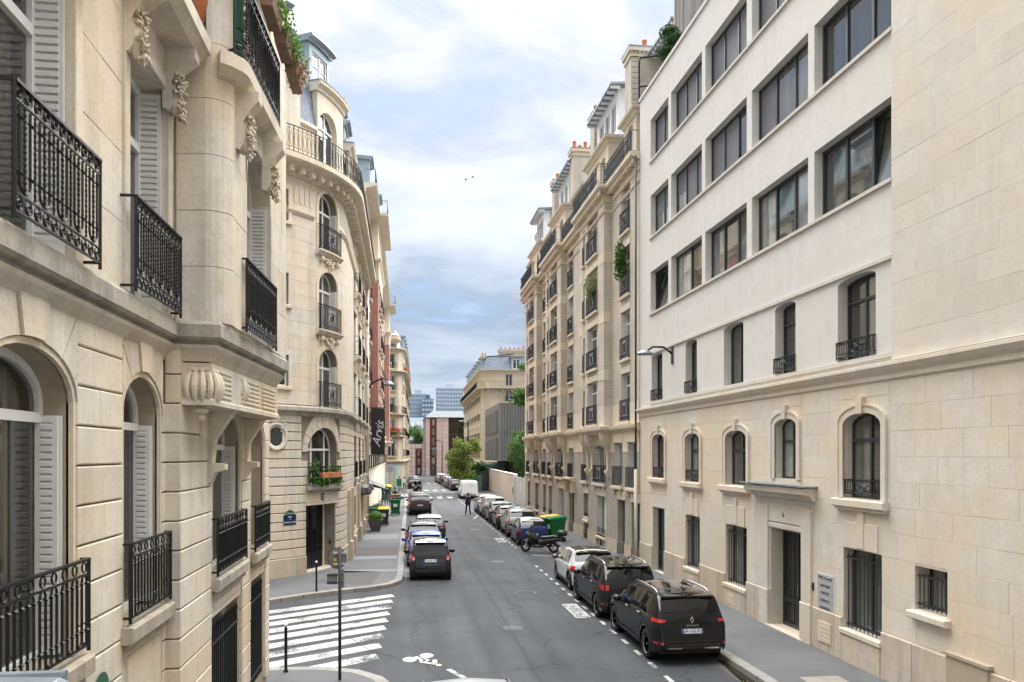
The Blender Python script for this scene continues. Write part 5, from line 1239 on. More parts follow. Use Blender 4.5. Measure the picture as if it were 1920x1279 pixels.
# zinc capped porch just below the camera, with the top of a round green sign
pz = thing('zinc_capped_pier', 'blue grey zinc capped pier at the bottom left corner of the photo', 'pier', (-2.4,4.9,0))
m = MB(); m.box(-2.85,-2.35,4.2,5.25,0,3.55); m.build('pier_body', M['s1'], pz)
m = MB(); m.hexa([(-2.95,4.1,3.52),(-1.98,4.1,3.52),(-1.98,5.3,3.52),(-2.95,5.3,3.52),(-2.9,4.2,3.63),(-2.13,4.2,3.63),(-2.08,5.2,3.63),(-2.9,5.2,3.66)]); m.tube([(-2.95,5.28,3.62),(-2.08,5.28,3.62)], .035, 8); m.build('zinc_cap', M['lead'], pz)
# ================================================================ left: corner building with rounded front across the side street
RC, CX, CY = 6.4, -9.0, 36.95
arcp = [(CX+RC*math.cos(rad(a)), CY+RC*math.sin(rad(a))) for a in [-57.3+57.3*i/16 for i in range(17)]]
sx, sy = arcp[0]
f2 = Frame([(sx-.84*9.5, sy-.542*9.5)]+arcp+[(-2.6, 54.3)], 1, smooth=True)
SA = f2.cum[1]
A2 = lambda deg: SA+RC*rad(deg+57.3)                # path length at a bearing on the round corner
Y2 = lambda Y: f2.cum[-2]+(Y-36.95)                 # path length along the main street
b2 = thing('corner_apartment_building', 'pale stone corner building with rounded front, black double door, arched windows and zinc roof', 'building', (-4.2, 33.5, 0))
wm, wl = (A2(-30.6), A2(-16.4)), (A2(-52.2), A2(-45.6))
stc = [(42.4,44.4),(46.6,48.8),(51.0,52.8)]
o2g = [(A2(-36.9),A2(-16.4),3.68,6.05,1.0,.4),(A2(-37.6),A2(-18.2),.12,2.95,0,.55)]
for a, b in stc: o2g += [(Y2(a),Y2(b),3.7,5.9,.35,.3),(Y2(a)+.15,Y2(b)-.15,1.1,2.7,0,.3)]
FZ = [(6.9,9.38),(10.12,12.62),(13.42,15.92)]
o2u = []
for z0, z1 in FZ:
    o2u.append((wm[0],wm[1],z0,z1,.62,.4)); o2u.append((wl[0],wl[1],z0+.75,z1-.5,0,.22))
    for a, b in stc: o2u.append((Y2(a)+.2,Y2(b)-.2,z0,z1-.2,0,.35))
m = MB(); wall(m, f2, 0, f2.L, -.1, 6.6, o2g, .4, -.02); m.build('lower_wall', M['s2j'], b2)
m = MB(); wall(m, f2, 0, f2.L, 6.6, 16.6, o2u, .4, -.02); m.build('upper_wall', M['s2j'], b2)
m = MB(); m.poly([(-13,27.5,0),(-4.2,54.3,0),(-4.2,54.3,17),(-13,27.5,17)]); m.poly([(-4.2,54.3,0),(-2.6,54.3,0),(-2.6,54.3,17),(-4.2,54.3,17)]); m.build('core_wall', M['s2j'], b2)
# rusticated courses with chamfered joints; arch rings cut with voussoirs
h2 = [(A2(-36.9)-.33,A2(-16.4)+.33,4.7,6.5)]+[(o[0],o[1],o[2],o[3]) for o in o2g]+[(A2(-37.6),A2(-16.3),2.9,3.75),(A2(-52.8),A2(-48.2),5.15,6.15)]
stones(b2, f2, A2(-57), A2(1), .86, 6.56, .356, 1.9, M['s2'], h2, d0=-.04, d1=.035, gap=.038, bev=.014, limit=175, seed=31, hgap=.003, minw=.06)
stones(b2, f2, A2(1), f2.L, .86, 6.56, .356, 1.3, M['s2'], h2, d0=-.04, d1=.035, gap=.028, bev=.014, limit=60, seed=32, hgap=.003)
stones(b2, f2, A2(-57), f2.L, .1, .86, .76, 1.6, M['s8low'], [(A2(-37.6),A2(-18.2),0,2)], d0=-.03, d1=.09, gap=.006, bev=.02, limit=30, seed=33)
for y in (37.6,40.0,45.5,49.7,53.4): m = MB(); fbox(m, f2, Y2(y)-.35, Y2(y)+.35, .0, .30, .1, .95, .03); fbox(m, f2, Y2(y)-.28, Y2(y)+.28, .0, .18, .95, 3.3, .02); m.build('pier_base', M['s8low'], b2)
def fan(parent, f, a, b, z1, rise, top, side, n, mat, d1=.04):
    c = (a+b)/2; w = (b-a)/2; zs = z1-rise
    for j in range(n):
        A0, A1 = math.pi*j/n, math.pi*(j+1)/n; inn = []; out = []
        for q in range(4): A = A0+(A1-A0)*q/3; inn.append((c-(w+.0)*math.cos(A), zs+(rise)*math.sin(A)))
        for q in (3, 0):
            A = A0+(A1-A0)*q/3; dx, dz = -math.cos(A), math.sin(A); k1 = (top-inn[q][1])/dz if dz > .05 else 9; k2 = side/abs(dx) if abs(dx) > .05 else 9
            k = min(k1, k2); out.append((inn[q][0]+dx*k, inn[q][1]+dz*k))
        m = MB(); P = inn+out; e = .012; cs_ = sum(p[0] for p in P)/len(P); cz_ = sum(p[1] for p in P)/len(P)
        P = [(s-(e if s > cs_ else -e), z-(e if z > cz_ else -e)) for s, z in P]
        i0 = m.vs([f.p(s, d1+(.02 if j == n//2 else 0), z) for s, z in P]); i1 = m.vs([f.p(s, -.04, z) for s, z in P]); L_ = len(P)
        m.face([i0+q for q in range(L_)])
        for q in range(L_): m.face((i0+q, i1+q, i1+(q+1) % L_, i0+(q+1) % L_))
        m.build('voussoir', mat, parent)
fan(b2, f2, A2(-36.9), A2(-16.4), 6.05, 1.0, 6.52, .30, 11, M['s2'])
# upper ashlar
hu = [(o[0]-.0,o[1]+.0,o[2],o[3]) for o in o2u]
stones(b2, f2, A2(-57), A2(2), 6.95, 16.3, .55, 1.7, M['s2'], [(wm[0]-.0,wm[1]+.0,z0,z1) for z0,z1 in FZ]+[(wl[0],wl[1],z0+.75,z1-.5) for z0,z1 in FZ], d0=-.05, d1=.0, gap=.006, bev=.003, limit=230, seed=34, hgap=.004)
for q0, q1 in ((A2(2),Y2(45.4)),(Y2(45.4),Y2(50)),(Y2(50),f2.L)): m = MB(); wall(m, f2, q0, q1, 6.95, 16.3, [o for o in o2u if q0 < o[0] < q1], .02, .0); m.build('street_ashlar', M['s2'], b2)
for z0, z1 in FZ:
    m = MB(); wall(m, f2, wm[0]-.01, wm[1]+.01, z1-.64, z1+.01, [(wm[0],wm[1],z0,z1,.62)], .02, .0); m.build('arch_spandrel', M['s2'], b2)
    arch_surround(b2, f2, wm[0], wm[1], z0, z1, .62, .16, -.02, .04, M['s2'], True)
    m = MB(); fbox(m, f2, wl[0]-.15, wl[1]+.15, -.3, .12, z0+.6, z0+.74, .02); m.build('window_sill', M['s2'], b2)
    m = MB(); fbox(m, f2, wl[0]-.14, wl[0], -.02, .05, z0+.75, z1-.5); fbox(m, f2, wl[1], wl[1]+.14, -.02, .05, z0+.75, z1-.5); fbox(m, f2, wl[0]-.14, wl[1]+.14, -.02, .052, z1-.5, z1-.32); m.build('window_surround', M['s2'], b2)
    window(b2, f2, (wl[0],wl[1],z0+.75,z1-.5,0), .17, 2, None, 'white', 'gl', .06)
for k, (z0, z1) in enumerate(FZ):
    window(b2, f2, (wm[0],wm[1],z0,z1,.62), .34, 2, z1-.78, 'white', 'gl', .075)
    shutter(b2, f2.p(wm[1]-.01,-.32,0), f2.p(wm[1]-.01,-.02,0), z0+.04, z1-.66, f2.p(wm[1]-1,0,0)-f2.p(wm[1],0,0), 24, .03)
    railing(b2, f2, wm[0]-.08, wm[1]+.12, z0+.02, z0+1.05, .14, .0, 'oval', 'iron', .013, .11)
    if k:
        m = MB(); profile(m, f2, wm[0]-.2, wm[1]+.2, [(-.02,z0-.22),(.1,z0-.2),(.2,z0-.08),(.26,z0-.06),(.26,z0+.0),(-.3,z0+.0)]); m.build('balcony_slab', M['s2'], b2)
        m = MB(); c = (wm[0]+wm[1])/2
        for i in range(46):
            u = R.uniform(-1,1); m.ball(f2.p(c+u*.42, .04+.10*(1-abs(u)), z0-.3-R.random()*.42*(1-abs(u)**1.5)), R.uniform(.03,.07), None, None, 6, 4)
        for sx_ in (-.62,.62): m.ball(f2.p(c+sx_, .08, z0-.35), .11, .11, .14, 8, 6)
        m.build('carved_garland', M['s2'], b2, True)
# ledge, sills
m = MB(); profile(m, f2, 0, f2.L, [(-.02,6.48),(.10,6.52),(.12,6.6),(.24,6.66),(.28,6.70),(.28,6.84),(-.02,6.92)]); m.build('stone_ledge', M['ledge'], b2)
a, b, z0, z1, r, dp = o2g[0]
window(b2, f2, (a,b,z0,z1,r), .36, (0,.27,.73,1), 5.15, 'white', 'gl', .08)
m = MB(); fbox(m, f2, a-.12, b+.1, -.4, .26, 3.5, 3.68, .02); fbox(m, f2, a-.05, b+.05, -.4, .14, 3.38, 3.5); m.build('window_sill', M['ledge'], b2)
railing(b2, f2, a, b+.05, 3.7, 4.45, .14, -.1, 'bars', 'iron', .012, .11)
a, b, z0, z1, r, dp = o2g[1]
# double door of black iron and glass
D = -.5; m = MB(); bd = A2(-20.6)
fbox(m, f2, bd, b, -.55, D+.02, z0, z1); m.build('door_return', M['s2'], b2)
m = MB(); fbox(m, f2, a, bd, D-.04, D+.0, z0, z1); dd = m.build('double_door', M['iron'], b2)
for i in range(2):
    x0 = a+(bd-a)*i/2; x1 = x0+(bd-a)/2
    m = MB(); fbox(m, f2, x0+.02, x1-.02, D, D+.05, z0+.02, z0+.75, .02); fbox(m, f2, x0+.02, x0+.1, D, D+.05, z0+.75, z1-.02); fbox(m, f2, x1-.1, x1-.02, D, D+.05, z0+.75, z1-.02); fbox(m, f2, x0+.1, x1-.1, D, D+.05, z1-.14, z1-.02); m.build('door_leaf', M['iron'], dd)
    m = MB(); m.poly([f2.p(x0+.1,D+.01,z0+.75), f2.p(x1-.1,D+.01,z0+.75), f2.p(x1-.1,D+.01,z1-.14), f2.p(x0+.1,D+.01,z1-.14)]); m.build('pane', M['cglass'], dd)
    for j in range(3): m = MB(); s = x0+.1+(x1-x0-.2)*(j+.5)/3; m.tube([f2.p(s,D+.045,z0+.75), f2.p(s,D+.045,z1-.2)], .011, 5); ring(m, f2, s, D+.045, z1-.35, .05, .008); ring(m, f2, s, D+.045, z0+1.0, .05, .008); m.build('door_bar', M['iron'], dd)
m = MB(); fbox(m, f2, a-.05, b+.05, -.6, .05, .1, .2, .01); m.build('door_step', M['s2'], b2)
m = MB(); fbox(m, f2, a-.02, b+.12, -.02, .05, 2.97, 3.42, .01); fbox(m, f2, a-.05, b+.16, -.02, .09, 2.88, 2.96, .01); m.build('door_lintel', M['s2'], b2)
c = (a+b)/2-.1; m = MB(); fbox(m, f2, c-.10, c+.10, .05, .06, 3.06, 3.34); o = m.build('number_plaque', simple('enamel_blue', (.02,.035,.22), .3), b2)
def on(f, s, d, z): return f.p(s, d, z)
def tdir(f, s): return (f.p(s+.05,0,0)-f.p(s-.05,0,0)).normalized()
text(o, '2', on(f2,c,.063,3.2), tdir(f2,c), (0,0,1), .22, M['plate'])
c = A2(-45.2); m = MB(); 
fbox(m, f2, c-.3, c+.3, .036, .05, 2.16, 2.58); 
pts = arch_pts(c-.21, c+.21, 2.76, .18, 10); i0 = m.vs([f2.p(s,.05,z) for s, z in pts]); m.face([i0+k for k in range(11)])
o = m.build('street_name_plate', simple('enamel_green', (.01,.10,.045), .3), b2)
m = MB(); fbox(m, f2, c-.265, c+.265, .05, .055, 2.19, 2.55); m.build('plate_field', simple('enamel_navy', (.012,.018,.075), .3), o)
for s_, z, h in (('XVIe Arrt', 2.63, .085), ('RUE', 2.48, .10), ('DE', 2.39,.05), ('CIVRY ET ANNAT'[:0] or 'GENERAL AUBRY', 2.27, .085)): text(o, s_, on(f2,c,.058,z), tdir(f2,c), (0,0,1), h, M['plate'])
m = MB(); P0, P1 = f2.p(bd+.0,-.5,0), f2.p(bd,-.05,0)
c = A2(-22.5); m = MB(); fbox(m, f2, c-.15, c+.12, -.0+.0, .0, 1.3, 1.4) if False else None
kp = f2.p(b-.02,-.28,0); n_ = -tdir(f2,b); t_ = (f2.p(b,0,0)-f2.p(b,-1,0)).normalized()
def sidebox(s, d0, d1, z0, z1, th, mat, name):
    m = MB(); e = s-.003; m.hexa([f2.p(e-th,d0,z0), f2.p(e-th,d1,z0), f2.p(e,d1,z0), f2.p(e,d0,z0), f2.p(e-th,d0,z1), f2.p(e-th,d1,z1), f2.p(e,d1,z1), f2.p(e,d0,z1)]); return m.build(name, mat, b2)
c = A2(-19.4)
sidebox(b, -.34, -.14, 1.35, 1.95, .03, M['lead'], 'intercom_panel'); sidebox(b, -.28, -.20, 1.12, 1.24, .03, M['ink'], 'entry_keypad')
# oval window with a carved crest
c = A2(-50.6); m = MB(); ring(m, f2, c, .03, 5.65, .44, .085, 20, .50); m.build('oval_window_frame', M['s2'], b2, True)
m = MB(); ring(m, f2, c, .02, 5.65, .34, .03, 20, .40); m.build('oval_sash', M['white'], b2, True)
m = MB(); i0 = m.vs([f2.p(c+.34*math.cos(t*math.pi/10), .012, 5.65+.40*math.sin(t*math.pi/10)) for t in range(20)]); m.face([i0+k for k in range(20)]); m.build('pane', M['gl'], b2)
m = MB()
for i in range(30): m.ball(f2.p(c+.3+R.uniform(-.12,.12), .06, 6.1+R.uniform(-.32,.3)), R.uniform(.03,.06), None, None, 6, 4)
m.build('carved_crest', M['s2'], b2, True)
for a_, b_ in stc:
    for (z0, z1, r) in ((3.7,5.9,.35),): window(b2, f2, (Y2(a_),Y2(b_),z0,z1,r), .28, 2, 5.3, 'white', 'gl', .06); railing(b2, f2, Y2(a_)+.1, Y2(b_)-.1, z0, z0+.85, .1, 0, 'bars', 'iron', .012, .12); m = MB(); fbox(m, f2, Y2(a_)-.1, Y2(b_)+.1, -.2, .2, z0-.18, z0, .02); m.build('window_sill', M['ledge'], b2)
    window(b2, f2, (Y2(a_)+.15,Y2(b_)-.15,1.1,2.7,0), .28, 2, None, 'white', 'gl', .06); bars(b2, f2, Y2(a_)+.2, Y2(b_)-.2, 1.12, 2.65, -.03, 9, .012, (1.3,2.4))
    for z0, z1 in FZ:
        window(b2, f2, (Y2(a_)+.2,Y2(b_)-.2,z0,z1-.2,0), .3, 2, z1-.8, 'white', 'gl', .06)
        railing(b2, f2, Y2(a_)+.05, Y2(b_)-.05, z0, z0+1.02, .28, 0, 'bars', 'iron', .013, .12)
        m = MB(); profile(m, f2, Y2(a_)-.0, Y2(b_)+.0, [(-.02,z0-.35),(.12,z0-.3),(.28,z0-.14),(.34,z0-.12),(.34,z0-.0),(-.02,z0)]); m.build('balcony_slab', M['s2'], b2)
        for s_ in (Y2(a_)+.2, Y2(b_)-.2): m = MB(); fbox(m, f2, s_-.1, s_+.1, -.02, .22, z0-.75, z0-.3, .04); m.build('balcony_bracket', M['s2'], b2)
        m = MB(); fbox(m, f2, Y2(a_)+.05, Y2(b_)-.05, -.02, .1, z1-.18, z1+.1, .02); m.build('lintel', M['s2'], b2)
        q = f2.p(Y2(b_)-.22,-.28,0); shutter(b2, q, f2.p(Y2(b_)-.22,-.02,0), z0+.03, z1-.24, (0,-1,0), 12, .03)
# frieze, dentils, long balcony
m = MB(); profile(m, f2, 0, f2.L, [(-.02,14.62),(.05,14.66),(.10,14.76),(.04,14.84),(-.02,14.86)]) 
m = MB(); 
for (a_, b_) in ((A2(-46.3), wm[0]-.35),(wm[1]+.35, A2(-3)),(A2(-3),Y2(54))):
    m = MB(); profile(m, f2, a_, b_, [(-.02,14.5),(.05,14.54),(.12,14.64),(.12,14.72),(-.02,14.78)]); m.build('string_moulding', M['s2'], b2)
    k = int((b_-a_)/.24); g = MB()
    for i in range(k): s = a_+(b_-a_)*(i+.5)/k; fbox(g, f2, s-.07, s+.07, -.01, .028, 15.0, 15.75)
    g.build('fluted_frieze', M['s2'], b2)['kind'] = 'stuff'
m = MB(); profile(m, f2, 0, f2.L, [(-.02,16.0),(.08,16.02),(.12,16.1),(.12,16.22),(.5,16.34),(.72,16.40),(.78,16.46),(.78,16.66),(-.02,16.70)]); m.build('cornice', M['s2'], b2)
k = 0; x = A2(-57)
while x < f2.L-.2: m = MB(); fbox(m, f2, x, x+.22, -.01, .46, 16.05, 16.33, .03); m.build('cornice_bracket', M['s2'], b2); x += .52; k += 1
railing(b2, f2, A2(-57), f2.L-.1, 16.66, 17.7, .70, .0, 'long', 'iron', .0125, .19)
# attic: stone fronts, slate and zinc
top2 = [(A2(-57),'l'),]
for q0, q1 in ((A2(-40.2),A2(-31.2)),(A2(-8.5),Y2(38.6)),(Y2(41.3),Y2(42.2)),(Y2(44.6),Y2(46.4)),(Y2(49.0),Y2(50.8)),(Y2(53),Y2(54.3))): m = MB(); profile(m, f2, q0, q1, [(-.06,16.8 if q0 > A2(0) else 18.3),(-.34,20.2)], False); m.build('slate_mansard', M['slate'], b2)
m = MB(); profile(m, f2, 0, f2.L, [(-.56,16.6),(-.56,20.2)], False); m.build('attic_back_wall', M['s2j'], b2)
def attic_front(f, a, b, z0, z1, op, dz, proj=.0, mat=M['s2'], parent=b2):
    g = MB(); wall(g, f, a, b, z0, z1, [op], .3, proj)
    for e in (a, b): g.poly([f.p(e,proj,z0), f.p(e,-.6,z0), f.p(e,-.6,z1), f.p(e,proj,z1)])
    g.build('attic_front', mat, parent)
    g = MB(); profile(g, f, a-.12, b+.12, [(-.5,z1-.05),(proj+.06,z1-.03),(proj+.10,z1+.1),(proj+.25,z1+.2),(proj+.27,z1+.34),(-.5,z1+.36)]); g.build('attic_cornice', mat, parent)
    g = MB(); profile(g, f, a-.14, b+.14, [(-.5,z1+.362),(proj+.29,z1+.345),(proj+.29,z1+.37),(-.5,z1+.44)]); g.build('lead_cap', M['lead'], parent)
    window(parent, f, op[:5], .26, 2, op[3]-.7, 'white', 'gl', .07)
attic_front(f2, A2(-31.2), A2(-8.5), 16.66, 20.0, (wm[0],wm[1],16.75,19.32,.7), 0)
attic_front(f2, A2(-56.5), A2(-40.2), 16.66, 19.7, (A2(-53.4),A2(-48.5),16.75,19.1,0), 0)
m = MB(); profile(m, f2, A2(-40.2), A2(-31.2), [(-.55,16.66),(-.12,16.66),(-.12,18.25),(-.0,18.32),(-.02,18.45),(-.55,18.6)]); m.build('parapet_wall', M['s2'], b2)
m = MB(); profile(m, f2, A2(-8.5), A2(2), [(-.55,16.66),(-.12,16.66),(-.12,18.25),(-.0,18.32),(-.02,18.45),(-.55,18.6)]); m.build('parapet_wall', M['s2'], b2)
for a_, b_ in ((38.6,41.3),(42.2,44.6),(46.4,49.0),(50.8,53.0)): attic_front(f2, Y2(a_), Y2(b_), 16.66, 19.4, (Y2(a_)+.5,Y2(b_)-.5,16.75,18.9,.3), 0)
m = MB(); profile(m, f2, 0, f2.L, [(-.34,20.15),(-.36,20.3),(-1.3,22.4),(-4.0,23.0)], False); m.build('zinc_roof', M['zinc'], b2, True)
for i in range(26): 
    s = A2(-57)+i*.75
    if s < f2.L: m = MB(); m.tube([f2.p(s,-.35,20.3), f2.p(s,-1.29,22.42)], .03, 5); m.build('zinc_roll', M['zinc'], b2)
def zinc_dormer(f, a, b, d0, z0, z1, parent, depth=1.6, rail=True):
    q = MB(); fw = .22
    wall(q, f, a, b, z0, z1, [(a+fw,b-fw,z0+.05,z1-.35,0,.12)], .12, d0)
    for e in (a, b): q.poly([f.p(e,d0,z0), f.p(e,d0-depth,z0), f.p(e,d0-depth,z1), f.p(e,d0,z1)])
    q.build('dormer_cheek', M['zinc'], parent)
    q = MB(); profile(q, f, a-.18, b+.18, [(d0-depth-.4,z1+.12),(d0-depth-.4,z1+.32),(d0+.28,z1+.2),(d0+.3,z1+.1),(d0+.12,z1+.02),(d0+.1,z1-.06)]); q.build('dormer_roof', M['lead'], parent)
    window(parent, f, (a+fw,b-fw,z0+.05,z1-.35,0), .1, 2, None, 'white', 'gl', .07, d=d0, mun=((z0+z1)/2+.2,))
    if rail: railing(parent, f, a+fw, b-fw, z0+.08, z0+.48, d0+.05, d0, 'oval', 'iron', .011, .1)
zinc_dormer(f2, A2(-31.6), A2(-16), -.38, 19.9, 22.1, b2)
zinc_dormer(f2, A2(-57.2), A2(-42.5), -.5, 19.9, 22.9, b2)
zinc_dormer(f2, A2(1)+1.4, A2(1)+3.2, -.45, 19.8, 21.6, b2)
zinc_dormer(f2, Y2(43), Y2(44.6), -.5, 20.2, 22.4, b2); zinc_dormer(f2, Y2(49), Y2(50.6), -.5, 20.2, 22.4, b2)
chimney(b2, -6.2,-4.9, 36.6,37.3, 21, 23.2, [.5,.5], 'zinc'); pass
# white rainwater pipe at the joint with the red brick building
wp = thing('drainpipe', 'white drainpipe running the full height beside the red brick building', 'drainpipe', (-2.42,54.2,0))
m = MB(); m.tube([(-2.42,54.2,.1),(-2.42,54.2,16.2)], .12, 8); m.build('pipe', M['render'], wp, True)
for z in (3.5,6.8,10,13): m = MB(); m.lathe([(.12,0),(.15,0),(.15,.08),(.12,.08)], 8, (-2.42,54.2,z)); m.build('pipe_bracket', M['render'], wp)
# window box over the door
wb = thing('window_planter', 'terracotta window box with leafy plants in front of the arched window over the black door', 'planter', f2.p(A2(-26),.3,3.75))
q = MB(); fbox(q, f2, A2(-32), A2(-19), .16, .36, 3.98, 4.2, .01); q.build('box', M['terra'], wb)
q = MB()
for k in range(26): u = R.random(); p_ = f2.p(A2(-37+20*u), .26, R.choice([3.7,3.8,3.85,4.35,4.4])+R.uniform(-.12,.2)); leaves(q, p_, (.2,.2,.2), 38, .10, 1, R, .1)
q.build('foliage', M['leaf_m'], wb)

o = MB(); fbox(o, fa, 8.05, 8.6, .036, .05, 2.3, 2.68); pts = arch_pts(8.13, 8.52, 2.84, .16, 10); i0 = o.vs([fa.p(s,.05,z) for s, z in pts]); o.face([i0+k for k in range(11)]); o = o.build('street_name_plate', bpy.data.materials['enamel_green'], b1)
m = MB(); fbox(m, fa, 8.09, 8.56, .05, .055, 2.33, 2.65); m.build('plate_field', bpy.data.materials['enamel_navy'], o)
# ================================================================ generic street front for the buildings farther off
def front(parent, f, z0, floors, cols, mw, wall_m, trim_m, win_h=2.1, ww=1.1, rail=True, detail=1, dp=.3, balc=None, gmat='gl', shut=.5, mass=None):
    """floors: list of sill heights; cols: centres along the frame"""
    ops = [(c-ww/2, c+ww/2, z, z+win_h, 0, dp) for z in floors for c in cols]
    m = MB(); wall(m, f, 0, f.L, z0, mw, ops, dp); m.build('wall', M[wall_m], parent)
    for (a,b,za,zb,_,d_) in ops:
        window(parent, f, (a,b,za,zb,0), dp-.04, 2, None, 'white', gmat, .07)
        if detail:
            q = MB(); fbox(q, f, a-.14, b+.14, -.02, .24 if rail else .12, za-.16, za-.0); q.build('window_sill', M[trim_m], parent)
            q = MB(); fbox(q, f, a-.14, b+.14, -.02, .07, zb, zb+.24); q.build('lintel', M[trim_m], parent)
        if rail: railing(parent, f, a-.1, b+.1, za, za+.95, .2, 0, 'bars', 'iron', .016, .15)
    return ops
def cornice(parent, f, z, mat, out=.4, h=.4, s0=0, s1=None, name='cornice'):
    m = MB(); profile(m, f, s0, s1 or f.L, [(-.05,z-h),(.06,z-h+.02),(.1,z-h*.6),(out*.8,z-h*.35),(out,z-h*.25),(out,z),(-.05,z+.03)]); return m.build(name, M[mat], parent)
# ---- red brick building, bays at 62 m and 99 m
b3 = thing('red_brick_building', 'tall red brick apartment building with stone balconies and projecting brick bays', 'building', (-2.6, 78, 0))
p3 = [(-2.6,54.35),(-2.55,62),(-1.95,62),(-1.9,71),(-2.45,71),(-2.4,99),(-1.78,99),(-1.75,104),(-3,105.5),(-12,105.5)]
f3 = Frame(p3, 1); s3_ = lambda k, dy: f3.cum[k]+dy
c3 = [s3_(0,2.2),s3_(0,5.6),s3_(2,2.0),s3_(2,4.6),s3_(2,7.2),s3_(4,3),s3_(4,7),s3_(4,11),s3_(4,15),s3_(4,19),s3_(4,23),s3_(6,2.4)]
front(b3, f3, 6.4, [6.95,10.1,13.25,16.4], c3, 19.9, 'brickr', 's7', 2.2, 1.15, True, 1, .3)
f3g = Frame([(-2.6,54.35),(-2.4,104),(-12,105.5)], 1)
front(b3, f3g, -.1, [3.9], [2.2,5.6]+[9.5+i*3.6 for i in range(11)], 6.4, 's7', 's7', 1.9, 1.1, True, 1, .3)
front(b3, f3, 19.9, [20.4], c3, 23.0, 's7', 's7', 2.0, 1.1, False, 0, .3)
for z, o_ in ((6.45,.35),(19.95,.25),(23.2,.8)): cornice(b3, f3, z, 's7', o_, .6)
for k, dy in ((2,0),(6,0)):
    q = MB(); fbox(q, f3, f3.cum[k]-.55, f3.cum[k+1]+.05, -.02, .05, 18.3, 19.7); q.build('capital_band', M['s7'], b3)
railing(b3, f3, .3, f3.L-9, 23.2, 24.2, .7, 0, 'long', 'iron', .016, .3)
q = MB(); q.box(-12,-3.6,54.5,105.4,-.1,23.1); q.build('core_wall', M['brickr'], b3)
q = MB(); profile(q, f3, 0, f3.L, [(-.5,23.1),(-1.0,25.6),(-4,26.3)], False); q.build('zinc_roof', M['lead'], b3)
zinc_dormer(f3, s3_(0,4.0), s3_(0,6.0), .1, 23.3, 26.2, b3); zinc_dormer(f3, s3_(2,3.0), s3_(2,5.0), -.1, 23.3, 25.6, b3)
for i, (k, dy) in enumerate(((0,2.2),(2,2),(4,7),(4,15))): 
    pass
# shop front, awnings, hanging banner and lamp on it
aw = thing('shop_awning', 'black awning with curved front over the pavement by the restaurant door', 'awning', (-1.6,57.0,2.6))
q = MB(); q.hexa([(-2.5,55.5,2.75),(-1.3,55.5,2.52),(-1.3,60.2,2.52),(-2.5,60.2,2.75),(-2.5,55.5,3.05),(-1.3,55.5,2.58),(-1.3,60.2,2.58),(-2.5,60.2,3.05)]); q.build('canopy', M['plastic'], aw)
q = MB(); q.box(-1.32,-1.28,55.5,60.2,2.36,2.58); q.build('valance', M['plastic'], aw)
q = MB(); q.tube([(-1.5,56.2,.13),(-1.5,56.2,2.7)], .035, 6); q.build('post', M['iron'], aw)
for i, (y, l) in enumerate(((49.2,'small black rounded awning nearest the white drainpipe'),(51.2,'small black rounded awning second from the white drainpipe'),(54.9,'small black box awning next to the long black canopy'))):
    a_ = thing('small_awning', l, 'awning', (-2.5,y,2.7), group='small black awnings'); q = MB()
    q.lathe([(.0,.0),(.55,.0),(.58,.08),(.42,.42),(.12,.6),(0,.6)], 14, (-2.55,y,2.5), -math.pi/2, math.pi/2); q.build('hood', M['plastic'], a_)
ban = thing('hanging_banner', 'tall black vertical banner with white script lettering on the red brick facade', 'banner', (-1.7,57.2,5.8))
q = MB(); q.box(-2.0,-1.18,57.18,57.22,5.15,8.75) if False else q.box(-2.28,-1.32,57.18,57.22,4.9,8.2); bo = q.build('cloth', M['plastic'], ban)
text(bo, 'Arvis', (-1.8,57.17,6.35), (.16,0,1), (-1,0,.16), .85, M['plate'], shear=.5); 
text(bo, 'paris', (-1.5,57.17,7.05), (0,0,1), (-1,0,0), .26, M['plate'])
for z in (4.85, 8.24): q = MB(); q.tube([(-2.6,57.2,z),(-1.25,57.2,z)], .025, 5); q.build('banner_rod', M['iron'], ban)
ll = thing('wall_street_lamp', 'dark bracket lamp on the red brick facade above the black banner', 'street lamp', (-2.5,56.0,9.2))
q = MB(); q.tube([(-2.5,56,9.4),(-2.1,56,9.9),(-1.5,56,10.2),(-1.15,56,10.15)], .06, 7); q.build('arm', M['iron'], ll, True)
q = MB(); q.lathe([(.02,.3),(.14,.26),(.36,.05),(.38,-.05),(.05,-.06)], 14, (-1.0,56,9.75)); q.build('lamp_head', M['lead'], ll, True)
# ---- far left corner building with turquoise shop
b4 = thing('far_corner_building', 'ornate stone corner building with turquoise shopfront and orange balcony flowers', 'building', (-1.3, 114, 0))
f4 = Frame([(-12,112.5),(-2.7,113.6),(-.75,114.2),(-.25,115),(-.1,117),(.15,124),(.45,138),(1.0,165)], 1); s4 = f4.cum
c4 = [s4[1]+1.05, s4[3]+1.1, s4[4]+3.2]+[s4[5]+2+i*3.4 for i in range(12)]
front(b4, f4, 4.0, [4.6,7.7,10.8,13.9,17.0], c4, 19.8, 's4', 's4', 2.1, 1.0, True, 1, .3, detail if False else None) if False else front(b4, f4, 4.0, [4.6,7.7,10.8,13.9,17.0], c4, 19.8, 's4', 's4', 2.1, 1.0)
teal = simple('turquoise_shopfront', (.42,.62,.60), .5)
q = MB(); ops = [(s4[1]+.55,s4[1]+1.55,.15,2.9,0,.25)]; wall(q, f4, s4[1]-.6, s4[2], -.1, 3.6, ops, .25, .06); q.build('shopfront', teal, b4)
q = MB(); wall(q, f4, 0, f4.L, -.1, 4.0, [], .2); q.build('ground_wall', M['s4'], b4); window(b4, f4, (s4[1]+.55,s4[1]+1.55,.15,2.9,0), .12, 2, None, 'white', 'gl', .07, d=.06)
for z, o_ in ((3.95,.35),(16.7,.7),(19.9,.5)): cornice(b4, f4, z, 's4', o_, .5)
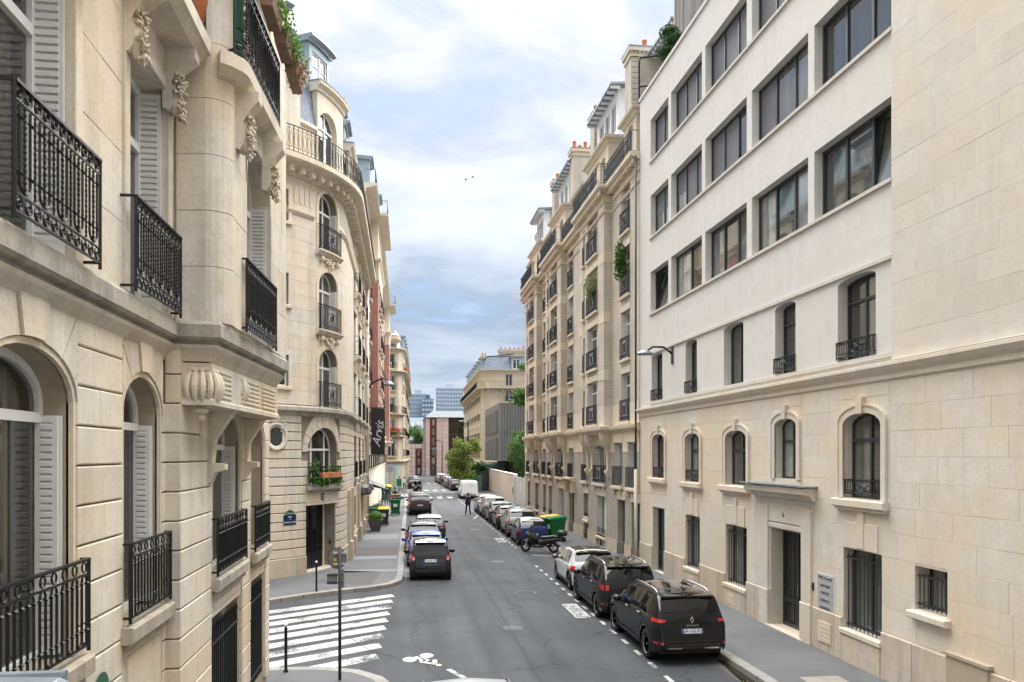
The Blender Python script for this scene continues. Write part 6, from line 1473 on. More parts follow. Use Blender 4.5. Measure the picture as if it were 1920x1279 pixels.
for z in (7.5,10.6): q = MB(); profile(q, f4, s4[1]+.1, s4[4], [(-.02,z-.4),(.2,z-.2),(.55,z-.12),(.55,z),(-.02,z)]); q.build('balcony_slab', M['s4'], b4); railing(b4, f4, s4[1]+.1, s4[4], z, z+1, .5, 0, 'bars', 'iron', .018, .16)
q = MB(); profile(q, f4, 0, f4.L, [(-.2,19.8),(-.9,22.6),(-5,23.2)], False); q.build('slate_roof', M['lead'], b4)
for i in range(11): s = s4[4]+1.5+i*3.9; zinc_dormer(f4, s-.6, s+.6, .05, 19.9, 22.0, b4, 1.2, False)
q = MB(); q.tube([(-1.35,114.2,21.5),(-1.35,114.2,21.9)], [.9,.55], 12); q.ball((-1.35,114.2,21.2), .95, .95, .75, 12, 8); q.build('round_pediment', M['s4'], b4, True)
q = MB(); q.box(-14,-4.5,114,165,0,19.8); q.build('core_wall', M['s4'], b4)
fb = thing('balcony_flowers', 'orange flowers and greenery in boxes along the far left balcony', 'flower box', (-1.2,113.6,7.6))
q = MB(); q.box(-2.3,-.5,113.35,113.6,7.95,8.2); q.build('box', M['terra'], fb); q = MB()
for k in range(9): leaves(q, (-2.3+.22*k,113.45,8.4+R.uniform(-.1,.1)), (.25,.25,.25), 60, .13, 1, R, .1)
q.build('blossoms', M['flower_o'], fb); q = MB()
for k in range(9): leaves(q, (-2.3+.22*k,113.4,7.9+R.uniform(-.25,.15)), (.25,.2,.25), 50, .13, 1, R, .1)
q.build('foliage', M['leaf_m'], fb)
for (x, y, z, l) in ((-1.7,113.3,11.0,'small green bush on the upper balcony of the far left corner building'),(.25,122,16.9,'pink flowering plant at the roof edge of the far left corner building')):
    plant('balcony_plant', l, (x,y,z), (.4,.4,.4), 'leaf_d' if z < 14 else 'flower_o', 250, .16, pot_=False)
# ---- right: yellow limestone corner building with slate mansard
b5 = thing('mansard_corner_building', 'yellow limestone corner building with slate mansard roof beyond the grey metal block', 'building', (12.4, 126, 0))
f5 = Frame([(9.9,168),(12.25,126.8),(13.4,125.6),(34,125.6)], 1, ); f5.side = -1
f5 = Frame([(34,125.6),(13.4,125.6),(12.3,126.8),(12.6,168)], -1); s5 = f5.cum
c5 = [3.0,6.6,10.2,13.8,17.4,s5[2]+2.0]+[s5[2]+5.4+i*3.3 for i in range(11)]
front(b5, f5, .0, [4.2,7.3,10.4,13.2], c5, 15.2, 's5', 's5', 2.0, 1.1, True)
front(b5, f5, 15.2, [15.7], c5, 18.2, 's5', 's5', 1.9, 1.1, False, 0)
for z, o_ in ((3.7,.3),(15.4,.8),(18.3,.5)): cornice(b5, f5, z, 's5', o_, .5)
x = .3
while x < f5.L-1: q = MB(); fbox(q, f5, x, x+.3, -.01, .5, 14.75, 15.1, .04); q.build('cornice_bracket', M['s5'], b5); x += 1.5
railing(b5, f5, .2, f5.L-.2, 15.42, 16.4, .72, 0, 'bars', 'iron', .02, .28)
q = MB(); profile(q, f5, 0, f5.L, [(-.3,18.2),(-.2,18.4),(-1.0,20.5)], False); q.build('slate_mansard', M['slate'], b5)
q = MB(); profile(q, f5, 0, f5.L, [(-.95,20.45),(-.95,20.6),(-5.5,21.3)], False); q.build('zinc_roof', M['roofm'], b5)
for s in (16.2, 8.3, s5[2]+3, s5[2]+8, s5[2]+13, s5[2]+18, s5[2]+23, s5[2]+28, s5[2]+33): zinc_dormer(f5, s-.8, s+.8, -.1, 18.4, 20.3, b5, 1.2, False)
chimney(b5, 15.4,20.6, 129,130, 20.5, 21.9, [.5,.4,.5,.4,.5,.7,.4], 's4'); chimney(b5, 24,25.6, 129,130, 20.5, 22.2, [.6,.6], 's4')
chimney(b5, 13.4,14.4, 138,139.5, 20, 21.9, [.6,.6], 'brickr')
q = MB(); q.box(14.5,34,127.5,168,0,18.2); q.build('core_wall', M['s5'], b5)
# ---- grey metal clad block, turquoise kiosk, garden wall and gate
b6 = thing('metal_clad_building', 'grey block clad in vertical metal sheets in front of the yellow corner building', 'building', (15, 112, 0))
gm = noisy('grey_metal', (.13,.135,.13), (.17,.175,.168), 1.2, .6, .05, .003, (1,1,.3), per=.05, metal=.1)
q = MB(); q.poly([(13.2,108,3.8),(26,108,3.8),(26,108,15.6),(15.9,108,15.6),(13.2,108,13.6)]) if False else None
q.box(12.0,28,100,118,4.0,11.4); q.build('wall', gm, b6)
for i in range(46): q = MB(); x = 12.02+i*.34; q.box(x, x+.27, 99.9, 99.99, 4.05, 7.4); q.build('metal_sheet', gm, b6); q = MB(); q.box(x, x+.27, 99.9, 99.99, 7.46, 11.38); q.build('metal_sheet', gm, b6)
f6 = Frame([(11.98,100),(11.98,118)], -1)
for k in range(2):
    za, zb = (4.3,7.0) if k == 0 else (7.7,10.6)
    for i in range(9): q = MB(); s = 2.0+i*1.7; fbox(q, f6, s, s+1.1, 0, .12, za, zb-i*.04); q.build('louvre_panel', gm if i % 3 else M['blind'], b6)
q = MB(); q.box(13.7,27,101,117,0,4.0); q.build('ground_wall', M['room'], b6)
ks = thing('turquoise_kiosk', 'small turquoise pavilion with glass door at the end of the garden wall', 'kiosk', (10.9,107,0))
q = MB(); q.box(9.4,13.5,106.5,111,0,3.4); q.box(9.1,13.7,106.2,111.3,3.4,3.65); q.build('wall', noisy('turquoise_panel', (.15,.26,.25), (.19,.31,.30), 2, .5, 0), ks)
q = MB(); q.box(10.4,11.3,106.42,106.5,.1,3.0); q.build('glass_door', M['gl'], ks); q = MB(); q.box(9.32,9.4,107,110,.3,3.0); q.build('pane', M['gl'], ks)
gw_ = thing('garden_wall', 'long pale beige garden wall along the right pavement beyond the brick building', 'wall', (11.1,90,0))
gwm = noisy('beige_wall', (.46,.40,.34), (.54,.48,.41), 1.5, .85, .2, .005, (1,1,.4), per=.03)
q = MB(); q.hexa([(10.9,78.5,0),(11.25,78.5,0),(11.75,106.4,0),(11.4,106.4,0),(10.9,78.5,2.85),(11.25,78.5,2.85),(11.75,106.4,2.85),(11.4,106.4,2.85)]); q.build('wall', gwm, gw_)
fgw = Frame([(10.9,78.5),(11.4,106.4)], -1)
for i in range(18): q = MB(); fbox(q, fgw, i*1.55+.02, i*1.55+1.53, .0, .03, .12, 2.84); q.build('wall_panel', gwm, gw_)
q = MB(); fbox(q, fgw, .0, 27.9, -.36, .06, 2.85, 2.93); q.build('coping', M['rendercap'], gw_)
q = MB(); q.box(10.82,10.9,78.9,79.3,.9,1.6); q.build('letter_box', M['iron'], gw_)
gt = thing('metal_gate', 'grey sheet metal gate between the beige garden wall and the brick building', 'gate', (11,73,0))
q = MB(); q.box(10.95,11.0,71.2,78.3,.1,2.7); q.build('gate_leaf', noisy('gate_grey', (.42,.43,.44), (.50,.51,.52), 1, .5, 0), gt)
for y in (69.6, 71.1, 78.35): q = MB(); q.box(10.8,11.1,y-.12,y+.12,0,2.9); q.build('gate_post', M['render'], gt)
q = MB(); q.box(10.85,11.0,67.6,69.5,0,2.6); q.build('side_panel', M['render'], gt)
q = MB(); q.box(10.93,10.95,74.2,74.7,1.4,2.2); q.build('notice', M['plate'], gt)
# ---- end of the street: pink granite building
b9 = thing('pink_granite_building', 'pink granite faced office building with red and dark glazed strips closing the street', 'building', (7,178,0))
q = MB(); q.box(4.8,13.6,178,200,-1,13.0); q.box(-6,4.8,178.6,196,-1,7.1); q.build('wall', M['granj'], b9)
f9 = Frame([(-6,178),(30,178)], 1)
def gpan(x0, x1, z0, z1, w=1.05, h=.62):
    nx = max(1, round((x1-x0)/w)); nz_ = max(1, round((z1-z0)/h))
    for i in range(nx):
        for j in range(nz_):
            a = x0+(x1-x0)*i/nx; b = x0+(x1-x0)*(i+1)/nx; c = z0+(z1-z0)*j/nz_; d = z0+(z1-z0)*(j+1)/nz_
            q = MB(); q.box(a+.02, b-.02, 177.93, 177.99, c+.02, d-.02); q.build('granite_panel', M['granite'], b9)
gpan(4.82, 5.75, 0, 12.95, .93, .9); gpan(7.25, 9.9, 0, 12.95, 1.3, .9)
for i, (xa, xb) in enumerate(((.9,1.75),(1.75,2.58),(2.6,4.0),(4.02,4.8))):
    for j in range(7):
        if i != 2 or j == 6: q = MB(); q.box(xa+.02, xb-.02, 178.5, 178.59, j*1.01+.02, j*1.01+.98); q.build('granite_panel', M['granite'], b9)
redm = simple('oxblood_panel', (.10,.022,.016), .4)
for (x0, x1, z0, z1, mats) in ((5.8,7.2,0,12.9,['gl','redm','gl','redm','redm','redm']),(2.65,3.95,.0,6.0,['gl','redm','redm'])):
    n = len(mats); dy = 177.9 if x0 > 5 else 178.45
    for i, mm in enumerate(mats):
        a = z0+(z1-z0)*i/n; b = z0+(z1-z0)*(i+1)/n
        q = MB(); q.box(x0, x1, dy, dy+.08, a+.05, b-.05); q.build('spandrel_panel', redm if mm == 'redm' else M['glm'], b9)
        q = MB(); q.box(x0+(x1-x0)*.3, x0+(x1-x0)*.72, dy-.05, dy, a+.4, b-.35); w_ = q.build('window', M['glm'], b9)
        q = MB(); 
        for (u0,u1,v0,v1) in ((.3,.72,b-.40,b-.33),(.49,.52,a+.4,b-.35)): q.box(x0+(x1-x0)*u0, x0+(x1-x0)*u1, dy-.08, dy-.04, v0, v1)
        q.build('frame', M['zinc'], w_)
for i in range(4):      # dark curtain wall
    for j in range(7): q = MB(); q.box(9.95+i*.9, 9.95+i*.9+.86, 177.9, 177.98, j*1.85+.04, j*1.85+1.78); q.build('glass_panel', bpy.data.materials.get('bronze_glass') or simple('bronze_glass', (.035,.033,.024), .08, .2), b9)
for j in range(3): q = MB(); q.box(-3.8,.85,178.45,178.55,j*2.3+.1,j*2.3+2.2); q.build('glass_panel', bpy.data.materials['bronze_glass'], b9)
q = MB(); q.hexa([(4.6,177.6,13.0),(14,177.6,13.0),(14,200,13.0),(4.6,200,13.0),(6.5,182,14.6),(14,182,14.6),(14,200,14.6),(6.5,200,14.6)]); q.build('metal_roof', M['roofm'], b9)
# ---- skyline beyond
def tower(x, y, w, d, h, label, mat, wm_, nx, nz_, rows=True, rz=0, z0=-5, vert=False):
    t = thing('tower_block', label, 'tower block', (x,y,0), group='tower blocks on the skyline'); q = MB(); q.box(x-w/2, x+w/2, y, y+d, z0, h); q.box(x-w*.2,x+w*.2,y+2,y+d-2,h,h+3); q.build('wall', mat, t)
    fl = nz_; k = 0
    for j in range(fl):
        za = z0+(h-z0)*(j+.25)/fl; zb = z0+(h-z0)*(j+.8)/fl
        for i in range(nx):
            xa = x-w/2+w*(i+.12)/nx; xb = x-w/2+w*(i+.88)/nx
            q = MB(); q.box(xa, xb, y-.15, y+.02, za, zb)
            if k < 290: q.build('window', wm_, t)
            k += 1
    return t
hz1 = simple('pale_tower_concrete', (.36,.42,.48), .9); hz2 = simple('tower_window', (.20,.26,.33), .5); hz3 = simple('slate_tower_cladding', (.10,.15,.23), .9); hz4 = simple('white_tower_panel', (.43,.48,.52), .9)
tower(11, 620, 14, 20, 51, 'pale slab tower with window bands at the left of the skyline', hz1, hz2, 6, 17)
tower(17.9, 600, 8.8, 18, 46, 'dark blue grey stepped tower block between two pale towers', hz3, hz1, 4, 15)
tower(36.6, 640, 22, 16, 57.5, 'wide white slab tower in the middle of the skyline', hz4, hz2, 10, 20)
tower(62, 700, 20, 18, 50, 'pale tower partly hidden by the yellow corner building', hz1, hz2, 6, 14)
hb = thing('far_apartment_building', 'distant white apartment house with a row of roof windows behind the tree', 'building', (2,290,0))
q = MB(); q.box(-14,16,290,305,-3,13); q.build('wall', M['render'], hb); q = MB(); q.hexa([(-14.5,289.6,13),(16.5,289.6,13),(16.5,305,13),(-14.5,305,13),(-14,292,18),(16,292,18),(16,303,18),(-14,303,18)]); q.build('slate_roof', M['lead'], hb)
for i in range(9):
    q = MB(); q.box(-3+i*1.9,-2+i*1.9,289.4,292,14,16.2); q.build('roof_window', M['white'], hb)
    for z in (1,4.5,8): q = MB(); q.box(-3+i*1.9,-2.1+i*1.9,289.8,290.02,z,z+2); q.build('window', hz2, hb)
# ================================================================ trees
tree('street_tree', 'yellow green street tree on the right pavement before the white van', (7.2,97.5,0), 6, (7.15,97.5,4.6), (2.3,2.3,3.0), 'leaf_y', 5200, .26, .12, 5, 36)
tree('garden_tree', 'rounded dark green tree rising behind the beige garden wall', (15.2,93,0), 8, (15.0,93,5.4), (2.9,2.9,3.3), 'leaf_m', 5600, .27, .16, 8, 36)
tree('garden_tree', 'tall tree whose green branches reach past the edge of the brick building', (15.6,78,0), 15, (12.6,79,11.3), (1.9,2.0,3.6), 'leaf_m', 3200, .27, .2, 13, 26)
tree('park_tree', 'round green tree in front of the pink granite building at the far left', (3.1,205,0), 12, (3.1,205,9.6), (3.8,3.5,3.4), 'leaf_m', 3600, .42, .25, 17, 30)
tree('street_tree', 'dark low tree crown behind the yellow green tree by the kiosk', (9.3,104,0), 5, (9.0,104,2.9), (1.7,1.7,1.9), 'leaf_d', 2200, .26, .1, 23, 20)
# ================================================================ cars
from mathutils.bvhtree import BVHTree
def interp(pts, x):
    if x <= pts[0][0]: return pts[0][1]
    for (a, u), (b, v_) in zip(pts, pts[1:]):
        if x <= b:
            t = (x-a)/(b-a) if b > a else 1; return u+(v_-u)*t
    return pts[-1][1]
def smooth_interp(pts, x):
    n = len(pts)
    if x <= pts[0][0]: return pts[0][1]
    if x >= pts[-1][0]: return pts[-1][1]
    for i in range(n-1):
        if x <= pts[i+1][0]:
            x0, y0 = pts[i]; x1, y1 = pts[i+1]; h = x1-x0; t = (x-x0)/h
            def sl(j):
                if j == 0: return (pts[1][1]-pts[0][1])/(pts[1][0]-pts[0][0])
                if j == n-1: return (pts[-1][1]-pts[-2][1])/(pts[-1][0]-pts[-2][0])
                a = (pts[j][1]-pts[j-1][1])/(pts[j][0]-pts[j-1][0]); b = (pts[j+1][1]-pts[j][1])/(pts[j+1][0]-pts[j][0])
                return 0 if a*b <= 0 else 2*a*b/(a+b)
            m0, m1 = sl(i)*h, sl(i+1)*h
            return (2*t**3-3*t**2+1)*y0+(t**3-2*t**2+t)*m0+(-2*t**3+3*t**2)*y1+(t**3-t**2)*m1
class CarShape:
    """x runs from the rear bumper (0) to the nose (L); ring parameter t from sill (0) over shoulder to roof centre (7)"""
    def __init__(s, L, W, H, top, belt, xw, rw, sill=.24, tuck=.16, plan_r=.16, plan_f=.2, roofw=.60):
        s.L, s.W, s.H, s.top_, s.belt_, s.xw, s.rw, s.sill, s.tuck, s.pr, s.pf, s.roofw = L, W, H, top, belt, xw, rw, sill, tuck, plan_r, plan_f, roofw
    def top(s, x): return smooth_interp(s.top_, x)
    def belt(s, x): return smooth_interp(s.belt_, x)
    def wf(s, x):
        r = max(0, 1-x/.55); f = max(0, 1-(s.L-x)/.95)
        return 1-s.pr*r**2.2-s.pf*f**2.0
    def arch(s, x):
        z = s.sill
        for xw in s.xw:
            ra = s.rw+.065; d = abs(x-xw)
            if d < ra: z = max(z, s.rw+math.sqrt(ra*ra-d*d))
        return z
    def ring(s, x):
        hw = s.W/2*s.wf(x); zt = s.top(x); zb = min(s.belt(x), zt-.03); za = s.arch(x)
        e0 = max(0, 1-x/.35); e1 = max(0, 1-(s.L-x)/.4); lift = .16*(e0**2)+.10*e1**2
        z0 = min(max(za, s.sill+lift), zb-.08)
        cab = max(0, min(1, (zt-zb)/(s.H-s.belt(s.L*.45)))); zm = z0+(zb-z0)*.55
        ty = s.tuck*cab
        P = [(hw*(.955 if za <= s.sill+.001 else .985), z0), (hw*.99, min(z0+.10, zm-.05)), (hw*1.0, zm), (hw*.992, zb-.09*(1 if zb-zm > .12 else .5)), (hw*.955, zb),
             (hw*.955-(ty)*.92-.02, zb+(zt-zb)*.86), (hw*.955-ty-.10*(1-.4*cab)-.02, zt-.018*cab-.004), (0, zt+.035*cab)]
        return P
    def P(s, x, t, side=1, off=0.0):
        def at(x, t):
            r = s.ring(x); i = min(6, int(t)); u = t-i
            a, b = r[i], r[i+1]; p0 = r[max(0, i-1)]; p3 = r[min(7, i+2)]
            if i == 6: p3 = (-r[6][0], r[6][1])
            c = []
            for k in (0, 1):
                y0, y1, y2, y3 = p0[k], a[k], b[k], p3[k]
                m1, m2 = (y2-y0)*.32, (y3-y1)*.32
                c.append((2*u**3-3*u**2+1)*y1+(u**3-2*u**2+u)*m1+(-2*u**3+3*u**2)*y2+(u**3-u**2)*m2)
            return V(x, c[0], c[1])
        p = at(x, t)
        if off:
            e = .02; du = at(min(s.L, x+e), t)-at(max(0, x-e), t); dv = at(x, min(7, t+.08))-at(x, max(0, t-.08)); n = du.cross(dv)
            if n.length > 1e-9:
                n.normalize()
                if n.y < 0 and t < 6: n = -n
                if n.z < 0 and t >= 6: n = -n
                p = p+n*off
        return V(p.x, p.y*side, p.z)
    def xz(s, z, lo, hi):      # x where the centre line reaches height z on the rear face
        for _ in range(30):
            m = (lo+hi)/2
            if s.top(m) < z: lo = m
            else: hi = m
        return (lo+hi)/2
def patch(m, cs, xs, ts, side=1, off=.006):
    """surface patch: xs maps (u in 0..1, v in 0..1)->x, ts likewise"""
    nu, nv = 8, 6; ids = [[m.vs([cs.P(xs(i/nu, j/nv), ts(i/nu, j/nv), side, off)]) for j in range(nv+1)] for i in range(nu+1)]
    for i in range(nu):
        for j in range(nv):
            q = (ids[i][j], ids[i+1][j], ids[i+1][j+1], ids[i][j+1]); m.face(q if side > 0 else q[::-1])
def car(label, cs, paint, group=None, rear_glass=(1.0,1.4), side=None, lights=None, plate=(.8, 'AB-123-CD'), rails=False, roofmat=None, wheel_style=5, name='parked_car', trim_z=.0, antenna=True, lower='plastic', badge=None, lights_white=False, mirror_m=None, extra=None, cab=None):
    t = local_thing(name, label, 'car', (0,0,0), group=group); L, W, H = cs.L, cs.W, cs.H
    xs = sorted(set([round(L*i/64, 4) for i in range(65)]+[round(k*.03, 3) for k in range(16)]+[round(xw+d, 4) for xw in cs.xw for d in (-cs.rw-.07,-cs.rw-.05,-cs.rw*.8,-cs.rw*.55,-cs.rw*.3,0,cs.rw*.3,cs.rw*.55,cs.rw*.8,cs.rw+.05,cs.rw+.07)]))
    xs = [x for x in xs if 0 <= x <= L]
    T = [0,.5,1,1.5,2,2.5,3,3.3,3.65,4,4.3,4.8,5.2,5.6,6,6.3,6.65,7]
    m = MB(); full = [(tt, 1) for tt in T]+[(tt, -1) for tt in T[-2::-1]]
    rr_ = [m.vs([cs.P(x, tt, sd_) for tt, sd_ in full]) for x in xs]; K = len(full)
    for i in range(len(xs)-1):
        for j in range(K-1): m.face((rr_[i]+j, rr_[i+1]+j, rr_[i+1]+j+1, rr_[i]+j+1))
    m.face([rr_[0]+j for j in range(K)]); m.face([rr_[-1]+j for j in range(K)][::-1])
    body = m.build('body', paint, t, True); smoothang(body, 38)
    # floor and wheel housings
    m = MB(); m.box(.18, L-.2, -W*.40, W*.40, cs.sill-.02, cs.sill+.34); m.box(.5, L-.5, -W*.36, W*.36, .3, .75); m.build('underbody', M['rubber'], t)
    # glass house
    if cab: xr0, xr1, xf0, xf1 = cab       # rear window foot/head, windscreen head/foot
    sw = side or [(xr1+.12, xf1-.12)]
    for sd_ in (1, -1):
        for (a, b) in sw:
            m = MB()
            def zfit(x): return 1
            patch(m, cs, lambda u, v_: a+(b-a)*u, lambda u, v_: 4.12+(.80)*v_, sd_, .007); m.build('side_window', M['cglass'], t, True)
    m = MB()
    for sd_ in (1, -1): patch(m, cs, lambda u, v_: xr0+(xr1-xr0)*u, lambda u, v_: 5.35+1.65*v_, sd_, .007)
    m.build('rear_window', M['cglass'], t, True)
    m = MB()
    for sd_ in (1, -1): patch(m, cs, lambda u, v_: xf0+(xf1-xf0)*u, lambda u, v_: 5.2+1.8*v_, sd_, .006)
    m.build('windscreen', M['cglass'], t, True)
    if roofmat is not None:
        m = MB()
        for sd_ in (1, -1): patch(m, cs, lambda u, v_: xr1+.02+(xf0-xr1-.04)*u, lambda u, v_: 5.95+1.05*v_, sd_, .008)
        m.build('roof_panel', roofmat, t, True)
    # belt trim strip, shut lines
    for sd_ in (1, -1):
        m = MB()
        for tt, w in ((4.02,.05),):
            patch(m, cs, lambda u, v_: sw[0][0]-.05+(sw[-1][1]-sw[0][0]+.1)*u, lambda u, v_: 3.98+.09*v_, sd_, .010)
        m.build('window_trim', M['chrome'] if trim_z else M['plastic'], t, True)
        for xd in ([(sw[i][1]+sw[i+1][0])/2 for i in range(len(sw)-1)]+[cs.xw[1]-cs.rw-.22]):
            m = MB(); patch(m, cs, lambda u, v_: xd-.006+.012*u, lambda u, v_: .6+3.3*v_, sd_, .003); m.build('door_gap', M['ink'], t)
        for xd in [sw[i][1]-.02 for i in range(len(sw))][-2:]:
            m = MB(); p = cs.P(max(.4, xd-.75), 3.45, sd_, .03); m.box(p.x-.1, p.x+.1, p.y-.015, p.y+.015, p.z-.015, p.z+.015); m.build('door_handle', paint if not trim_z else M['chrome'], t)
        # lower cladding
        m = MB(); patch(m, cs, lambda u, v_: cs.xw[0]+cs.rw+.12+(cs.xw[1]-cs.xw[0]-2*cs.rw-.24)*u, lambda u, v_: .0+1.15*v_, sd_, .012); m.build('sill_trim', M[lower], t, True)
        for xw in cs.xw:       # arch lip
            m = MB(); n = 18; ra = cs.rw+.065
            inn = []; outr = []
            for k in range(n+1):
                a = math.pi*k/n; 
                if True:
                    x = xw-ra*math.cos(a); z = cs.rw+ra*math.sin(a); x2 = xw-(ra+.055)*math.cos(a); z2 = cs.rw+(ra+.055)*math.sin(a)
                    y = W/2*cs.wf(x)+.004; inn.append(m.vs([(x, sd_*y, z), (x, sd_*(y-.14), z)])); outr.append(m.vs([(x2, sd_*(W/2*cs.wf(x2)+.002), z2)]))
            for k in range(n):
                m.face((inn[k], inn[k+1], inn[k+1]+1, inn[k]+1)); m.face((inn[k], inn[k+1], outr[k+1], outr[k]))
            m.build('wheel_arch', M[lower], t, True)
        # mirror
        p = cs.P(xf1-.38, 4.05, sd_, 0); m = MB(); m.ball((p.x, p.y+sd_*.15, p.z+.06), .085, .13, .085, 10, 6); m.box(p.x-.03, p.x+.03, min(p.y-sd_*.04, p.y+sd_*.1), max(p.y-sd_*.04, p.y+sd_*.1), p.z-.01, p.z+.03); m.build('wing_mirror', mirror_m or paint, t, True)
        if rails:
            m = MB(); n = 10; m.tube([cs.P(xr1+.15+(xf0-xr1-.2)*k/n, 5.98, sd_, .0)+V(0,0,.0 if k in (0,n) else .05) for k in range(n+1)], .017, 6); m.build('roof_rail', M['chrome'] if rails == 2 else M['plastic'], t, True)
    # wheels
    for xw in cs.xw:
        for sd_ in (1, -1):
            yc = sd_*(W/2-.12); m = MB(); prof = [(cs.rw-.12,-.10),(cs.rw-.03,-.105),(cs.rw,-.08),(cs.rw,.08),(cs.rw-.03,.105),(cs.rw-.12,.10)]; n = 28
            ids = []
            for r, y in prof: ids.append(m.vs([(xw+r*math.cos(2*math.pi*k/n), yc+y, cs.rw+r*math.sin(2*math.pi*k/n)) for k in range(n)]))
            for a, b in zip(ids, ids[1:]):
                for k in range(n): m.face((a+k, a+(k+1) % n, b+(k+1) % n, b+k))
            wh = m.build('wheel', M['rubber'], t, True)
            m = MB(); r1 = cs.rw-.105; yo = yc+sd_*.085
            for (ra_, rb_, y_) in ((r1+.005, r1-.025, yo),):
                for k in range(n):
                    a0, a1 = 2*math.pi*k/n, 2*math.pi*(k+1)/n
                    m.poly([(xw+ra_*math.cos(a0), y_, cs.rw+ra_*math.sin(a0)), (xw+ra_*math.cos(a1), y_, cs.rw+ra_*math.sin(a1)), (xw+rb_*math.cos(a1), y_-sd_*.01, cs.rw+rb_*math.sin(a1)), (xw+rb_*math.cos(a0), y_-sd_*.01, cs.rw+rb_*math.sin(a0))])
            for k in range(wheel_style):
                a = 2*math.pi*(k+.25)/wheel_style; d = V(math.cos(a), 0, math.sin(a)); e = V(-d.z, 0, d.x); c = V(xw, yo-sd_*.015, cs.rw)
                w0, w1 = .05, .04
                q = [c+d*.03-e*w0, c+d*r1-e*w1*.6, c+d*r1+e*w1*1.4, c+d*.03+e*w0]; m.poly(q); m.hexa([p-V(0,sd_*.03,0) for p in q]+q)
            m.lathe([(0,0)], 3) if False else None
            m.build('rim', M['rim'], wh)
            m = MB(); m.poly([(xw+(r1-.01)*math.cos(2*math.pi*k/n), yo-sd_*.06, cs.rw+(r1-.01)*math.sin(2*math.pi*k/n)) for k in range(n)]); m.build('brake_disc', M['plastic'], wh)
    # rear: lamps, plate, bumper, wiper
    bm__ = body.data; bvh = BVHTree.FromPolygons([v.co for v in bm__.vertices], [tuple(p.vertices) for p in bm__.polygons]); wrap = lights or [('w',.84,1.02,62,150)]
    for q_ in [x for x in wrap if x[0] == 'w']:
        _, z0, z1, a0, a1 = q_[:5]; tz = q_[5] if len(q_) > 5 else 0
        for sd_ in (1, -1):
            m = MB(); nu, nv = 14, 4; ids = []
            for i in range(nu+1):
                a = rad(a0+(a1-a0)*i/nu); row = []       # 90 = straight out to the side, 180 = straight back
                for j in range(nv+1):
                    uu = i/nu; zl = z0+tz*uu*.5; zh = z1-tz*uu*.5; z = zl+(zh-zl)*j/nv; d = V(math.cos(a), math.sin(a)*sd_, 0); org = V(.62, sd_*(W/2-.42), z)
                    hit, nn_, _, _ = bvh.ray_cast(org+d*1.6, -d); 
                    if hit is None: hit = org+d*.45
                    row.append(m.vs([hit+d*.010]))
                ids.append(row)
            for i in range(nu):
                for j in range(nv): m.face((ids[i][j], ids[i+1][j], ids[i+1][j+1], ids[i][j+1]))
            m.build('tail_light', M['red'], t, True)
    # tailgate seam, roof spoiler
    if cs.H < 1.9:
        m = MB(); x_ = xr1; hw_ = W/2*.70; z_ = cs.top(x_); m.hexa([(x_-.16,-hw_,z_-.045),(x_+.14,-hw_*1.02,z_-.02),(x_+.14,hw_*1.02,z_-.02),(x_-.16,hw_,z_-.045),(x_-.16,-hw_,z_-.005),(x_+.14,-hw_*1.02,z_+.028),(x_+.14,hw_*1.02,z_+.028),(x_-.16,hw_,z_-.005)]); m.build('roof_spoiler', roofmat or paint, t)
        for zz in (cs.sill+.30,):
            m = MB(); ids = []
            for i in range(25):
                y = -W*.40+W*.80*i/24; row = []
                for z in (zz, zz+.014): 
                    hit = bvh.ray_cast(V(-1, y, z), V(1,0,0))[0]; row.append(m.vs([(hit or V(.05,y,z))+V(-.004,0,0)]))
                ids.append(row)
            for a_, b_ in zip(ids, ids[1:]): m.face((a_[0], b_[0], b_[1], a_[1]))
            m.build('tailgate_gap', M['ink'], t)
    for (z0, z1, t0, t1) in [x for x in wrap if x[0] != 'w']:
        for sd_ in (1, -1):
            m = MB(); xa, xb = cs.xz(z0, 0, L*.3), cs.xz(z1, 0, L*.3)
            patch(m, cs, lambda u, v_: xa+(xb-xa)*u, lambda u, v_: t0+(t1-t0)*v_, sd_, .012); m.build('tail_light', M['red'], t, True)
    zp = plate[0]; xp = cs.xz(zp, 0, L*.3); xp2 = cs.xz(zp+.06, 0, L*.3); xp1 = cs.xz(zp-.06, 0, L*.3)
    n_ = V(-.12, 0, -(xp1-xp2)); up = V(xp2-xp1, 0, .12).normalized(); nn = V(-up.z, 0, up.x); c = V(xp, 0, zp)+nn*.02
    m = MB(); 
    def plq(y0, y1, h, o): return [c+nn*o+V(0,y,0)+up*z for y, z in ((y0,-h),(y1,-h),(y1,h),(y0,h))]
    m.poly(plq(-.26,.26,.055,0)); m.hexa([p-nn*.03 for p in plq(-.26,.26,.055,0)]+plq(-.26,.26,.055,-.001)); po = m.build('number_plate', M['plate'], t)
    for y0 in (-.26, .22): m = MB(); m.poly(plq(y0, y0+.04, .055, .002)); m.build('plate_band', M['plateb'], po)
    tx = text(None, plate[1], (0,0,0), (1,0,0), (0,0,1), .105, M['ink'])
    mw = Matrix(((0,up.x,nn.x,c.x+nn.x*.003),(-1,up.y,nn.y,c.y),(0,up.z,nn.z,c.z+nn.z*.003),(0,0,0,1))); tx.matrix_basis = mw; tx.parent = po
    m = MB(); b0 = .02
    for sd_ in (1, -1): patch(m, cs, lambda u, v_: .012+.10*u, lambda u, v_: .2+2.0*v_, sd_, .01)
    m.box(-.005, .04, -W*.36, W*.36, cs.sill+.13, cs.sill+.25); m.build('rear_bumper', M['plastic'], t)
    xg = cs.xz(cs.top(xr0)+.05, 0, L*.3); m = MB(); m.tube([cs.P(xr0+.02, 6.9, 1, .02), cs.P(xr0+(xr1-xr0)*.15, 6.6, -1, .03)], .01, 5); m.build('rear_wiper', M['ink'], t)
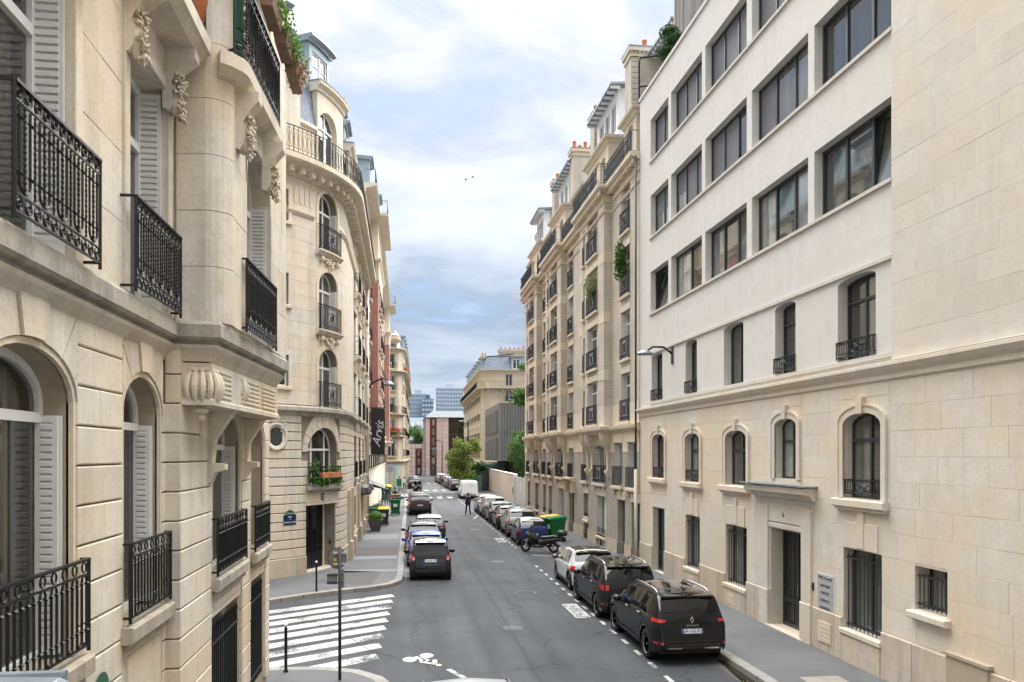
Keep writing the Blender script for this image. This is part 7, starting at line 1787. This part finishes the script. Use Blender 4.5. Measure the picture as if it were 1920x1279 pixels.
    if antenna: m = MB(); p = cs.P(xr1+.25, 7, 1, 0); m.tube([p, p+V(-.10,0,.22)], [.008,.004], 4); m.build('antenna', M['ink'], t)
    # front lamps and grille (seen in reflections and from the side)
    for sd_ in (1, -1):
        m = MB(); patch(m, cs, lambda u, v_: L-.42+.30*u, lambda u, v_: 3.2+1.2*v_, sd_, .01); m.build('headlight', M['white_lens'], t, True)
    m = MB(); m.box(L-.01, L+.012, -W*.28, W*.28, .42, .62); m.build('grille', M['plastic'], t)
    if extra: extra(t, cs, c, nn, up)
    return t
def suv(L=4.5, W=1.84, H=1.64, rw=.35, low=0):
    top = [(0,.52),(.03,.66),(.07,.84),(.13,1.04),(.22,1.20),(.36,1.40),(.50,H-.10),(.66,H-.035),(1.1,H-.005),(L*.42,H),(L*.54,H-.05),(L*.60,H-.16),(L*.69,H-.44),(L*.735,1.08),(L*.80,1.04),(L*.92,.95),(L-.12,.82),(L-.02,.64),(L,.5)]
    belt = [(0,.98),(L*.2,1.07),(L*.5,1.04),(L*.72,1.0),(L,.86)]
    return CarShape(L, W, H, top, belt, (.86, L-.88), rw, .27, .17)
def hatch(L=4.0, W=1.74, H=1.48, rw=.315):
    top = [(0,.50),(.03,.64),(.07,.80),(.13,.96),(.22,1.06),(.40,1.25),(.56,H-.10),(.72,H-.03),(1.1,H),(L*.42,H),(L*.54,H-.06),(L*.62,H-.20),(L*.70,H-.42),(L*.76,.97),(L*.85,.92),(L-.15,.80),(L-.03,.62),(L,.48)]
    belt = [(0,.88),(L*.2,.95),(L*.5,.93),(L*.72,.90),(L,.78)]
    return CarShape(L, W, H, top, belt, (.66, L-.76), rw, .20, .17)
PB = carpaint('black_paint', (.004,.005,.007)); PK = carpaint('deep_green_black_paint', (.006,.009,.009)); PW = carpaint('pearl_white_paint', (.62,.64,.65)); PS = carpaint('silver_paint', (.36,.37,.38), metal=.5)
PBL = carpaint('dark_blue_paint', (.012,.022,.10)); PBB = carpaint('bright_blue_paint', (.03,.06,.36)); PG = carpaint('grey_paint', (.10,.105,.11), metal=.4); PDG = carpaint('charcoal_paint', (.028,.03,.034)); PVW = carpaint('van_white_paint', (.70,.72,.73))
groof = simple('black_glass_roof', (.01,.011,.012), .04, 0, 1.0)
HALF = math.pi/2
def place(t, xc, y_rear, rz=0): t.location = (xc, y_rear, 0); t.rotation_euler = (0, 0, HALF+rz); return t     # nose along +Y
# --- large black SUV nearest the camera
def espace_extra(t, cs, c, nn, up):
    zb = 1.055; xb = cs.xz(zb, 0, 1.4); m = MB(); c2 = V(xb-.03, 0, zb)
    for a, b in (((0,.075),(.036,.0)),((.036,0),(0,-.075)),((0,-.075),(-.036,0)),((-.036,0),(0,.075))): m.tube([c2+V(0,a[0],a[1]), c2+V(0,b[0],b[1])], .011, 5)
    m.build('badge', M['chrome'], t)
    tx = text(None, 'E S P A C E', (0,0,0), (1,0,0), (0,0,1), .062, M['chrome']); z2 = .93; x2 = cs.xz(z2, 0, 1.4)
    tx.matrix_basis = Matrix(((0,.2,-.98,x2-.03),(-1,0,0,0),(0,.98,.2,z2),(0,0,0,1))); tx.parent = t
    for y0, y1 in ((.28,.62),(-.62,-.28)): m = MB(); m.box(-.022,.0,y0,y1,.40,.43); m.build('bumper_trim', M['chrome'], t)
c1 = car('black large SUV with glass roof, nearest car at the right kerb', suv(4.72,1.84,1.65,.365), PB, cab=(.24,.56,2.65,3.35), side=[(.72,1.18),(1.28,2.15),(2.25,3.2)], lights=[('w',.99,1.09,112,163,.04),('w',.50,.56,132,160)], plate=(.80,'GR-163-PQ'), rails=2, roofmat=groof, wheel_style=10, trim_z=1, extra=espace_extra)
place(c1, 6.76, 18.0, .0)
def claws(t, cs, c, nn, up):
    for sd_ in (1,-1):
        for k in range(3):
            m = MB(); a0 = 122+k*15; bo = [o_ for o_ in t.children if o_.name.startswith('body')][0].data
            bvh = BVHTree.FromPolygons([v.co for v in bo.vertices], [tuple(p.vertices) for p in bo.polygons]); ids = []
            for i in range(4):
                a = rad(a0+9*i/3); d = V(math.cos(a), math.sin(a)*sd_, 0); row = []
                for z in (.92, .99, 1.07): hit = bvh.ray_cast(V(.62, sd_*(cs.W/2-.42), z)+d*1.6, -d)[0]; row.append(m.vs([(hit or V(.1,0,z))+d*.012]))
                ids.append(row)
            for i in range(3):
                for j in range(2): m.face((ids[i][j], ids[i+1][j], ids[i+1][j+1], ids[i][j+1]))
            m.build('tail_light', M['red'], t, True)
c2 = car('dark green black SUV with three red claw tail lights, second car at the right kerb', suv(4.64,1.84,1.66,.36), PK, cab=(.24,.56,2.6,3.3), side=[(.75,1.2),(1.3,2.1),(2.2,3.12)], lights=[('w',.5,.54,132,158)], plate=(.76,'FM-428-QX'), rails=2, roofmat=groof, wheel_style=8, trim_z=1, extra=claws)
place(c2, 6.72, 22.95)
c3_ = car('white hatchback with black roof and large red tail light, third car at the right kerb', hatch(3.98,1.76,1.46,.32), PW, cab=(.24,.60,2.2,2.95), side=[(.82,1.75),(1.85,2.72)], lights=[('w',.72,.93,118,152)], plate=(.66,'GA-715-TR'), rails=0, roofmat=groof, wheel_style=8, mirror_m=groof)
place(c3_, 6.86, 28.0)
mb = car('dark blue small hatchback with white roof behind the parked scooter', hatch(3.84,1.70,1.42,.31), PBL, cab=(.24,.60,2.1,2.8), side=[(.8,2.65)], lights=[('w',.70,.90,120,150)], plate=(.62,'EV-902-KL'), roofmat=PW, wheel_style=10)
place(mb, 6.95, 42.3)
kj = car('silver crossover with long red tail lights beyond the green bin', suv(4.45,1.84,1.61,.34), PS, cab=(.24,.56,2.5,3.2), side=[(.75,1.15),(1.25,2.0),(2.1,3.0)], lights=[('w',.88,1.03,88,160,.07),('w',.44,.52,112,160)], plate=(.74,'DX-551-NB'), rails=1, wheel_style=5)
place(kj, 7.0, 46.6)
dg = car('charcoal hatchback with pale reflections, second beyond the silver crossover', hatch(4.3,1.8,1.5,.33), PG, cab=(.24,.6,2.4,3.2), side=[(.8,1.85),(1.95,2.95)], plate=(.66,'FT-044-HC'), wheel_style=5)
place(dg, 6.95, 56.0)
dk = car('dark hatchback parked directly beyond the silver crossover', hatch(4.25,1.8,1.52,.33), PDG, cab=(.24,.6,2.4,3.15), side=[(.8,1.85),(1.95,2.9)], plate=(.66,'CB-377-ZD'), wheel_style=5, rails=1)
place(dk, 6.95, 51.4)
copy_tree(kj, (6.95,60.6,0), HALF, 'grey crossover with roof rails three cars before the white van')
o = copy_tree(dg, (6.95,65.3,0), HALF, 'silver roofed hatchback parked beside the man in dark clothes')
for ch_ in o.children:
    if ch_.name.startswith('body'): ch_.data = ch_.data.copy(); ch_.data.materials[0] = PS
# --- left row
SM = CarShape(2.72,1.66,1.55,[(0,.50),(.02,.62),(.05,.76),(.09,.88),(.14,1.0),(.22,1.18),(.33,1.40),(.44,1.50),(.7,1.545),(1.1,1.55),(1.5,1.50),(1.75,1.38),(2.05,1.12),(2.2,.98),(2.4,.90),(2.6,.74),(2.7,.58),(2.72,.46)],[(0,.86),(1.2,.92),(2.72,.8)],(.42,2.3),.30,.2,.15,.12,.16)
def smart_extra(t, cs, c, nn, up):
    m = MB()
    for sd_ in (1,-1): patch(m, cs, lambda u, v_: .005+.07*u, lambda u, v_: 2.6+4.4*v_, sd_, .012)
    m.build('tailgate_panel', M['cglass'], t, True)
    for sd_ in (1,-1):
        m = MB(); p = cs.P(.055, 4.3, sd_, .035); m.ball((p.x-.0, p.y*.93, .86), .03, .10, .10, 10, 6); m.build('tail_light', M['red'], t, True); m = MB(); m.ball((p.x-.03, p.y*.93, .84), .02, .05, .045, 8, 5); m.build('reversing_light', M['white_lens'], t, True)
    m = MB(); m.box(-.02,.0,-.30,.30,.62,.64); m.build('bumper_trim', M['chrome'], t)
sm = car('tiny black two seat city car, nearest car at the left kerb', SM, PB, cab=(.13,.42,1.6,2.1), side=[(.62,1.9)], lights=[], plate=(.78,'FS-658-MM'), wheel_style=6, extra=smart_extra, antenna=False, roofmat=groof)
place(sm, 1.05, 31.35)
bl = car('bright blue roofed car parked in front of the tiny black city car', hatch(3.9,1.72,1.5,.31), PBB, cab=(.24,.6,2.2,2.9), side=[(.8,1.7),(1.8,2.65)], plate=(.66,'BW-219-GF'), wheel_style=5)
place(bl, .98, 34.9)
o = copy_tree(dk, (.98,39.6,0), HALF, 'dark hatchback with grey roof, third car in the left kerb row')
wc = car('black car with bright pale roof standing out from the left row', hatch(4.4,1.82,1.47,.33), PDG, cab=(.24,.62,2.5,3.3), side=[(.8,1.9),(2.0,3.05)], plate=(.66,'EN-830-JA'), wheel_style=5, roofmat=PS)
place(wc, 1.42, 44.3, -.02)
bm = car('dark red black SUV with pale plate alone farther up the left kerb', suv(4.66,1.88,1.66,.36), carpaint('aubergine_paint', (.035,.012,.016)), cab=(.24,.56,2.6,3.3), side=[(.75,1.2),(1.3,2.1),(2.2,3.1)], lights=[('w',.9,1.04,90,165,.05)], plate=(.80,'GH-417-VB'), wheel_style=5)
place(bm, 1.32, 64.6)
copy_tree(dk, (1.25,70.8,0), HALF, 'dark hatchback just beyond the dark red SUV on the left'); 
def recolor(o, m_):
    for ch_ in o.children:
        if ch_.name.startswith('body'): ch_.data = ch_.data.copy(); ch_.data.materials[0] = m_
    return o
for i, (x, y, l) in enumerate(((1.55,112,'small black car beyond the parked scooters on the left'),(1.5,117.5,'small dark car second beyond the scooters on the left'),(1.5,123,'small car farthest up the left kerb'))): recolor(copy_tree(dg if i != 1 else dk, (x,y,0), HALF, l), [PB,PDG,PG][i])
farl = ['first','second','third','fourth','fifth','sixth','seventh']
for i in range(7): recolor(copy_tree([dg,kj,dk][i % 3], (7.1-.12*i+(.0), 105.5+5.2*i, 0), HALF+.03, 'car %s in the row beyond the yellow green tree' % farl[i]), [PDG,PB,PS,PG,PB,PW,PS][i])['group'] = 'cars beyond the street tree'
# --- black car just below the frame; silver roof panel paints in the reflected sky
nr = car('car whose glass roof, with reflected sky painted on as silver, just shows at the bottom edge of the photo', suv(4.35,1.82,1.62,.34), PB, cab=(.24,.56,2.5,3.2), side=[(.75,1.15),(1.25,2.0),(2.1,3.0)], rails=2, plate=(.74,'DQ-096-LE'), roofmat=PS, wheel_style=5)
place(nr, .92, 9.7)
# --- white van
VN = CarShape(5.1,1.95,1.97,[(0,.45),(.02,.60),(.04,1.0),(.07,1.5),(.10,1.82),(.16,1.93),(.3,1.965),(1.0,1.97),(3.2,1.96),(3.6,1.88),(4.2,1.35),(4.45,1.12),(4.9,.92),(5.08,.68),(5.1,.5)],[(0,1.12),(3,1.15),(5.1,.95)],(1.0,4.15),.33,.26,.06,.05,.16)
vn = car('white panel van with tall tail lights parked before the street tree', VN, PVW, cab=(.062,.085,3.65,4.25), side=[(3.0,3.95)], lights=[(.75,1.35,3.2,4.4)], plate=(.62,'FA-552-XT'), wheel_style=6, name='parked_van', antenna=False)
vn['category'] = 'van'; place(vn, 7.15, 86.9)
for ch_ in vn.children:
    if ch_.name.startswith('rear_window'): ch_.data.materials[0] = PVW
# ================================================================ two wheelers, bins, posts, planters
def scooter(label, loc, rz, col=None, topbox=True, group=None, cover=False):
    t = local_thing('scooter', label, 'scooter', loc, rz, group); c = col or M['plastic']      # x forward
    for x, nm in ((0,'wheel'),(1.48,'wheel')):
        m = MB(); n = 20; prof = [(.17,-.05),(.24,-.06),(.27,-.03),(.27,.03),(.24,.06),(.17,.05)]; ids = []
        for r, y in prof: ids.append(m.vs([(x+r*math.cos(2*math.pi*k/n), y, .27+r*math.sin(2*math.pi*k/n)) for k in range(n)]))
        for a, b in zip(ids, ids[1:]):
            for k in range(n): m.face((a+k, a+(k+1) % n, b+(k+1) % n, b+k))
        w = m.build('wheel', M['rubber'], t, True); m = MB()
        for k in range(5): a = 2*math.pi*k/5; m.tube([(x,0,.27),(x+.18*math.cos(a),0,.27+.18*math.sin(a))], .022, 5)
        m.build('rim', M['rim'], w)
    def loft(name, secs, mat, par=t):
        m = MB(); ids = []; n = 12
        for (x, z, ry, rz_) in secs: ids.append(m.vs([(x+0*k, ry*math.cos(2*math.pi*k/n), z+rz_*math.sin(2*math.pi*k/n)) for k in range(n)]))
        for a, b in zip(ids, ids[1:]):
            for k in range(n): m.face((a+k, a+(k+1) % n, b+(k+1) % n, b+k))
        m.face([ids[0]+k for k in range(n)]); m.face([ids[-1]+k for k in range(n)][::-1]); return smoothang(m.build(name, mat, par), 50)
    loft('rear_body', [(-.35,.72,.05,.04),(-.2,.68,.13,.10),(.1,.62,.19,.16),(.45,.56,.20,.18),(.75,.48,.18,.15)], c)
    loft('seat', [(-.3,.82,.08,.03),(0,.84,.16,.06),(.3,.79,.17,.06),(.6,.76,.13,.06),(.72,.72,.05,.03)], M['ink'])
    loft('floor', [(.5,.36,.15,.10),(.8,.30,.19,.08),(1.1,.34,.17,.10)], c)
    loft('front_shield', [(1.0,.45,.16,.16),(1.1,.62,.24,.24),(1.22,.78,.26,.24),(1.36,.88,.20,.16),(1.5,.86,.06,.07)], c)
    loft('front_mudguard', [(1.25,.5,.04,.03),(1.38,.56,.09,.05),(1.52,.56,.09,.05),(1.7,.45,.04,.03)], c)
    loft('exhaust', [(-.3,.36,.05,.06),(.0,.34,.07,.08),(.4,.30,.06,.07)], M['plastic']).location = (0,-.16,0)
    m = MB(); m.tube([(1.48,.09,.27),(1.32,.09,.75)], .025, 6); m.tube([(1.48,-.09,.27),(1.32,-.09,.75)], .025, 6); m.build('fork', M['rim'], t)
    m = MB(); m.tube([(1.08,-.36,1.0),(1.15,-.2,1.04),(1.2,0,1.02),(1.15,.2,1.04),(1.08,.36,1.0)], .02, 6); m.build('handlebar', M['ink'], t)
    for s_ in (1,-1): m = MB(); m.tube([(1.13,s_*.25,1.04),(1.16,s_*.36,1.2)], .008, 4); m.ball((1.15,s_*.38,1.22), .02,.06,.04, 8, 5); m.build('mirror', M['ink'], t)
    m = MB(); i0 = m.vs([(1.3,-.18,1.0),(1.3,.18,1.0),(1.12,.13,1.38),(1.12,-.13,1.38)]); m.face((i0,i0+1,i0+2,i0+3)); m.build('windshield', M['cglass'], t)
    m = MB(); m.ball((-.36,0,.72), .03,.11,.04, 8, 5); m.build('tail_light', M['red'], t, True)
    m = MB(); m.box(-.44,-.42,-.1,.1,.42,.56); m.tube([(-.2,0,.6),(-.43,0,.48)], .02, 5); m.build('number_plate', M['plate'], t)
    if topbox: loft('top_box', [(-.72,1.0,.10,.08),(-.66,1.0,.19,.14),(-.45,1.0,.22,.17),(-.28,1.0,.19,.14),(-.22,.98,.1,.1)], M['plastic']); m = MB(); m.box(-.735,-.70,-.1,.1,1.0,1.07); m.build('reflector', M['red'], t); m = MB(); m.tube([(-.45,0,.86),(-.2,0,.8)], .03, 5); m.build('rack', M['iron'], t)
    if cover: loft('leg_cover', [(.8,.62,.16,.18),(1.05,.75,.28,.28),(1.2,.9,.26,.22)], M['ink'])
    return t
sc1 = scooter('black maxi scooter with top box parked crosswise before the dark blue car', (7.45,39.35,0), rad(152), None, True, None, True)
for i, (x, y, r) in enumerate(((1.2,97.0,20),(1.9,98.2,25),(1.3,99.6,15),(2.0,101.0,30),(1.2,102.4,20),(1.9,104,25))):
    copy_tree(sc1, (x,y,0), rad(r+60), 'dark scooter, %s from the front of the far left cluster' % ('first','second','third','fourth','fifth','sixth')[i])['group'] = 'scooters parked at the far left junction'
def wheelie_bin(label, loc, rz, body, lid, sc_=1.0, group=None, name='wheelie_bin'):
    t = local_thing(name, label, 'bin', loc, rz, group, (sc_,sc_,sc_)); m = MB()
    m.hexa([(-.26,-.27,.08),(.26,-.27,.08),(.26,.25,.08),(-.26,.25,.08),(-.33,-.36,.98),(.33,-.36,.98),(.33,.36,.98),(-.33,.36,.98)]); m.box(-.35,.35,-.38,.38,.96,1.0); m.build('body', body, t)
    m = MB(); m.hexa([(-.35,-.40,1.0),(.35,-.40,1.0),(.35,.38,1.0),(-.35,.38,1.0),(-.31,-.34,1.06),(.31,-.34,1.06),(.31,.36,1.12),(-.31,.36,1.12)]); m.build('lid', lid, t)
    m = MB(); m.tube([(-.3,.42,1.0),(.3,.42,1.0)], .018, 5); m.build('handle', M['ink'], t)
    for s_ in (-.27,.27): m = MB(); m.tube([(s_-.03,.27,.1),(s_+.03,.27,.1)], .1, 12); m.build('wheel', M['rubber'], t)
    m = MB(); m.box(-.13,.13,-.345,-.33,.55,.75); m.build('sticker', M['plate'], t)
    return t
wheelie_bin('dark wheelie bin with yellow lid on the left pavement beside the potted shrubs', (-1.35,54.4,.13), 0, M['greybin'], M['yellow_lid'], 1.12)
wheelie_bin('dark wheelie bin half hidden behind the yellow lidded bin', (-2.0,55.3,.13), .2, M['greybin'], M['green_bin'], 1.1)
wheelie_bin('big green bin with yellow lid beside the blue car and scooter on the right pavement', (8.35,43.4,.13), rad(-80), M['green_bin'], M['green_bin'], 1.25)
wheelie_bin('green bin with yellow lid close behind the other green bin on the right', (8.3,44.9,.13), rad(-80), M['green_bin'], M['yellow_lid'], 1.22)
wheelie_bin('green bin heaped with a brown crate at the left kerb', (-.65,63.5,.13), 0, M['green_bin'], M['green_bin'], 1.2)
wheelie_bin('tall green bin with yellow lid against the shop wall behind the walkers', (-1.75,81.5,.13), 0, M['green_bin'], M['yellow_lid'], 1.5)
ct = thing('crate', 'brown crate and sacks lying on top of the green bin at the left kerb', 'crate', (-.6,63.5,1.5)); q = MB(); q.hexa([(-.95,63.2,1.52),(-.3,63.2,1.52),(-.3,63.9,1.52),(-.95,63.9,1.52),(-1.0,63.15,1.75),(-.2,63.15,1.75),(-.2,63.95,1.75),(-1.0,63.95,1.75)]); q.build('crate_body', M['terrad'], ct); q = MB(); q.ball((-.25,63.4,1.55),.35,.3,.18,10,6,.08); q.build('sack', M['lead'], ct, True)
gb = thing('bin_bags', 'heap of black rubbish bags beside the dark wheelie bin', 'rubbish bags', (-1.95,54.3,.13)); q = MB(); q.ball((-1.95,54.2,.5),.3,.3,.36,10,7,.07); q.build('bag', M['plastic'], gb, True); q = MB(); q.ball((-2.1,54.8,.75),.28,.3,.32,10,7,.07); q.build('bag', M['plastic'], gb, True)
def litter_bin(label, x, y):
    t = thing('litter_bin', label, 'litter bin', (x,y,.13)); m = MB(); m.tube([(x,y,.1),(x,y,1.2)], .04, 6); m.build('post', M['green_bin'], t); m = MB(); m.box(x-.3,x+.3,y-.2,y+.2,1.1,1.95); m.build('body', M['green_bin'], t)
litter_bin('green street litter bin on a post near the turquoise shop', -.55, 96)
litter_bin('small green bin by the pavilion at the far end of the garden wall', 8.9, 101)
# planters with clipped bushes
def planter(label, x, y, s_, bs_):
    t = thing('potted_shrub', label, 'potted shrub', (x,y,.13), group='potted shrubs on the left pavement'); m = MB(); a, b = .26*s_, .46*s_
    m.hexa([(x-a,y-a,.13),(x+a,y-a,.13),(x+a,y+a,.13),(x-a,y+a,.13),(x-b,y-b,.13+.72*s_),(x+b,y-b,.13+.72*s_),(x+b,y+b,.13+.72*s_),(x-b,y+b,.13+.72*s_)]); m.build('pot', noisy('concrete_planter', (.10,.095,.085), (.15,.145,.13), 5, .8, .1) if 'concrete_planter' not in bpy.data.materials else bpy.data.materials['concrete_planter'], t)
    m = MB(); z = .13+.72*s_+.22*bs_
    leaves(m, (x,y,z), (.55*bs_,.55*bs_,.42*bs_), 1500, .055, 1, R, .8); m.ball((x,y,z), .46*bs_, .46*bs_, .34*bs_, 10, 6); m.build('foliage', M['leaf_l'] if s_ > .9 else M['leaf_m'], t)
planter('nearer potted bush in a tapered grey planter on the left pavement', -1.75, 50.6, 1.02, .88)
planter('farther and bushier potted bush on the left pavement', -1.75, 55.9, .95, 1.15)
# bollards
def bollard(label, x, y):
    t = thing('bollard', label, 'bollard', (x,y,.13), group='black bollards with pale heads'); m = MB(); m.lathe([(.055,-.02),(.055,.02),(.036,.05),(.034,.95),(.04,.97),(.02,1.0)], 12, (x,y,.13)); m.build('post', M['iron'], t, True); m = MB(); m.ball((x,y,1.17), .045, None, None, 10, 6); m.build('head', M['render'], t, True)
bollard('black bollard with pale ball head on the far corner pavement before the black door', -3.05, 28.75)
bollard('black bollard with pale ball head on the near pavement corner', -2.6, 18.25)
# road sign seen from behind
rs = thing('road_sign', 'road sign on a dark pole seen from behind, grey disc over two small plates', 'road sign', (-1.36,17.45,.13))
q = MB(); q.tube([(-1.36,17.45,.1),(-1.36,17.45,3.0)], .035, 10); q.build('pole', simple('sign_pole', (.035,.03,.03), .5), rs, True)
sgm = noisy('galvanised_back', (.22,.225,.225), (.30,.305,.30), 6, .5, .05, metal=.3)
q = MB(); n = 28; cz = 2.74; th_ = rad(-8)
def sp(u, z, d): return (-1.42+u*math.cos(th_)+d*math.sin(th_), 17.5+u*math.sin(th_)+d*math.cos(th_)*1, z)
i0 = q.vs([sp(.19*math.cos(2*math.pi*k/n), cz+.215*math.sin(2*math.pi*k/n), 0) for k in range(n)]); i1 = q.vs([sp(.19*math.cos(2*math.pi*k/n), cz+.215*math.sin(2*math.pi*k/n), .02) for k in range(n)])
q.face([i0+k for k in range(n)]); q.face([i1+k for k in range(n)][::-1])
for k in range(n): q.face((i0+k, i0+(k+1) % n, i1+(k+1) % n, i1+k))
q.build('sign_disc', sgm, rs)
q = MB(); q.tube([sp(.195*math.cos(2*math.pi*k/n), cz+.22*math.sin(2*math.pi*k/n), .01) for k in range(n)], .012, 5, closed=True); q.build('sign_rim', M['fdark'], rs)
for z in (cz-.12, cz+.12): q = MB(); q.box(-1.5,-1.22,17.46,17.49,z-.02,z+.02); q.build('clamp', M['rim'], rs)
q = MB(); q.box(-1.49,-1.43,17.470,17.476,2.68,2.74); q.build('sticker', M['yellow_lid'], rs)
q = MB(); q.box(-1.63,-1.42,17.5,17.515,2.18,2.42); q.build('small_plate', sgm, rs); q = MB(); q.box(-1.38,-1.27,17.5,17.515,2.1,2.5); q.build('small_plate', sgm, rs)
for z in (2.22,2.38): q = MB(); q.box(-1.64,-1.3,17.48,17.5,z-.012,z+.012); q.build('clamp', M['fdark'], rs)
s2_ = thing('road_sign', 'round road sign seen from behind on the far left pavement by the turquoise shop', 'road sign', (-1.15,96,.13)); q = MB(); q.tube([(-1.55,90,.1),(-1.55,90,3.2)], .04, 6); q.build('pole', sgm, s2_); q = MB(); i0 = q.vs([(-1.55+.38*math.cos(2*math.pi*k/20),89.95,3.2+.38*math.sin(2*math.pi*k/20)) for k in range(20)]); q.face([i0+k for k in range(20)]); q.build('sign_disc', sgm, s2_)
ft = thing('tall_street_lamp', 'tall thin street lamp standing before the pink granite building', 'street lamp', (8.2,172,0)); q = MB(); q.tube([(8.2,172,0),(8.2,172,7.6)], [.13,.07], 8); q.build('pole', M['iron'], ft); q = MB(); q.tube([(8.2,172,7.6),(7.1,172,7.8)], .06, 6); q.box(6.7,7.3,171.8,172.2,7.7,7.9); q.build('lamp_head', M['iron'], ft)
ft2 = thing('tall_street_lamp', 'tall dark street lamp between the yellow green tree and the yellow building', 'street lamp', (9.0,112,0)); q = MB(); q.tube([(9.0,112,0),(9.0,112,9.5)], [.14,.07], 8); q.build('pole', M['iron'], ft2); q = MB(); q.tube([(9.0,112,9.3),(8.2,112,9.6)], .06, 6); q.ball((8.0,112,9.5),.35,.2,.12,10,6); q.build('lamp_head', M['lead'], ft2)
# gas bottle shaped pale junction box at the joint, gutter puddle, leaves
# ================================================================ people
def person(label, loc, rz, top, legs, skin=(.42,.27,.19), hair=(.03,.02,.015), h=1.75, pose='walk', bag=None, skirt=False, coat_l=.0, bare=False):
    t = local_thing('person', label, 'person', loc, rz, None, (h/1.75,)*3)
    st = {'walk': (.26,-.22), 'stand': (.04,-.04)}[pose]
    v = [(0,0,.95),(0,0,1.15),(0,0,1.38),(0,0,1.50),(0,0.01,1.60),
         (-.10,0,.92),(-.11,st[0]*.45,.50),(-.11,st[0]*.9,.09),(-.11,st[0]*.9+.13,.05),
         (.10,0,.92),(.11,st[1]*.3,.50),(.11,st[1]*1.1,.10),(.11,st[1]*1.1+.13,.05),
         (-.19,0,1.40),(-.24,-.06+st[1]*.3,1.13),(-.23,.05+st[1]*.4,.90),(-.23,.08+st[1]*.4,.82),
         (.19,0,1.40),(.24,-.04+st[0]*.3,1.13),(.23,.08+st[0]*.5,.90),(.23,.12+st[0]*.5,.82),(0,.012,1.70)]
    e = [(0,1),(1,2),(2,3),(3,4),(4,21),(0,5),(5,6),(6,7),(7,8),(0,9),(9,10),(10,11),(11,12),(2,13),(13,14),(14,15),(15,16),(2,17),(17,18),(18,19),(19,20)]
    rad_ = [(.15,.11),(.135,.10),(.16,.105),(.06,.06),(.085,.095),(.10,.10),(.07,.07),(.05,.05),(.04,.035),(.10,.10),(.07,.07),(.05,.05),(.04,.035),(.065,.065),(.05,.05),(.038,.038),(.035,.03),(.065,.065),(.05,.05),(.038,.038),(.035,.03),(.07,.08)]
    me = bpy.data.meshes.new('body'); me.from_pydata(v, e, []); o = bpy.data.objects.new('body', me); C.objects.link(o); attach(o, t)
    md = o.modifiers.new('skin', 'SKIN'); 
    for i, r in enumerate(rad_): me.skin_vertices[0].data[i].radius = r
    me.skin_vertices[0].data[0].use_root = True
    sb_ = o.modifiers.new('sub', 'SUBSURF'); sb_.levels = 1; sb_.render_levels = 1
    dg_ = bpy.context.evaluated_depsgraph_get(); nm = bpy.data.meshes.new_from_object(o.evaluated_get(dg_)); o.modifiers.clear(); o.data = nm
    ms = [top, legs, simple('skin_tone', skin, .6) if 'skin_tone' not in bpy.data.materials else bpy.data.materials['skin_tone'], simple('shoe', (.02,.02,.02), .6) if 'shoe' not in bpy.data.materials else bpy.data.materials['shoe']]
    nm.materials.clear()
    for x in ms: nm.materials.append(x)
    for p in nm.polygons:
        c = p.center; p.use_smooth = True
        p.material_index = 2 if c.z > 1.47 or (abs(c.x) > .19 and c.z < .88) or (bare and c.z < .72 and c.z > .08) else 3 if c.z < .09 else 0 if c.z > .95-coat_l or abs(c.x) > .19 else 1
    m = MB(); m.ball((0,-.015,1.70), .095,.105,.11, 10, 7); m.ball((0,-.06,1.64), .08,.06,.10, 8, 5)
    m.build('hair', simple('hair_dark', hair, .6) if 'hair_dark' not in bpy.data.materials else bpy.data.materials['hair_dark'], t, True)
    if bag: q = MB(); q.box(-.14,.14,-.26,-.12,1.02,1.42); q.build('backpack', bag, t)
    if skirt: q = MB(); q.lathe([(.15,.98),(.20,.8),(.24,.45)], 12, (0,0,0)); q.build('skirt', legs, t, True)
    return t
cb = simple('cloth_black', (.02,.021,.024), .85); cj = simple('cloth_denim', (.045,.085,.17), .85); cg = simple('cloth_grey', (.16,.165,.17), .85); cw_ = simple('cloth_pale', (.50,.51,.53), .85); cr_ = simple('cloth_red', (.30,.03,.025), .85); cn = simple('cloth_navy', (.022,.025,.045), .85)
person('person in black jacket and blue jeans standing on the left pavement', (-1.6,75.4,.13), 0, cb, cj, h=1.85, pose='stand')
person('child in a red top and dark trousers between two adults on the left pavement', (-1.2,74.0,.13), 0, cr_, cb, h=1.15, pose='stand')
person('person in grey top, pale trousers and dark backpack on left pavement', (-.78,73.2,.13), 0, cg, cw_, h=1.78, pose='stand', bag=cb)
person('person in dark navy clothes walking in the road beside parked cars', (5.15,64.2,0), .3, cn, cb, h=1.78, pose='walk')
person('person in black top with bare legs crossing the street far away', (5.4,112,0), HALF, cb, cb, h=1.8, pose='walk', bare=True)
person('person in pink top walking near the scooters at the far left junction', (-.55,108,.13), 0, simple('cloth_pink', (.45,.16,.18), .85), cg, h=1.75, pose='walk')
person('person in grey and white clothes beside the far scooters', (.1,104,.13), .4, cw_, cg, h=1.78, pose='walk')
# birds high over the street
for i, (x, y, z, l) in enumerate(((6.2,80,32.5,'small bird gliding over the street, the left one of two'),(6.9,80,32.8,'small bird gliding over the street, the right one of two'))):
    b_ = thing('bird', l, 'bird', (x,y,z)); q = MB(); q.ball((x,y,z), .14,.05,.045, 8, 5); q.build('body', cb, b_); 
    for s_ in (1,-1): q = MB(); q.poly([(x-.05,y,z+.02),(x+.07,y,z+.02),(x+.02,y+s_*.22,z+.09),(x-.04,y+s_*.42,z+.03)]); q.build('wing', cb, b_)
